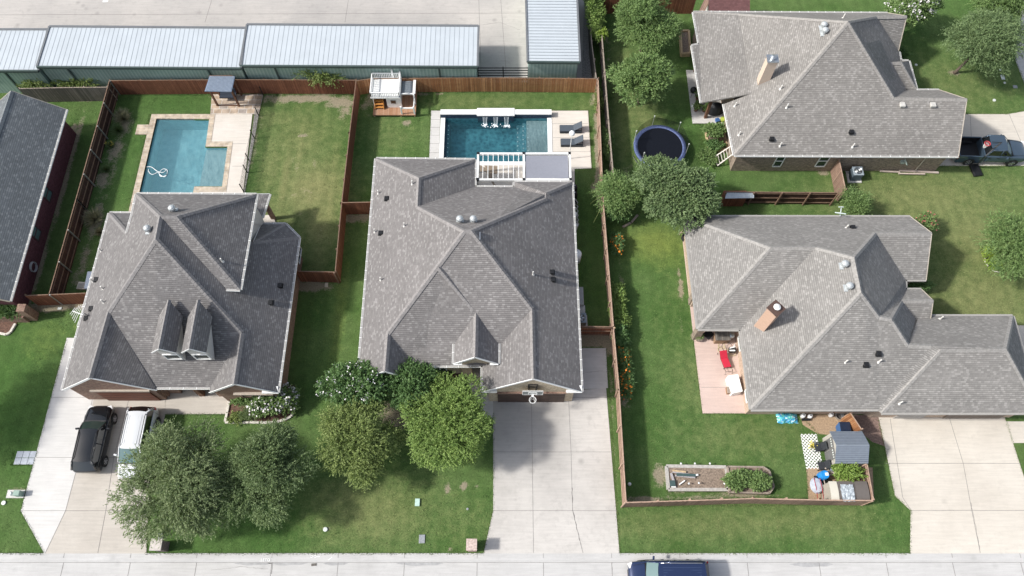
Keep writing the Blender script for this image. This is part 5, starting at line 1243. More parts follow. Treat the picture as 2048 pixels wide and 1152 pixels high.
m=MB(); m.box((-1.78,0,.52),(2.1,1.84,.06)); 
for s in (1,-1): m.box((-1.75,s*.8,.66),(.9,.22,.24))
for s in (1,-1): m.box((-1.78,s*.905,.84),(2.08,.02,.7))
m.build('bed_liner',BLACKM,trk,local=True)
for s in (1,-1):
    m=MB(); m.box((-2.86,s*.9,.95),(.08,.16,.34)); m.build('tail_light',REDL,trk,local=True); m=MB(); m.box((2.72,s*.74,.86),(.22,.3,.2),-s*.3); m.build('headlight',WL,trk,local=True)
m=MB(); m.box((-2.93,0,.5),(.16,1.8,.18)); m.build('bumper',RIM,trk,local=True,bevel=.02)

# ------------------------------------------------------------ things in the yards
WPT=plain('bright_white_paint',(.82,.83,.82),.5,0,.03); DECKW=boards('deck_boards',(.42,.22,.12),(.52,.33,.22),.14,(.12,.06,.04),.3); ORW=plain('orange_timber',(.50,.22,.05),.7,0,.2,4)
def playhouse():
    x0=P(747,234)[0];x1=P(832,234)[0];y0=P(790,234.5)[1]; xm=P(802,234)[0]; D=3.0
    t_=T('playhouse','white two storey playhouse with railed roof deck on a timber platform','playhouse',((x0+x1)/2,y0+1.2,0))
    m=MB(); m.box(((x0+x1)/2,y0+D/2,.27),(x1-x0,D,.12)); m.build('deck',DECKW,t_)
    m=MB(); 
    for x in (x0+.1,xm,x1-.1):
        for y in (y0+.1,y0+D-.1): m.box((x,y,.12),(.12,.12,.22))
    m.build('foot',WOODL,t_)
    zf=1.68; yb=y0+.8
    X0,X1=P(745,200,2.0)[0],P(803,200,2.0)[0]
    m=MB()
    m.box(((xm-1.0+xm)/2,yb,1.0),(1.25,.06,1.34)); m.box((xm,yb+.95,1.0),(.06,1.9,1.34)); m.box((x0+.12,yb+.95,1.0),(.05,1.9,1.34)); m.box(((x0+xm)/2,yb+1.9,1.0),(xm-x0,.05,1.34)); m.build('wall',WPT,t_)
    m=MB(); m.box((xm-.55,yb-.04,1.1),(.42,.03,.40)); m.build('window',GLASS_D,t_)
    m=MB(); m.box(((x0+xm)/2+.05,yb+.9,zf+.04),(xm-x0+.15,2.1,.10)); m.build('upper_floor',WPT,t_)
    # railing
    m=MB(); xa_,xb_=x0+.05,xm+.05; ya_,yb_=yb-.1,yb+1.95
    for z in (zf+.12,zf+.70):
        m.bar((xa_,ya_,z),(xb_,ya_,z),.08,.07); m.bar((xa_,yb_,z),(xb_,yb_,z),.08,.07); m.bar((xa_,ya_,z),(xa_,yb_,z),.08,.07); m.bar((xb_,ya_,z),(xb_,yb_,z),.08,.07)
    for k in range(17):
        x=xa_+(xb_-xa_)*k/16; m.bar((x,ya_,zf+.1),(x,ya_,zf+.70),.06); m.bar((x,yb_,zf+.1),(x,yb_,zf+.70),.06)
    for k in range(12):
        y=ya_+(yb_-ya_)*k/11; m.bar((xa_,y,zf+.1),(xa_,y,zf+.70),.06); m.bar((xb_,y,zf+.1),(xb_,y,zf+.70),.06)
    m.bar((xm-.55,yb_,zf),(xm-.60,yb_,zf+1.15),.12); m.bar((xb_,yb_,zf),(xb_,yb_,zf+.95),.12)
    m.build('railing',WPT,t_)
    # ladder / stairs on the left, porch frame on the right
    m=MB()
    for k in range(5): m.box((x0+.55,yb-.1+k*.13,.5+k*.27),(.75,.22,.05))
    for s in (.18,.92): m.bar((x0+s,yb-.2,.35),(x0+s,yb+.5,1.65),.05,.18)
    m.build('stair',ORW,t_)
    zr=1.95
    m=MB(); 
    for x in (x1-.08,xm+.12):
        m.box((x,y0+.1,.8),(.12,.12,1.0))
    for y in (y0+1.15,y0+D-.1): m.box((x1-.08,y,.95),(.12,.12,1.3))
    m.bar((xm+.1,y0+.1,1.1),(x1-.05,y0+.1,1.1),.1,.1); m.bar((x1-.08,y0+.1,1.1),(x1-.08,y0+1.15,1.1),.08,.1); m.bar((xm+.1,y0+1.2,1.6),(x1-.05,y0+1.2,1.6),.1,.12); m.bar((xm+.1,y0+D-.05,1.6),(x1-.05,y0+D-.05,1.6),.1,.12)
    m.bar((x1-.06,y0+1.2,1.62),(x1-.06,y0+D,1.62),.22,.06); m.build('porch_frame',WPT,t_)
    m=MB(); m.box(((xm+x1)/2-.05,y0+2.15,1.5),(x1-xm-.35,1.75,.05)); m.build('canopy',plain('corrugated_grey',(.22,.25,.28),.5),t_)
playhouse()
def pavilion():
    b=[P(463,212),P(479,213),P(440.5,191),P(483.5,191)]; b[0]=P(436,212)
    t_=T('pavilion','small swing pavilion with a corrugated blue grey metal roof over stone paving','pavilion',((b[0][0]+b[3][0])/2,(b[0][1]+b[2][1])/2,0))
    zf,zb=2.5,2.75
    c=[P(409,182.5,zf),P(463,183.5,zf),P(470,152.5,zb),P(419,152,zb)]
    for q in b: MB().box((q[0],q[1],1.27),(.15,.15,2.5)).build('post',WOODB,t_)
    m=MB(); m.mesh(c+[(p[0],p[1],p[2]-.06) for p in c],[(0,1,2,3),(7,6,5,4),(0,4,5,1),(1,5,6,2),(2,6,7,3),(3,7,4,0)]); BGR=plain('blue_grey_metal',(.16,.21,.29),.45,.3,.06)
    r=m.build('roof',BGR,t_,recalc=False); m=MB(); C=[Vector(p) for p in c]
    for k in range(1,22): u=k/22; m.bar(C[0].lerp(C[1],u)+Vector((0,0,.012)),C[3].lerp(C[2],u)+Vector((0,0,.012)),.045,.03)
    m.build('roof_rib',plain('rib_light',(.30,.36,.44),.5,.3),r)
    m=MB(); m.bar((b[0][0],b[0][1],2.35),(b[1][0],b[1][1],2.35),.1,.15); m.bar((b[2][0],b[2][1],2.5),(b[3][0],b[3][1],2.5),.1,.15); m.bar((b[0][0],b[0][1],.15),(b[1][0],b[1][1],.15),.06); m.build('beam',WOODB,t_)
    s=T('swing_bench','dark swing bench hanging under the small pavilion','bench',((b[0][0]+b[1][0])/2,b[0][1]+.9,0))
    x0,x1,y=b[0][0]+.25,b[1][0]-.25,b[0][1]+.7
    m=MB(); m.box(((x0+x1)/2,y,.55),(x1-x0,.55,.12)); m.build('seat',plain('cushion_navy',(.03,.04,.06),.8),s); m=MB(); m.box(((x0+x1)/2,y+.32,.85),(x1-x0,.1,.5)); m.build('backrest',plain('cushion_navy',(.03,.04,.06),.8),s)
    m=MB(); 
    for x in (x0+.05,x1-.05): m.bar((x,y,.6),(x,y+.1,2.4),.02)
    m.build('chain',BLACKM,s)
pavilion()
# mesh pool fence
f=T('pool_fence','black mesh safety fence along the right of the flagstone pool deck','fence',P(508,280))
ps=[(527,191),(518,232),(509,277),(499.5,323),(495,346),(488,384)]
MESH=bpy.data.materials.new('black_mesh'); MESH.use_nodes=True; t=NT(MESH); mx=t.n('MixShader'); tr=t.n('BsdfTransparent'); t.b.inputs['Base Color'].default_value=(.03,.03,.03,1)
u,v=sepx(t,uvo(t)); g1=t.math('LESS_THAN',t.math('FRACT',t.math('MULTIPLY',u,14)),.2); g2=t.math('LESS_THAN',t.math('FRACT',t.math('MULTIPLY',v,14)),.2)
t.l(t.math('MAXIMUM',g1,g2),mx.inputs[0]); t.l(tr.outputs[0],mx.inputs[1]); t.l(t.b.outputs[0],mx.inputs[2]); t.l(mx.outputs[0],t.o.inputs[0])
for q in ps: p=P(*q); MB().box((p[0],p[1],.6),(.06,.06,1.2)).build('post',BLACKM,f)
m=MB()
for a_,b_ in zip(ps,ps[1:]): a_=P(*a_);b_=P(*b_); m.face([a_,b_,(b_[0],b_[1],1.15),(a_[0],a_[1],1.15)])
m.build('mesh_panel',MESH,f)
def pergola():
    z=2.7; t_=T('pergola','white pool pergola with open slats and a grey shade cloth on its right half','pergola',P(1045,350))
    TLp,TM,TR=P(957,308,z),P(1047,307.5,z),P(1139,308.5,z); BL,BM,BR_=P(955,360,z),P(1048,360,z),P(1141,359.5,z)
    TLp=(BL[0],TLp[1],z); TM=((BM[0]+TM[0])/2,TLp[1],z);BM=(TM[0],BL[1],z);BR_=((BR_[0]+TR[0])/2,BL[1],z);TR=(BR_[0],TLp[1],z)
    m=MB()
    for a_,b_ in ((TLp,TM),(TM,TR),(BL,BM),(BM,BR_),(TLp,BL),(TM,BM),(TR,BR_)): m.bar(a_,b_,.15,.2)
    m.build('beam',WPT,t_)
    m=MB()
    for k in range(1,9): x=TLp[0]+(TM[0]-TLp[0])*k/9; m.bar((x,TLp[1],z+.02),(x,BL[1],z+.02),.045,.12)
    m.build('slat',WPT,t_)
    for p in (TLp,TM,TR,BL,BM,BR_):
        MB().box((p[0],p[1],z/2),(.14,.14,z)).build('post',WPT,t_)
        MB().box((p[0],p[1],z+.05),(.2,.2,.22)).build('bracket',BLACKM,t_)
    m=MB(); nx=8; ny=6; xa_,xb_,ya_,yb_=TM[0]+.12,TR[0]-.14,TR[1]-.16,BR_[1]+.16
    for i in range(nx+1):
        for j in range(ny+1):
            u=i/nx;v=j/ny; m.v.append((xa_+(xb_-xa_)*u,ya_+(yb_-ya_)*v,z+.02-.07*math.sin(math.pi*u)*math.sin(math.pi*v)))
    for i in range(nx):
        for j in range(ny): k=i*(ny+1)+j; m.f.append((k,k+1,k+ny+2,k+ny+1)); m.m.append(0)
    m.build('shade_cloth',plain('shade_cloth_grey',(.24,.25,.29),.8,0,.05),t_,smooth=True)
    m=MB(); 
    for u in (.0,.33,.66,1): 
        x=xa_+(xb_-xa_)*u; m.bar((x,ya_,z+.03),(x,TR[1],z+.05),.02); m.bar((x,yb_,z+.03),(x,BR_[1],z+.05),.02)
    m.build('tie_cord',WPT,t_)
pergola()
# sun loungers
def lounger(px0,px1,py,label,proto=None):
    a_=P(px0,py);b_=P(px1,py)
    if proto: return dup(proto,(a_[0],a_[1],0),0,label)
    L=b_[0]-a_[0]; t_=T('sun_lounger',label,'lounger',(a_[0],a_[1],0),0,group='sun loungers by the white edged pool')
    DK=plain('wicker_black',(.025,.03,.038),.8,0,.15,20); SL=plain('lounger_sling',(.07,.085,.105),.8,0,.1,10)
    m=MB(); m.box((L/2,0,.19),(L,.72,.22)); m.build('frame',DK,t_,local=True,bevel=.02)
    m=MB(); m.box((L*.32,0,.33),(L*.6,.64,.06)); m.build('seat_cushion',SL,t_,local=True,bevel=.02)
    m=MB(); Mx=Matrix.Rotation(-R(38),3,'Y'); m.box((L*.62+.34,0,.33+.29),(.86,.64,.07),0,Mx); m.build('backrest',SL,t_,local=True,bevel=.02)
    m=MB(); m.box((L*.86,0,.31),(.4,.4,.03)); m.build('under_tray',plain('tray_pale',(.35,.33,.33),.7),t_,local=True)
    return t_
l1=lounger(1119,1163,261,'dark wicker sun lounger nearer the pool wall'); lounger(1121,1166,288,'dark wicker sun lounger nearer the grey shade cloth',l1)
t_=T('globe_lamp','tall thin white pole with a white globe standing by the sun loungers','lamp',P(1138,318))
b_=P(1138,318); 
m=MB(); zt=4.6; top=Vector((b_[0]-.0,b_[1],zt)); zt=rise(b_[0],b_[1],268,1,8); m.tube([(b_[0],b_[1],0),(b_[0],b_[1],zt)],.03,8); m.build('pole',WPT,t_); m=MB(); m.sph((b_[0],b_[1],zt+.1),.24,16,.8); m.build('globe',WPT,t_,smooth=True)

# trampoline
t_=T('trampoline','round blue rimmed trampoline with drooping dark safety net','trampoline',P(1320,300))
c=P(1320,293,.85); NAVY=plain('mat_black_navy',(.008,.010,.016),.9,0,.1,6,.1); BLUE=plain('pad_blue',(.085,.115,.24),.7,0,.35,9)
m=MB(); m.lathe((c[0],c[1],.83),[(1.9,0),(1.9,.02)],48); m.build('mat',NAVY,t_)
m=MB(); pr=[]; N=48
for k in range(N):
    a_=2*math.pi*k/N; pr.append([(c[0]+r_*math.cos(a_),c[1]+r_*math.sin(a_),z_) for r_,z_ in ((1.86,.85),(1.92,.89),(2.12,.89),(2.18,.84),(2.16,.72))])
for k in range(N):
    for j in range(4): m.face([pr[k][j],pr[(k+1)%N][j],pr[(k+1)%N][j+1],pr[k][j+1]])
m.build('rim_pad',BLUE,t_)
m=MB()
for k in range(4):
    a_=2*math.pi*k/4+.5; m.tube([(c[0]+2.1*math.cos(a_-.3),c[1]+2.1*math.sin(a_-.3),.8),(c[0]+2.2*math.cos(a_-.3),c[1]+2.2*math.sin(a_-.3),.04),(c[0]+2.2*math.cos(a_+.3),c[1]+2.2*math.sin(a_+.3),.04),(c[0]+2.1*math.cos(a_+.3),c[1]+2.1*math.sin(a_+.3),.8)],.03,6)
m.build('leg',GALV,t_)
tops=[]
for k in range(6):
    a_=2*math.pi*k/6+.75; x,y=c[0]+2.18*math.cos(a_),c[1]+2.18*math.sin(a_); lean=.0
    m=MB(); m.tube([(x,y,.3),(x,y,2.1)],.022,6); m.cyl((x,y,2.05),.05,.1,8); m.build('net_pole',plain('pole_grey_green',(.5,.53,.5),.5),t_); tops.append((x,y,2.1 if k not in (3,) else 1.3))
NET=bpy.data.materials.new('safety_net'); NET.use_nodes=True; t=NT(NET); mx=t.n('MixShader'); tr=t.n('BsdfTransparent'); t.b.inputs['Base Color'].default_value=(.006,.007,.009,1); t.b.inputs['Specular IOR Level'].default_value=.05; t.b.inputs['Roughness'].default_value=.9; mx.inputs[0].default_value=.42
t.l(tr.outputs[0],mx.inputs[1]); t.l(t.b.outputs[0],mx.inputs[2]); t.l(mx.outputs[0],t.o.inputs[0])
m=MB()
for k in range(6):
    if k in (3,): continue
    a0=2*math.pi*k/6+.75; a1=a0+math.pi/3
    for j in range(6):
        u0,u1=j/6,(j+1)/6; q0=a0+(a1-a0)*u0;q1=a0+(a1-a0)*u1; s0=2.0-.25*math.sin(math.pi*u0);s1=2.0-.25*math.sin(math.pi*u1)
        m.face([(c[0]+2.0*math.cos(q0),c[1]+2.0*math.sin(q0),.88),(c[0]+2.0*math.cos(q1),c[1]+2.0*math.sin(q1),.88),(c[0]+2.16*math.cos(q1),c[1]+2.16*math.sin(q1),s1),(c[0]+2.16*math.cos(q0),c[1]+2.16*math.sin(q0),s0)])
m.build('net',NET,t_,recalc=False)

# basketball hoops
def net(m,c,r,h=.4,n=12):
    for k in range(n):
        a0=2*math.pi*k/n; a1=a0+.5
        m.tube([(c[0]+r*math.cos(a0),c[1]+r*math.sin(a0),c[2]),(c[0]+r*.7*math.cos(a1),c[1]+r*.7*math.sin(a1),c[2]-h*.5),(c[0]+r*.55*math.cos(a0),c[1]+r*.55*math.sin(a0),c[2]-h)],.012,4)
yw=DM['gw'][1]+.12; xc=RY(1064.5,785,yw)[0]; bp=P(1064,785,3.05); yc=P(1064,785.5,3.4)[1]
t_=T('basketball_hoop','white rimmed basketball hoop mounted over the middle house garage door','basketball hoop',(xc,yc,0))
yb_=yc; m=MB(); 
for s in (-1,1): m.bar((xc+s*.3,yw,3.9),(xc+s*.12,yb_+.05,3.3),.04); m.bar((xc+s*.3,yw,3.1),(xc+s*.12,yb_+.05,3.1),.04); m.bar((xc+s*.3,yw-.03,3.0),(xc+s*.3,yw-.03,4.1),.05)
m.bar((xc-.3,yw-.04,4.1),(xc+.3,yw-.04,4.1),.05); m.bar((xc-.3,yw-.04,3.6),(xc+.3,yw-.04,3.6),.04); m.build('bracket',BLACKM,t_)
ACR=plain('acrylic_grey',(.28,.30,.29),.2)
m=MB(); m.box((xc,yb_,3.4),(1.37,.04,.85)); bbd=m.build('backboard',ACR,t_)
m=MB()
for z_ in (2.98,3.82): m.bar((xc-.69,yb_-.01,z_),(xc+.69,yb_-.01,z_),.035)
for s in (-1,1): m.bar((xc+s*.69,yb_-.01,2.98),(xc+s*.69,yb_-.01,3.82),.035)
for z_ in (3.15,3.5): m.bar((xc-.28,yb_-.03,z_),(xc+.28,yb_-.03,z_),.025)
for s in (-1,1): m.bar((xc+s*.28,yb_-.03,3.15),(xc+s*.28,yb_-.03,3.5),.04)
m.build('white_border',WPT,bbd)
m=MB(); rc=(xc,yb_-.40,3.05); m.tube([(rc[0]+.235*math.cos(a_),rc[1]+.235*math.sin(a_),3.05) for a_ in np.linspace(0,2*math.pi,22)[:-1]],.018,6,True); m.box((xc,yb_-.1,3.05),(.14,.18,.04)); rm_=m.build('rim',WPT,t_)
m=MB(); net(m,rc,.23); m.build('net',WPT,rm_)
b_=P(1950,342); t_=T('basketball_hoop','black portable basketball hoop leaning over the pickup bed, red and white net','basketball hoop',b_)
m=MB(); m.box((b_[0],b_[1],.12),(.75,1.15,.24),.12); m.build('base',BLACKM,t_,bevel=.08)
top=Vector((b_[0]+.3,b_[1]+.5,3.0)); zz=3.05; ctr=Vector(P(1975,287,zz))
m=MB(); m.bar((b_[0]+.02,b_[1]+.35,.2),Vector(P(1971,312,2.2)),.09); m.bar(Vector(P(1971,312,2.2)),Vector(P(2001,285,3.2)),.06); m.build('pole',BLACKM,t_)
B0=Vector(P(1988,296,3.2)); 
m=MB(); m.bar(Vector(P(1984,284,3.5)),Vector(P(2004,285,3.5)),.04); m.bar(Vector(P(2004,285,3.5)),Vector(P(1992,295,3.0)),.05); m.bar(Vector(P(1978,300,3.0)),Vector(P(1992,295,3.0)),.05)
for q in ((1984,288),(1985,292)): m.bar(Vector(P(q[0],q[1],3.2)),Vector(P(q[0]+14,q[1]-2,3.2)),.025)
m.build('backboard_frame',BLACKM,t_)
RW=plain('net_red',(.5,.06,.07),.7); m=MB(); rc=tuple(ctr); m.tube([(rc[0]+.23*math.cos(a_),rc[1]+.23*math.sin(a_),zz) for a_ in np.linspace(0,2*math.pi,20)[:-1]],.025,6,True); rm_=m.build('rim',RW,t_)
m=MB(); net(m,rc,.23); net(m,(rc[0],rc[1],rc[2]-.1),.18); m.M=1; net(m,rc,.2,.35,10); m.build('net',[WPT,RW],rm_)

# mailboxes
def mailbox(cx,cy,w_,d_,h_,capm,brick,label,px=None):
    t_=T('mailbox',label,'mailbox',(cx,cy,0),group='brick mailboxes by the kerb'); MB().box((cx,cy,h_/2),(w_,d_,h_)).build('pillar',brick,t_); MB().box((cx,cy,h_+.04),(w_+.12,d_+.12,.08)).build('cap',capm,t_)
    MB().box((cx,cy-d_/2-.01,h_*.72),(.22,.04,.24)).build('letter_door',BLACKM,t_); return t_
c=P(311,1094,1.35); mailbox(c[0],max(c[1],YK+.42),.62,.62,1.3,plain('cap_pale_stone',(.52,.48,.45),.8),brickm('brick_charcoal',(.10,.075,.07),(.17,.13,.12),(.2,.18,.17)),'dark brick mailbox with a pale stone cap under the tree by the left driveway')
c=P(943,1095,1.35); tm=mailbox(c[0],max(c[1],YK+.42),.58,.62,1.3,brickm('brick_pale_pink',(.52,.40,.36),(.45,.34,.30),(.6,.55,.5),.2,.1),brickm('brick_pink',(.36,.22,.18),(.42,.28,.24),(.5,.45,.4)),'pale pink brick mailbox beside the stained driveway')
# utility lids
def lid(px,py,w_,d_,mat,label,h_=.06,name='meter_lid',rd=False,cat='utility lid'):
    p=P(px,py); m=MB(); 
    if rd: m.cyl((p[0],p[1],0),w_/2,h_,16)
    else: m.box((p[0],p[1],h_/2),(w_,d_,h_))
    return tag(m.build(name,mat,bevel=.01),label,cat)
MINT=plain('mint_plastic',(.45,.62,.55),.6); GRYL=plain('grey_lid',(.27,.29,.31),.7,0,.2,10); PAL=plain('pale_lid',(.62,.66,.63),.6)
lid(835,1005,.32,.5,MINT,'mint green utility box lid in the middle of the front lawn',.12)
lid(844,1078,.4,.55,GRYL,'grey water meter lid with a dark centre near the street'); lid(320,1076,.42,.6,GRYL,'weathered grey meter lid behind the dark brick mailbox')
lid(651,1059,.3,.3,PAL,'round pale valve cap on a bare patch of lawn',.1,rd=True); lid(8,1006,.3,.3,PAL,'round pale green cap in the grass at the left edge',.08,rd=True)
lid(935,1018,.16,.16,GRYL,'tiny grey cap in the lawn near the stained driveway',.04,rd=True)
lid(2005,155,.3,.5,PAL,'pale rectangular lid under the airy tree near the side street'); lid(2009,166,.2,.2,PAL,'small round cap below the pale rectangular lid',.06,rd=True); lid(2030,174,.35,.3,GRYL,'dark lid at the edge of the side street lawn'); lid(1988,201,.26,.26,PAL,'bright round cap on the lawn above the upper right drive',.08,rd=True)
lid(2000,140,.18,.16,PAL,'small pale cap under the low branches of the airy tree',.05,rd=True); lid(1832,130,.25,.2,PAL,'small pale stone in the shade beside the bay',.05,rd=True)
m=MB(); p=P(32,988); m.box((p[0],p[1],.02),(1.2,.55,.06)); tagp=T('utility_pedestal','green utility pedestal with a white cap on a small concrete pad','utility box',(p[0],p[1],0)); m.build('pad',DECKB,tagp)
m=MB(); m.box((p[0]+.35,p[1]-.02,.3),(.42,.36,.55)); m.build('cabinet',plain('utility_green',(.25,.35,.30),.6),tagp,bevel=.03); m=MB(); m.lathe((p[0]-.25,p[1],.05),[(.14,0),(.15,.2),(.08,.28)],14); m.build('cap',WPT,tagp)
# pavers
t0=T('paving_slabs','block of six square blue grey pavers set in the lawn beside the pale driveway','pavers',P(52,916)); PV=plain('paver_blue_grey',(.42,.45,.50),.8,0,.1,8)
for r_ in range(2):
    for k in range(3):
        x0=33+k*13.3-r_*4+2; y0=902.5+r_*13.7; q=[P(x0+.5,y0),P(x0+12.8,y0),P(x0+9,y0+12.8),P(x0-3.3,y0+12.8)]; MB().prism([v[:2] for v in q],0,.045).build('paver',PV,t0)
# bed edging
def edging(pts,label,mat=STONE,w_=.18,h_=.14,seg=.6):
    t_=T('bed_edging',label,'edging',P(*pts[0])); m=MB()
    for a_,b_ in zip(pts,pts[1:]):
        A=Vector(P(*a_));B=Vector(P(*b_)); L=(B-A).length; n=max(1,int(L/seg))
        for i in range(n):
            p=A.lerp(B,i/n);q=A.lerp(B,(i+.94)/n); z=random.uniform(-.01,.01); m.bar(p+Vector((0,0,h_/2+z)),q+Vector((0,0,h_/2-z)),w_,h_)
    m.build('stone_row',mat,t_,bevel=.02)
edging([(462,790),(451,845),(475,846),(500,845),(540,846),(560,843),(572,839),(583,833),(588,820),(590,800),(590,783),(580,782)],'white stone edging round the front flower bed of the left house')
edging([(0,667),(14,670),(22,665),(33,647)],'white stone edging of the mulch bed at the left edge')
edging([(1971,508),(1969,522),(1976,534),(1988,543),(2000,545)],'thin pale edging curve under the bushy tree at the right edge',w_=.07,h_=.08,seg=.4)
edging([(1245,455),(1262,446),(1276,430)],'grey stone edging at the corner of the climbing plant bed',WOODG)
# raised beds
def planter(px,label,mat,h_=.35,w_=.12,soil=True):
    q=[Vector(P(x,y)) for x,y in px]; c=sum(q,Vector())/len(q); t_=T('raised_bed',label,'planter',(c.x,c.y,0)); m=MB()
    for a_,b_ in zip(q,q[1:]+q[:1]): m.bar(a_+Vector((0,0,h_/2)),b_+Vector((0,0,h_/2)),w_,h_)
    m.build('side_board',mat,t_)
    if soil: MB().face([(p.x,p.y,h_*.7) for p in q]).build('soil',plain('grey_brown_soil',(.23,.18,.14),.95,0,.45,10),t_)
    return t_
planter([(1359,68),(1376,67),(1379,112),(1362,113)],'tall narrow new timber raised bed by the upper right house',WOODL,.45,.16)
planter([(1410,266),(1447,263),(1453,303),(1418,305)],'timber raised bed split by bare soil beside the patio',WOODL,.35,.1)
planter([(1332,933),(1451,935),(1455,980),(1336,980)],'concrete block garden bed with bare soil and stacked scraps',plain('cinder_block',(.42,.40,.37),.9,0,.2,6),.2,.22)
planter([(1453,935),(1524,936),(1536,944),(1545,975),(1536,988),(1457,986)],'six sided timber planting box full of tomato plants',WOODG,.35,.12)
t_=T('scrap_pile','pile of grey boards and dark scraps at the end of the block garden bed','scraps',P(1355,955))
m=MB(); 
for a_,b_,w_ in (((1345,943),(1368,948),.14),((1342,946),(1349,968),.16),((1350,951),(1390,955),.12),((1352,945),(1388,950),.1)): m.bar(P(*a_,.25),P(*b_,.28),w_,.04)
m.build('board',plain('grey_plank',(.36,.34,.35),.8),t_); m=MB(); m.box(P(1372,950,.3),(1.3,.18,.12),-.05); m.box(P(1345,967,.25),(.35,.4,.2)); m.build('dark_scrap',plain('dark_green_scrap',(.05,.09,.09),.7),t_); m=MB(); m.box(P(1392,950,.3),(.3,.12,.06),.1); m.box(P(1347,973,.25),(.3,.15,.1)); m.box(P(1364,965,.25),(.5,.08,.08),.6); m.build('white_scrap',WPT,t_)
m=MB(); m.bar(P(1345,941,.28),P(1372,944,.28),.12,.03); m.build('pale_board',WOODL,t_)
# garden stake lights
STK=None; k_=0
SL_=['leftmost garden stake light behind the block garden bed','middle garden stake light behind the block garden bed','rightmost garden stake light behind the block garden bed','garden stake light inside the block bed nearest the scraps','garden stake light in the middle of the bare soil','garden stake light inside the bed beside the tomato box']
for k,(px,py) in enumerate(((1362,927),(1390,927),(1420,927),(1378,967),(1398,966),(1449,967))):
    p=P(px,py,.45); b0=(p[0]-.0,p[1],0)
    if STK is None:
        STK=T('garden_light',SL_[0],'garden light',(p[0],p[1],0),group='garden stake lights'); m=MB(); m.cyl((0,0,0),.018,.42,6); m.build('stake',BLACKM,STK,local=True); m=MB(); m.lathe((0,0,.42),[(.05,0),(.07,.03),(.02,.06)],10); m.build('cap',WPT,STK,local=True)
    else: dup(STK,(p[0],p[1],0),label=SL_[k])
tag(MB().sph(P(1259,968,.12),.13,12).build('white_ball',WPT,smooth=True),'white ball lying by the long fence in the lower right yard','ball')
# grey shed
def shed():
    za=1.75; zr=2.45
    A=P(1661,863,za);B=P(1722,863,za);C=P(1736,927,za);D=P(1672,928,za)
    x0=(P(1661,863,za)[0]+P(1672,928,za)[0])/2-.05; x1=(B[0]+C[0])/2+.05; y0=P(1700,927,za)[1]; y1=P(1700,862.5,za)[1]; ym=P(1700,890,zr)[1]; ym=(y0+y1)/2
    xr0=P(1674,891,zr)[0];xr1=P(1739,889,zr)[0]; x0=min(x0,xr0); x1=max(x1,xr1-.1)
    t_=T('garden_shed','grey panelled garden shed with a two tone slate blue gable roof','shed',((x0+x1)/2,ym,0))
    m=MB(); f=[[(x0,y0,za),(x1,y0,za),(x1,ym,zr),(x0,ym,zr)],[(x0,ym,zr),(x1,ym,zr),(x1,y1,za),(x0,y1,za)]]
    for q in f: m.face(q); m.face([(p[0],p[1],p[2]-.06) for p in q[::-1]])
    for a_,b_ in (((x0,y0,za),(x0,ym,zr)),((x0,ym,zr),(x0,y1,za)),((x1,y0,za),(x1,ym,zr)),((x1,ym,zr),(x1,y1,za)),((x0,y0,za),(x1,y0,za)),((x0,y1,za),(x1,y1,za))): m.face([a_,b_,(b_[0],b_[1],b_[2]-.06),(a_[0],a_[1],a_[2]-.06)])
    r=m.build('roof',plain('shed_roof_slate',(.19,.22,.26),.6,0,.08,3),t_,recalc=False)
    m=MB(); nr=9
    for k in range(1,nr): 
        u=k/nr; y=y0+(ym-y0)*u; z_=za+(zr-za)*u; m.bar((x0,y,z_+.012),(x1,y,z_+.012),.03,.02)
        y=y1+(ym-y1)*u; m.bar((x0,y,z_+.008),(x1,y,z_+.008),.02,.014)
    m.build('roof_course',plain('shed_line',(.09,.115,.16),.7),r)
    LG=plain('shed_wall_beige_grey',(.42,.40,.36),.7,0,.05); i=.08
    m=MB(); a_,b_,c_,d_=x0+.12,x1-.08,y0+i,y1-i
    m.mesh([(a_,c_,0),(b_,c_,0),(b_,d_,0),(a_,d_,0),(a_,c_,za-.03),(b_,c_,za-.03),(b_,d_,za-.03),(a_,d_,za-.03),(a_,ym,zr-.08),(b_,ym,zr-.08)],[(0,1,5,4),(2,3,7,6),(3,0,4,8,7),(1,2,6,9,5)]); m.build('wall',LG,t_)
    dm=plain('shed_door_grey',(.14,.14,.14),.6)
    for s in (-1,1): 
        m=MB(); m.box((a_-.02,ym+s*.38,.9),(.04,.72,1.7)); dd=m.build('door',dm,t_)
        m=MB()
        for k in range(4): m.box((a_-.045,ym+s*.38-.24+k*.16,1.5),(.02,.08,.16))
        m.build('door_light',PAL,dd)
shed()
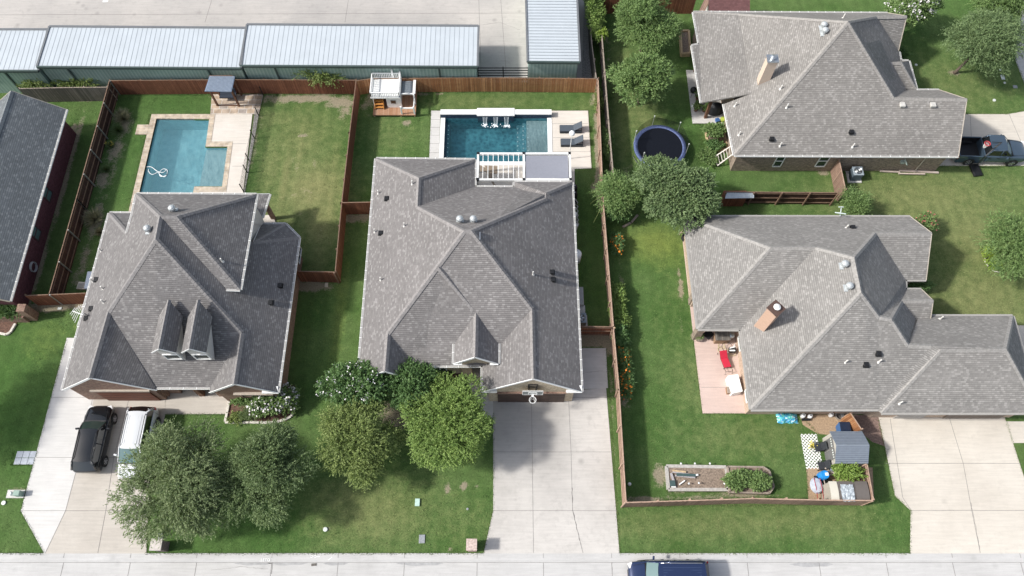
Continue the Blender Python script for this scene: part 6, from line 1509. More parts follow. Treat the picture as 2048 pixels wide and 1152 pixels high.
# resin shed
def resin():
    z=1.75; t_=T('resin_shed','low resin storage shed with one cream roof panel and two brown ones','shed',P(1700,990))
    xs=[P(1661,985,z)[0],P(1678,985,z)[0],P(1712,985,z)[0],P(1739,985,z)[0]]; y0=P(1700,1002,z)[1]; y1=P(1700,962,z)[1]
    CR=plain('resin_cream',(.58,.55,.47),.6,0,.04); BN=plain('resin_brown',(.13,.115,.105),.6,0,.06)
    for k,mm in enumerate((CR,BN,BN)):
        m=MB(); a_,b_=xs[k]+.01,xs[k+1]-.01; n=6; pts=[(y0+(y1-y0)*j/n,z-.10*(2*j/n-1)**2) for j in range(n+1)]
        for j in range(n): m.face([(a_,pts[j][0],pts[j][1]),(b_,pts[j][0],pts[j][1]),(b_,pts[j+1][0],pts[j+1][1]),(a_,pts[j+1][0],pts[j+1][1])])
        m.build('roof_panel',mm,t_)
    m=MB(); m.mesh([(xs[0]+.05,y0+.05,0),(xs[3]-.05,y0+.05,0),(xs[3]-.05,y1-.05,0),(xs[0]+.05,y1-.05,0)]+[(xs[0]+.05,y0+.05,z-.12),(xs[3]-.05,y0+.05,z-.12),(xs[3]-.05,y1-.05,z-.12),(xs[0]+.05,y1-.05,z-.12)],[(0,1,5,4),(1,2,6,5),(2,3,7,6),(3,0,4,7)]); m.build('wall',plain('resin_tan',(.36,.33,.28),.6),t_)
    m=MB(); c=P(1695,985,z+.02); rr=random.Random(5); nx=9;ny=10
    for i in range(nx+1):
        for j in range(ny+1): m.v.append((c[0]-.42+.84*i/nx+rr.uniform(-.03,.03),c[1]-.58+1.1*j/ny+rr.uniform(-.03,.03),z+.02+rr.uniform(0,.07)))
    for i in range(nx):
        for j in range(ny): k=i*(ny+1)+j; m.f.append((k,k+1,k+ny+2,k+ny+1)); m.m.append(0)
    o=m.build('plastic_sheet',plain('clear_plastic_sheet',(.38,.42,.45),.25,0,.45,6),None); tag(o,'crumpled clear plastic sheet lying on the resin shed roof','plastic sheet')
resin()
# lattice panel
t_=T('lattice_panel','white diagonal lattice panel lying on the grass beside the grey shed','lattice',P(1622,900)); q=[P(1600,868),P(1633,868),P(1646,937),P(1612,938)]; q=[Vector(v) for v in q]; m=MB()
def inpoly(x,y):
    c=False
    for i in range(4):
        a_,b_=q[i],q[(i+1)%4]
        if (a_.y>y)!=(b_.y>y) and x<(b_.x-a_.x)*(y-a_.y)/(b_.y-a_.y)+a_.x: c=not c
    return c
cx=sum(v.x for v in q)/4;cy=sum(v.y for v in q)/4
for s in (1,-1):
    for k in range(-22,23):
        off=k*.17; pts=[]
        for j in np.arange(-2.4,2.4,.04):
            x=cx+j*.707-off*.707*s; y=cy+s*j*.707+off*.707
            if inpoly(x,y): pts.append((x,y))
        if len(pts)>2: m.bar((pts[0][0],pts[0][1],.035+.012*s),(pts[-1][0],pts[-1][1],.035+.012*s),.062,.012)
m.build('slats',WPT,t_)
# trash bin
c=P(1690,853,1.0); t_=T('trash_bin','dark blue wheeled trash bin beside the small orange fence','trash bin',(c[0],c[1],0)); NB=plain('bin_navy',(.012,.022,.05),.5); LB=plain('bin_blue',(.04,.13,.32),.5)
m=MB(); m.lathe((0,0,0),[(.30,.08),(.40,1.0)],4); m.v=[(c[0]+v[0]*.95-v[1]*.95,c[1]+v[0]*.8+v[1]*.8,v[2]) for v in m.v]; m.build('bin_body',LB,t_,bevel=.03)
MB().box((c[0],c[1],1.04),(.74,.64,.08)).build('bin_lid',NB,t_,bevel=.03); 
for s in (-.3,.3): MB().cyl((c[0]+.32,c[1]+s,.12),.12,.06,14,ax='y').build('wheel',RUB,t_)
# propane tanks, steel tub, tarp
for k,(px,py,lb) in enumerate(((1604,833,'left of the two white gas tanks beside the blue tarp'),(1618,834,'right of the two white gas tanks beside the blue tarp'),(1660,831,'single white gas tank beside the steel fire ring'))):
    p=P(px,py); t_=T('gas_tank',lb,'gas tank',(p[0],p[1],0),group='white gas tanks against the wall'); m=MB(); m.lathe((p[0],p[1],0),[(.1,0),(.15,.02),(.16,.08),(.16,.30),(.12,.38),(.03,.41)],16); m.build('tank_body',WPT,t_,smooth=True); m=MB(); m.tube([(p[0]+.09*math.cos(a_),p[1]+.09*math.sin(a_),.45) for a_ in np.linspace(0,2*math.pi,12)[:-1]],.015,5,True); m.build('collar',WPT,t_); MB().cyl((p[0],p[1],.38),.03,.1,8).build('valve',BLACKM,t_)
p=P(1677,833); t_=T('fire_ring','open steel fire ring against the cream brick wall','fire pit',(p[0],p[1],0)); m=MB(); m.lathe((p[0],p[1],0),[(.28,0),(.30,.3),(.27,.3),(.25,.05)],20); m.build('ring',GALV,t_); MB().cyl((p[0],p[1],.05),.2,.04,14).build('ash',plain('ash',(.12,.11,.1),.9),t_)
p=P(1574,836); m=MB(); rr=random.Random(2); nx,ny=14,10
for i in range(nx+1):
    for j in range(ny+1):
        u,v=i/nx,j/ny; e=min(u,1-u,v,1-v)*4; m.v.append((p[0]+(u-.5)*1.5+rr.uniform(-.04,.04),p[1]+(v-.5)*.8+rr.uniform(-.04,.04),.02+.35*min(1,e)+rr.uniform(-.05,.06)*min(1,e*2)))
for i in range(nx):
    for j in range(ny): k=i*(ny+1)+j; m.f.append((k,k+1,k+ny+2,k+ny+1)); m.m.append(0)
TP,tt=newmat('tarp_blue_green',(.05,.35,.5),.4); vv=tt.ramp(tt.noise(pos(tt),3.2,3),.4,.6); c2=tt.mix(vv,(.05,.30,.55),(.10,.50,.42)); tt.l(tt.mix(tt.ramp(tt.noise(pos(tt),7,2),.55,.62),c2,(.6,.72,.75)),tt.b.inputs['Base Color'])
tag(m.build('tarp',TP),'crumpled blue and green tarp heaped against the cream brick wall','tarp')
MB_=MB(); p=P(1611,840); MB_.box((p[0],p[1],.1),(.6,.16,.2)); tag(MB_.build('black_crate',BLACKM),'low black crate in front of the two gas tanks','crate')
# barrel, wheelbarrow, cans
p=P(1641,954); t_=T('water_barrel','bright blue plastic barrel with a white lid patch in the scrap corner','barrel',(p[0],p[1],0)); BB=plain('barrel_blue',(.02,.24,.62),.4,0,.08)
m=MB(); m.lathe((p[0],p[1],0),[(.26,0),(.3,.04),(.3,.3),(.315,.33),(.3,.36),(.3,.62),(.315,.65),(.3,.68),(.29,.88),(.26,.92),(.26,.9),(.05,.9)],24); m.build('barrel_body',BB,t_,smooth=False); MB().box((p[0]+.1,p[1]+.02,.93),(.22,.2,.03),.1).build('lid_patch',WPT,t_)
p=P(1630,974); t_=T('wheelbarrow','upturned pale wheelbarrow with red handles in the scrap corner','wheelbarrow',(p[0],p[1],0)); RD=plain('red_tube',(.35,.03,.04),.5)
m=MB(); m.lathe((p[0]-.05,p[1]+.02,.42),[(.45,0),(.38,.16),(.2,.22)],14,1,1.25); m.build('tray',plain('tray_blue_grey',(.42,.45,.52),.5),t_)
for s in (-.18,.22): m=MB(); m.tube([(p[0]+s-.03,p[1]+.5,.62),(p[0]+s,p[1]-.2,.66),(p[0]+s+.12,p[1]-.85,.3)],.022,6); m.build('handle',RD,t_)
m=MB(); m.cyl((p[0]-.02,p[1]+.55,.25),.18,.08,16,ax='x'); m.build('wheel',RUB,t_)
p=P(1712,950); t_=T('round_bin','black round bin in the corner behind the fern','bin',(p[0],p[1],0)); m=MB(); m.lathe((p[0],p[1],0),[(.26,0),(.32,.75),(.34,.78),(.2,.86),(.04,.88)],20); m.build('bin_body',BLACKM,t_); MB().tube([(p[0]-.08,p[1],.9),(p[0],p[1],.95),(p[0]+.08,p[1],.9)],.015,5).build('handle',BLACKM,t_)
m=MB()
for a_,b_,w_ in (((1650,936),(1668,950),.1),((1656,950),(1672,948),.08),((1648,987),(1656,977),.07),((1660,944),(1680,948),.1),((1650,968),(1645,950),.04)): m.bar(P(*a_,.5),P(*b_,.4),w_,.05)
tag(m.build('loose_boards',plain('bleached_board',(.55,.48,.42),.8)),'loose bleached boards strewn between the blue barrel and the fern','boards')
p=P(1650,974); m=MB(); rr=random.Random(8)
for k in range(30): m.box((p[0]+rr.uniform(-.35,.35),p[1]+rr.uniform(-.45,.45),rr.uniform(.05,.4)),(rr.uniform(.1,.4),rr.uniform(.05,.2),.06),rr.uniform(0,3))
tag(m.build('junk_heap',BLACKM),'heap of black pots and trays beside the wheelbarrow','heap')
m=MB(); p=P(1659,938); m.sph((p[0],p[1],.3),.28,12,.6); tag(m.build('grey_tarp_bundle',plain('grey_bundle',(.2,.24,.27),.6,0,.4,9),smooth=True),'grey covered bundle against the lower wall of the shed','bundle')
# chairs by the grey shed
def chair(px,py,rz,label):
    p=P(px,py); t_=T('garden_chair',label,'chair',(p[0],p[1],0),rz,group='dark chairs by the grey shed'); SLg=plain('chair_charcoal',(.03,.034,.04),.7)
    MB().box((0,0,.42),(.55,.55,.06)).build('seat',SLg,t_,local=True,bevel=.02); m=MB(); m.box((.27,0,.75),(.06,.55,.62),0,Matrix.Rotation(R(12),3,'Y')); m.build('backrest',SLg,t_,local=True,bevel=.02)
    for a_ in (-.24,.24):
        for b_ in (-.24,.24): MB().bar((a_,b_,0),(a_,b_,.42),.04).build('leg',BLACKM,t_,local=True)
    for b_ in (-.3,.3): MB().bar((-.25,b_,.62),(.25,b_,.62),.05).build('armrest',BLACKM,t_,local=True)
chair(1633,897,.1,'dark garden chair facing the lattice, nearer the yellow flowers'); chair(1640,934,.1,'dark slatted garden chair at the lower corner of the lattice')
p=P(1622,893); t_=T('flower_pot','yellow flowers in a small pot on the lattice panel','plant pot',(p[0],p[1],0)); m=MB(); m.lathe((p[0],p[1],.02),[(.1,0),(.14,.22),(.12,.22)],14); m.build('pot',BLACKM,t_); petals(t_,[np.array((p[0]+random.gauss(0,.1),p[1]+random.gauss(0,.12),.35)) for _ in range(16)],YFL,sz=.07)
# patio of the lower right house
p=P(1445,727); t_=T('patio_lounger','red cushioned metal lounger on the pink patio','lounger',(p[0],p[1],0)); RC=plain('cushion_red',(.50,.02,.05),.8,0,.08); FR=plain('frame_dark_bronze',(.06,.045,.04),.5)
A=Vector(P(1437,705,.45));A2=Vector(P(1451,703,.45));B=Vector(P(1449,735,.40));B2=Vector(P(1463,733,.40)); M1=A.lerp(B,.42);M2=A2.lerp(B2,.42)
m=MB(); m.mesh([A+Vector((0,0,.35)),A2+Vector((0,0,.35)),M2,M1]+[A+Vector((0,0,.27)),A2+Vector((0,0,.27)),M2-Vector((0,0,.08)),M1-Vector((0,0,.08))],[(0,1,2,3),(7,6,5,4),(0,4,5,1),(1,5,6,2),(2,6,7,3),(3,7,4,0)]); m.build('back_cushion',RC,t_,bevel=.02)
m=MB(); m.mesh([M1,M2,B2,B]+[v-Vector((0,0,.08)) for v in (M1,M2,B2,B)],[(0,1,2,3),(7,6,5,4),(0,4,5,1),(1,5,6,2),(2,6,7,3),(3,7,4,0)]); m.build('seat_cushion',RC,t_,bevel=.02)
C1=Vector(P(1452,744,.38));C2=Vector(P(1466,742,.38))
for a_,b_,c_ in ((A,B,C1),(A2,B2,C2)): m=MB(); m.tube([a_+Vector((0,0,.3)),a_.lerp(b_,.42)-Vector((0,0,.1)),b_-Vector((0,0,.1)),c_,Vector((c_.x,c_.y-.1,.05))],.02,6); m.build('side_frame',FR,t_)
m=MB(); m.bar(C1,C2,.03); m.bar(B-Vector((0,0,.1)),B2-Vector((0,0,.1)),.03); m.build('cross_bar',FR,t_)
for q in (A,A2,B,B2): MB().bar((q.x,q.y,.05),(q.x,q.y,.36),.03).build('leg',FR,t_)
p=P(1469,769); t_=T('storage_chest','white chest freezer sized storage box beside the house wall on the pink patio','chest',(p[0],p[1],0)); q=[P(1456,752,.85),P(1476,749,.85),P(1485,782,.85),P(1466,786,.85)]; c=sum((Vector(v) for v in q),Vector())/4
MB().prism([v[:2] for v in q],.05,.78).build('chest_body',WPT,t_); m=MB(); m.prism([(c.x+(v[0]-c.x)*1.05,c.y+(v[1]-c.y)*1.05) for v in q],.79,.86); m.build('chest_lid',WPT,t_,bevel=.02)
p=P(1458,783); t_=T('wooden_crate','brown timber crate in front of the white chest','crate',(p[0],p[1],0)); m=MB()
for k in range(5): m.box((p[0]-.2+k*.1,p[1],.42),(.085,.5,.03))
m.build('top_slats',WOODG,t_); MB().box((p[0],p[1],.2),(.48,.48,.4)).build('crate_body',plain('crate_brown',(.28,.17,.10),.8),t_)
p=P(1442,675); t_=T('outdoor_cabinet','timber cabinet under the patio roof edge','cabinet',(p[0],p[1],0)); c=Vector(P(1445,670,.9)); MB().box((c.x,c.y-.0,.45),(1.0,.75,.88)).build('cabinet_body',plain('cabinet_brown',(.30,.20,.13),.8),t_); MB().box((c.x,c.y,.91),(1.1,.85,.05)).build('cabinet_top',FENCE_G,t_)
c=Vector(P(1463,668,.9)); t_=T('side_grill','small silver grill next to the timber cabinet','grill',(c.x,c.y,0)); m=MB(); m.sph((c.x,c.y,.75),.3,14,.7); m.build('grill_hood',GALV,t_,smooth=True); m=MB(); 
for s in (-.2,.2):
    for u in (-.15,.15): m.bar((c.x+s,c.y+u,0),(c.x+s,c.y+u,.6),.03)
m.build('leg',BLACKM,t_)
c=Vector(P(1463,697,.7)); t_=T('spinning_bike','black and white exercise machine against the patio wall','exercise machine',(c.x,c.y,0)); m=MB(); m.tube([(c.x-.25+.38*math.cos(a_),c.y+.2+.0+.38*math.sin(a_),.5) for a_ in np.linspace(0,2*math.pi,24)[:-1]],.02,6,True); m.build('hoop',BLACKM,t_)
m=MB(); m.box((c.x+.1,c.y-.05,.5),(.5,.4,.3)); m.build('machine_body',BLACKM,t_,bevel=.04); m=MB(); m.box((c.x+.05,c.y-.15,.68),(.4,.1,.06)); m.box((c.x+.1,c.y+.1,.68),(.45,.08,.06),.3); m.bar((c.x+.2,c.y-.2,.2),(c.x+.2,c.y+.25,.9),.06); m.build('white_frame',WPT,t_)
m=MB()
for k,(px,py,r_) in enumerate(((1443,692,.22),(1444,700,.28),(1455,706,.25),(1465,707,.2))):
    c=P(px,py,.08); m.tube([(c[0]+r_*math.cos(a_)*1.1,c[1]+r_*math.sin(a_),.08+.02*k) for a_ in np.linspace(0,2*math.pi,20)[:-1]],.02,5,True)
tag(m.build('garden_hose',plain('hose_cream',(.55,.50,.30),.6)),'cream garden hose in loose loops by the red lounger','hose')
p=P(1396,679); t_=T('plant_pot','round planter at the corner column of the pink patio','plant pot',(p[0],p[1],0)); m=MB(); m.lathe((p[0],p[1],.05),[(.2,0),(.3,.35),(.27,.35),(.25,.3)],18); m.build('pot',WOODG,t_); foliage(t_,(p[0],p[1],.5),(.28,.28,.2),LEAF['mid'],350,(.12,.03),.2,.3,91,6,name='foliage')
c=P(1419,665,.8); t_=T('patio_chair','dark cushioned chair in the shade under the patio roof','chair',(c[0],c[1],0)); MB().box((c[0],c[1],.42),(.62,.62,.14),.78).build('seat',BLACKM,t_); MB().box((c[0]+.1,c[1]+.35,.75),(.6,.1,.55)).build('backrest',BLACKM,t_)
p=P(1369,478); t_=T('bicycle_wheel_stack','tyres and bent poles piled at the corner of the lower right house','pile',(p[0],p[1],0)); m=MB()
for k in range(2): m.tube([(p[0]+.22*math.cos(a_),p[1]+.26*math.sin(a_),.1+k*.2) for a_ in np.linspace(0,2*math.pi,18)[:-1]],.07,7,True)
m.build('tyre',RUB,t_); m=MB(); m.tube([P(1358,470,.3),P(1364,462,.8),P(1371,452,1.3)],.02,5); m.tube([P(1357,464,.3),P(1366,466,.9),P(1370,458,1.2)],.02,5); m.build('bent_pole',plain('rust_pale',(.42,.33,.28),.7),t_)
# air conditioners
def ac(px,py,z,w_,label,dark=True,hh=.85):
    c=P(px,py,z); t_=T('air_conditioner',label,'air conditioner',(c[0],c[1],0)); bm=plain('ac_slate',(.09,.12,.15),.6) if dark else plain('ac_beige',(.50,.50,.48),.6); tm=plain('ac_top',(.28,.33,.37),.5)
    MB().box((c[0],c[1],.05),(w_+.3,w_+.3,.1)).build('pad',DECKB,t_); MB().box((c[0],c[1],.1+hh/2),(w_,w_,hh)).build('casing',bm,t_,bevel=.04); MB().box((c[0],c[1],.12+hh),(w_+.02,w_+.02,.06)).build('top_frame',tm,t_,bevel=.03)
    m=MB(); m.cyl((c[0],c[1],.152+hh),w_*.40,.01,24); f=m.build('fan_guard',BLACKM,t_); m=MB()
    for q in (.12,.2,.28,.36): m.tube([(c[0]+w_*q*math.cos(a_),c[1]+w_*q*math.sin(a_),.17+hh) for a_ in np.linspace(0,2*math.pi,20)[:-1]],.012,4,True)
    for k in range(5): a_=2*math.pi*k/5; m.bar((c[0],c[1],.165+hh),(c[0]+w_*.32*math.cos(a_),c[1]+w_*.32*math.sin(a_),.165+hh),.1,.01)
    m.build('fan',GALV,f)
ac(1716,342,.95,.82,'dark blue grey air conditioner beside the faded fence at the upper right house')
ac(1162,636,.85,.78,'pale topped air conditioner beside the right wall of the middle house',False,.75)
c=P(1159,590,1.0); t_=T('generator','grey beige standby generator against the middle house wall','generator',(c[0],c[1],0)); MB().box((c[0],c[1],.45),(.65,1.5,.85)).build('casing',plain('generator_grey',(.36,.36,.35),.6),t_,bevel=.06); MB().box((c[0]+.05,c[1]-.95,.3),(.75,.6,.5)).build('base_box',plain('ac_beige',(.50,.50,.48),.6),t_)
c=P(1154,505,1.4); t_=T('water_tank','white domed water tank against the middle house wall','tank',(c[0],c[1],0)); m=MB(); m.lathe((c[0],c[1],0),[(.38,0),(.38,1.2),(.3,1.38),(.1,1.45)],20); m.build('tank_body',WPT,t_,smooth=True); m=MB(); m.cyl((c[0],c[1]-.5,0),.1,1.0,10); m.build('pipe',WPT,t_)
c=P(1153,438); t_=T('pool_equipment','grey and white pool pump pipes against the middle house wall','pump',(c[0],c[1],0)); m=MB()
for k in range(6): y=c[1]-1+.4*k; m.tube([(c[0]-.3,y,.3),(c[0]+.0,y+.1,.35+.1*(k%3)),(c[0]+.12,y+.35,.3),(c[0]-.1,y+.5,.6)],.05,6)
m.build('pipe',plain('pipe_grey',(.45,.46,.46),.5),t_)
for k,dy in enumerate((-.9,.1,1.1)): m=MB(); m.cyl((c[0]-.15,c[1]+dy,0),.18,.65,14); m.sph((c[0]-.15,c[1]+dy,.65),.18,12,.6); m.build('filter',WPT if k<2 else BLACKM,t_)
for k,(px,py) in enumerate(((1149,372),(1149,386))): 
    c=P(px,py,.9); t_=T('filter_tank',('black pool filter tank nearest the pergola','black pool filter tank behind the first')[k],'tank',(c[0],c[1],0),group='black filter tanks'); m=MB(); m.lathe((c[0],c[1],0),[(.25,0),(.27,.1),(.27,.7),(.2,.9),(.05,.95)],16); m.build('tank_body',BLACKM,t_,smooth=True); MB().cyl((c[0],c[1],.93),.05,.1,8).build('valve',WPT,t_)
# left house side units
c=P(172,560,.9); t_=T('air_conditioner','slatted beige and slate unit beside the left house gutter','air conditioner',(c[0],c[1],0)); a_=P(166,572); MB().prism([P(157,563,.3)[:2],P(171,564,.3)[:2],P(176,578,.3)[:2],P(152,577,.3)[:2]],0,.28).build('slatted_base',plain('base_beige',(.55,.50,.42),.7),t_)
m=MB(); q=[P(175,543,1.0),P(190,543,1.0),P(183,577,1.0),P(168,577,1.0)]; m.prism([v[:2] for v in q],.3,1.0); m.build('unit_body',plain('unit_slate',(.16,.19,.25),.5),t_)
m=MB(); 
for k in range(6): y=567+k*1.7; m.bar(P(157-k*.6,y,.31),P(170,y,.31),.03,.02)
m.build('slat',GREYT,t_)
# upper right house extras: ladder, lumber, dish, covered grill
t_=T('ladder','grey aluminium ladder propped on its side at the upper right house corner','ladder',P(1445,315)); A=Vector(P(1464,291,1.5));B=Vector(P(1430,313,.5));C=Vector(P(1466,308,1.2));D=Vector(P(1435,331,.2)); AL=plain('ladder_alu',(.55,.52,.47),.5)
m=MB(); m.bar(A,B,.09,.05); m.bar(C,D,.09,.05); m.build('stile',AL,t_); m=MB()
for k in range(7): u=k/6; m.bar(A.lerp(B,u),C.lerp(D,u),.05)
m.build('rung',AL,t_)
t_=T('lumber','pale lumber planks lying along the foot of the upper right house wall','lumber',P(1835,343)); 
for k,(a_,b_,w_) in enumerate((((1798,341),(1877,345),.18),((1760,342),(1800,344),.14),((1797,347),(1850,348),.1))): m=MB(); m.bar(P(*a_,.1+.05*k),P(*b_,.1+.05*k),w_,.08); m.build('plank',plain('plank_pale_pink',(.55,.46,.40),.8),t_)
p=P(1791,338); t_=T('satellite_dish','pale green satellite dish on a leaning mast by the upper right house wall','satellite dish',(p[0],p[1],0)); SG=plain('dish_sage',(.42,.50,.47),.5); q=Vector(P(1805,324,1.5)); m=MB(); m.tube([p,(p[0]+.02,p[1],.5),q],.03,6); m.build('mast',SG,t_)
m=MB(); c=q; m.lathe((0,0,0),[(.02,0),(.2,.03),(.33,.09),(.34,.09),(.3,.0)],20,1.2,1); Mt=Matrix.Rotation(R(55),3,'Y'); m.v=[tuple(Mt@Vector(v)+c+Vector((.2,0,.05))) for v in m.v]; m.build('dish',SG,t_); MB().box(c,(.3,.25,.22)).build('bracket',SG,t_)
p=P(1720,332); t_=T('shovel','thin pole leaning on the wall beside the dark air conditioner','pole',(p[0],p[1],0)); m=MB(); m.tube([p,P(1738,320,1.4)],.015,5); m.build('shaft',BLACKM,t_); MB().box(P(1738,320,1.45),(.2,.06,.1)).build('head',PAL,t_)
c=Vector(P(1433,215,.8)); t_=T('covered_grill','large black covered grill under the patio roof of the upper right house','grill',(c.x,c.y,0)); m=MB(); m.lathe((c.x,c.y+.1,0),[(.55,0),(.5,.5),(.45,.95),(.28,1.1),(.05,1.13)],12,1.35,.8); m.build('cover',plain('cover_black',(.018,.02,.024),.6,0,.4,5),t_,bevel=.04)
for k,(px,py,lb) in enumerate(((1391,222,'potted plant at the outer corner of the grey patio'),(1396,213,'potted plant just behind the corner plant'),(1394,200,'taller potted plant by the middle patio post'),(1407,223,'potted plant right of the corner post'),(1412,217,'small potted plant nearest the covered grill'))):
    p=P(px,py); t_=T('plant_pot',lb,'plant pot',(p[0],p[1],0),group='potted plants on the grey patio'); m=MB(); m.lathe((p[0],p[1],.06),[(.14,0),(.19,.28),(.17,.28),(.15,.22)],14); m.build('pot',plain('pot_rust',(.16,.09,.06),.8),t_); foliage(t_,(p[0],p[1],.55+.2*(k==2)),(.26,.26,.25+.2*(k==2)),LEAF['mid'],300,(.14,.05),.2,.3,100+k,6,name='foliage')
p=P(1385,217); t_=T('white_jug','white round jug standing on the edge of the grey patio','jug',(p[0],p[1],0)); m=MB(); m.lathe((p[0],p[1],.06),[(.14,0),(.17,.2),(.17,.4),(.06,.5),(.06,.55)],16); m.build('jug_body',WPT,t_,smooth=True)
p=P(1386,184,.5); t_=T('black_grill','small black kettle grill on the grey patio edge','grill',(p[0],p[1],0)); m=MB(); m.sph((p[0],p[1],.75),.3,14); m.build('bowl',BLACKM,t_,smooth=True); 
for k in range(3): a_=2.1*k; MB().bar((p[0]+.1*math.cos(a_),p[1]+.1*math.sin(a_),.6),(p[0]+.3*math.cos(a_),p[1]+.3*math.sin(a_),.06),.03).build('leg',BLACKM,t_)
p=P(1446,238,.3); t_=T('watering_can','yellow green and blue tubs at the foot of the patio wall','tubs',(p[0],p[1],0)); MB().lathe((p[0],p[1],0),[(.18,0),(.22,.35),(.18,.35)],14).build('yellow_tub',plain('tub_lime',(.45,.55,.1),.5),t_); MB().box((p[0]-.45,p[1]-.05,.15),(.3,.35,.3),.3).build('blue_box',plain('tub_blue',(.05,.12,.3),.5),t_)
# small roofed lean-to by the braced fence
A=P(1453,384,1.7);B=P(1508,384,1.7);C=P(1508,396,1.5);D=P(1450,397,1.5); t_=T('lean_to','tiny lean-to with a pale corrugated metal roof against the braced fence','lean-to',((A[0]+B[0])/2,A[1],0)); m=MB(); m.face([A,B,C,D]); m.build('roof',plain('pale_corrugated',(.50,.56,.60),.4,.4),t_); m=MB()
for k in range(1,12): u=k/12; m.bar(Vector(A).lerp(Vector(B),u)+Vector((0,0,.01)),Vector(D).lerp(Vector(C),u)+Vector((0,0,.01)),.03,.03)
m.build('roof_rib',GALV,t_); x0,x1,y0=D[0],C[0]-.5,C[1]+.1; MB().box(((x0+x1)/2,y0+.3,.75),(x1-x0,.6,1.45)).build('wall',FENCE,t_)
# shed roof at the very top
A=P(1417,-12,2.3);B=P(1500,-12,2.3);C=P(1500,22,1.9);D=P(1417,22,1.9); t_=T('garden_shed','red brown roofed shed at the top edge behind the upper right house','shed',((A[0]+B[0])/2,(A[1]+C[1])/2,0)); MB().face([A,B,C,D]).build('roof',shingle('roof_shingle_red',(.15,.075,.075),(.2,.11,.11),(.06,.03,.03)),t_); MB().box(((A[0]+B[0])/2,(A[1]+C[1])/2,.93),(B[0]-A[0]-.2,A[1]-C[1]-.2,1.85)).build('wall',SIDING,t_)
m=MB(); c=P(1409,25,1.8); m.bar(P(1402,26,1.6),P(1418,-8,1.9),.5,.04); tag(m.build('leaning_panel',FENCE_P),'faded timber panel leaning beside the red brown roofed shed','panel')
# kerb marks: faded white painted characters
def text(body,px,py,size,z,label):
    cu=bpy.data.curves.new('t','FONT'); cu.body=body; cu.size=size; cu.align_x='CENTER'; o=bpy.data.objects.new('tmp',cu); COL.objects.link(o)
    dg=bpy.context.evaluated_depsgraph_get(); me=bpy.data.meshes.new_from_object(o.evaluated_get(dg)); COL.objects.unlink(o); bpy.data.objects.remove(o)
    me.materials.append(plain('road_paint',(.85,.86,.85),.7)); q=bpy.data.objects.new('painted_mark',me); COL.objects.link(q); p=P(px,py,z); q.location=(p[0],p[1]-.08,z); tag(q,label,'painted mark')
text('.LETO',530,1120,.26,.024,'faded white painted letters on the kerb left of the joint')
m=MB(); p=P(627,1113,.026); 
for k in (-.12,.12): m.tube([(p[0]+k+.09*math.cos(a_),p[1]+.06*math.sin(a_),.028) for a_ in np.linspace(0,2*math.pi,14)[:-1]],.015,4,True)
m.bar((p[0]+.2,p[1],.028),(p[0]+.42,p[1],.028),.03,.01); tag(m.build('painted_mark',plain('road_paint',(.85,.86,.85),.7)),'white painted loops with a dash on the kerb above the iron plate','painted mark')
m=MB(); m.bar(P(657,1120,-.02),P(664,1114,.02),.03,.01); tag(m.build('painted_mark',plain('road_paint',(.85,.86,.85),.7)),'single slanted white paint stroke on the kerb','painted mark')
# white slab near upper-left yard, paint patch on the yard
m=MB(); p=P(211,2,.025); m.box((p[0],p[1],.026),(.5,.25,.01),.1); tag(m.build('painted_mark',plain('road_paint',(.85,.86,.85),.7)),'short white painted bar on the concrete yard','painted mark')
lid(120,617,.3,.2,PAL,'small pale splash block under the cross fence at the left') ; lid(653,570,.25,.35,plain('splash_block',(.55,.5,.4),.8),'pale splash block by the brown fence corner')
for k,(px,py,lb) in enumerate(((596,378,'upper'),)): pass
# fallen pots: white downspout ends

# ------------------------------------------------------------ grass tufts over the lawns, ragged edges along the slabs
def pip(X,Y,pg):
    c=np.zeros(len(X),bool); n=len(pg)
    for i in range(n):
        x1,y1=pg[i];x2,y2=pg[(i+1)%n]
        if abs(y2-y1)<1e-9: continue
        k=((y1>Y)!=(y2>Y))&(X<(x2-x1)*(Y-y1)/(y2-y1)+x1); c^=k
    return c
def wear(X,Y):
    C=np.zeros((len(X),4))
    for px,py,rx,ry,v,ch in PATCH:
        x,y,_=P(px,py); d=((X-x)/rx)**2+((Y-y)/ry)**2; C[:,ch]=np.maximum(C[:,ch],v*np.exp(-d*.7))
    return C
GM,gt=newmat('grass_blades',(.1,.15,.05),.8,0,.2); _a=gt.n('Attribute',attribute_name='tone'); gt.l(_a.outputs['Color'],gt.b.inputs['Base Color'])
def blades(name,X,Y,Lm,seed,z=0.):
    g=np.random.default_rng(seed); N=len(X); W=wear(X,Y); d=np.clip(W[:,1]+g.normal(0,.25,N),0,1)[:,None]; l=np.clip(W[:,2],0,1)[:,None]; li=np.clip(W[:,3]*.8,0,1)[:,None]
    c=np.array([.115,.18,.058])*(1-d)+np.array([.25,.25,.115])*d; c=c*(1-l*.6)+np.array([.06,.14,.03])*l*.6; c=c*(1-li)+np.array([.21,.28,.07])*li; c=c*g.uniform(.6,1.45,N)[:,None]
    a=g.uniform(0,6.28,N); el=g.uniform(.35,1.2,N); L=Lm*g.uniform(.6,1.5,N); D=np.stack([np.cos(a)*np.cos(el),np.sin(a)*np.cos(el),np.sin(el)],1); C=np.stack([X,Y,np.full(N,z)],1)+D*L[:,None]*.45
    o=quads(name,C,D.copy(),g.normal(size=(N,3)),L,L*.33,GM,None); at=o.data.color_attributes.new('tone','FLOAT_COLOR','POINT'); at.data.foreach_set('color',np.concatenate([np.repeat(c,4,0),np.ones((N*4,1))],1).ravel()); tag(o,kind='stuff'); return o
g=np.random.default_rng(5); N=230000; X=g.uniform(-40,44,N); Y=g.uniform(YK+.03,52,N)
ok=np.ones(N,bool)
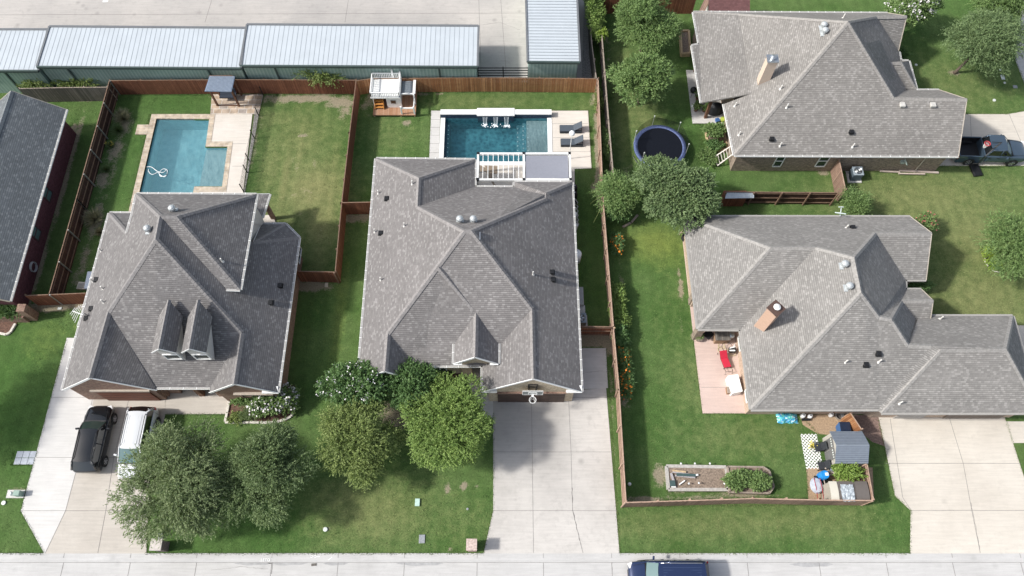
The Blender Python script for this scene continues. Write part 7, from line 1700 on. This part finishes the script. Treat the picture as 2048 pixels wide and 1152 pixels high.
for pg in SLABS+[wi,[(xa-.5,ya+.8),(xb+.5,ya+.8),(xb+.5,ybm-.5),(xa-.5,ybm-.5)],[p for p in dk]]: ok&=~pip(X,Y,pg)
W=wear(X,Y); ok&=(W[:,0]<.42+.2*g.random(N)); cl=np.sin(X*2.1+np.sin(Y*1.7)*1.3)*np.sin(Y*1.9+np.sin(X*1.3)*1.1); ok&=(g.random(N)<.6+.35*cl)
# nothing grows under the houses
for q in (rect(-30.3,16.2,-16.6,29),rect(-10.2,17.6,4.2,33.6),rect(17.8,35.3,34.6,46),rect(13.8,20.3,30,28.8),rect(16.8,14.5,35.4,21),rect(-46,16.5,-35.2,40)): ok&=~pip(X,Y,q)
blades('lawn_tufts',X[ok],Y[ok],.085,6)
EX=[];EY=[]
def edge(pts,dens=85,wd=.045):
    q=[P(*p) for p in pts]
    for a_,b_ in zip(q,q[1:]):
        L=math.hypot(b_[0]-a_[0],b_[1]-a_[1]); n=int(L*dens); u=g.random(n); EX.append(a_[0]+(b_[0]-a_[0])*u+g.normal(0,wd,n)); EY.append(a_[1]+(b_[1]-a_[1])*u+g.normal(0,wd,n))
for e in ([(134,680),(42,1022),(90,1107)],[(331,828),(451,829)],[(987,825),(986.5,1021),(967,1107)],[(293,1107),(300,960)],[(1212,697),(1239,1107)],[(1757,840),(1790,992),(1821,1021),(1820,1107)],[(0,1107),(90,1107)],[(293,1107),(967,1107)],[(1239,1107),(1820,1107)],
 [(1405,827),(1489,827)],[(1385,660),(1405,827)],[(1385,248),(1440,248)],[(1372,141),(1385,248)],[(1925,228),(2015,228),(2048,222)],[(1873,332),(2048,332)],[(2009,834),(2048,955)],[(862,221),(881,221)],[(858,318),(862.5,222)],[(1103,221),(1176,221),(1183,338),(1150,339)],
 [(300,229),(420,229)],[(300,229),(258,425)],[(528,190),(488,388)],[(27,902),(22,930),(68,930)],[(1332,983),(1456,983)],[(1310,1000),(1500,997)],[(1253,1013),(1745,1010)],[(219,190),(425,190)],[(524,190),(712,190)],[(850,185),(1190,184)],[(1612,935),(1616,1003)],[(1598,829),(1636,868)],[(2033,40),(2031,122),(2050,170)]): edge(e)
blades('edge_grass',np.concatenate(EX),np.concatenate(EY),.075,7,.01)
# cracks wandering across the older slabs
m=MB(); rr=random.Random(12)
def crack(pts,z,w_):
    q=[]
    for (x1,y1),(x2,y2) in zip(pts,pts[1:]):
        n=max(2,int(math.hypot(x2-x1,y2-y1)/5))
        for i in range(n): q.append(P(x1+(x2-x1)*i/n+rr.uniform(-.9,.9),y1+(y2-y1)*i/n+rr.uniform(-.7,.7)))
    for a_,b_ in zip(q,q[1:]): m.bar((a_[0],a_[1],z),(b_[0],b_[1],z),w_*rr.uniform(.5,1.4),.004)
crack([(1144,975),(1146,1021),(1152,1050),(1165,1102)],.031,.045); crack([(1162,748),(1185,744),(1212,741)],.031,.02); crack([(1941,1005),(1950,1050),(1960,1104)],.031,.02)
crack([(545,1122),(541,1152)],-.126,.03); crack([(1224,1108),(1225,1150)],-.126,.03); crack([(420,1140),(480,1133),(540,1138)],-.126,.015); crack([(1040,60),(1000,45),(950,52)],.022,.02)
struct(m,'slab_cracks',JOINT)
bpy.context.view_layer.update()
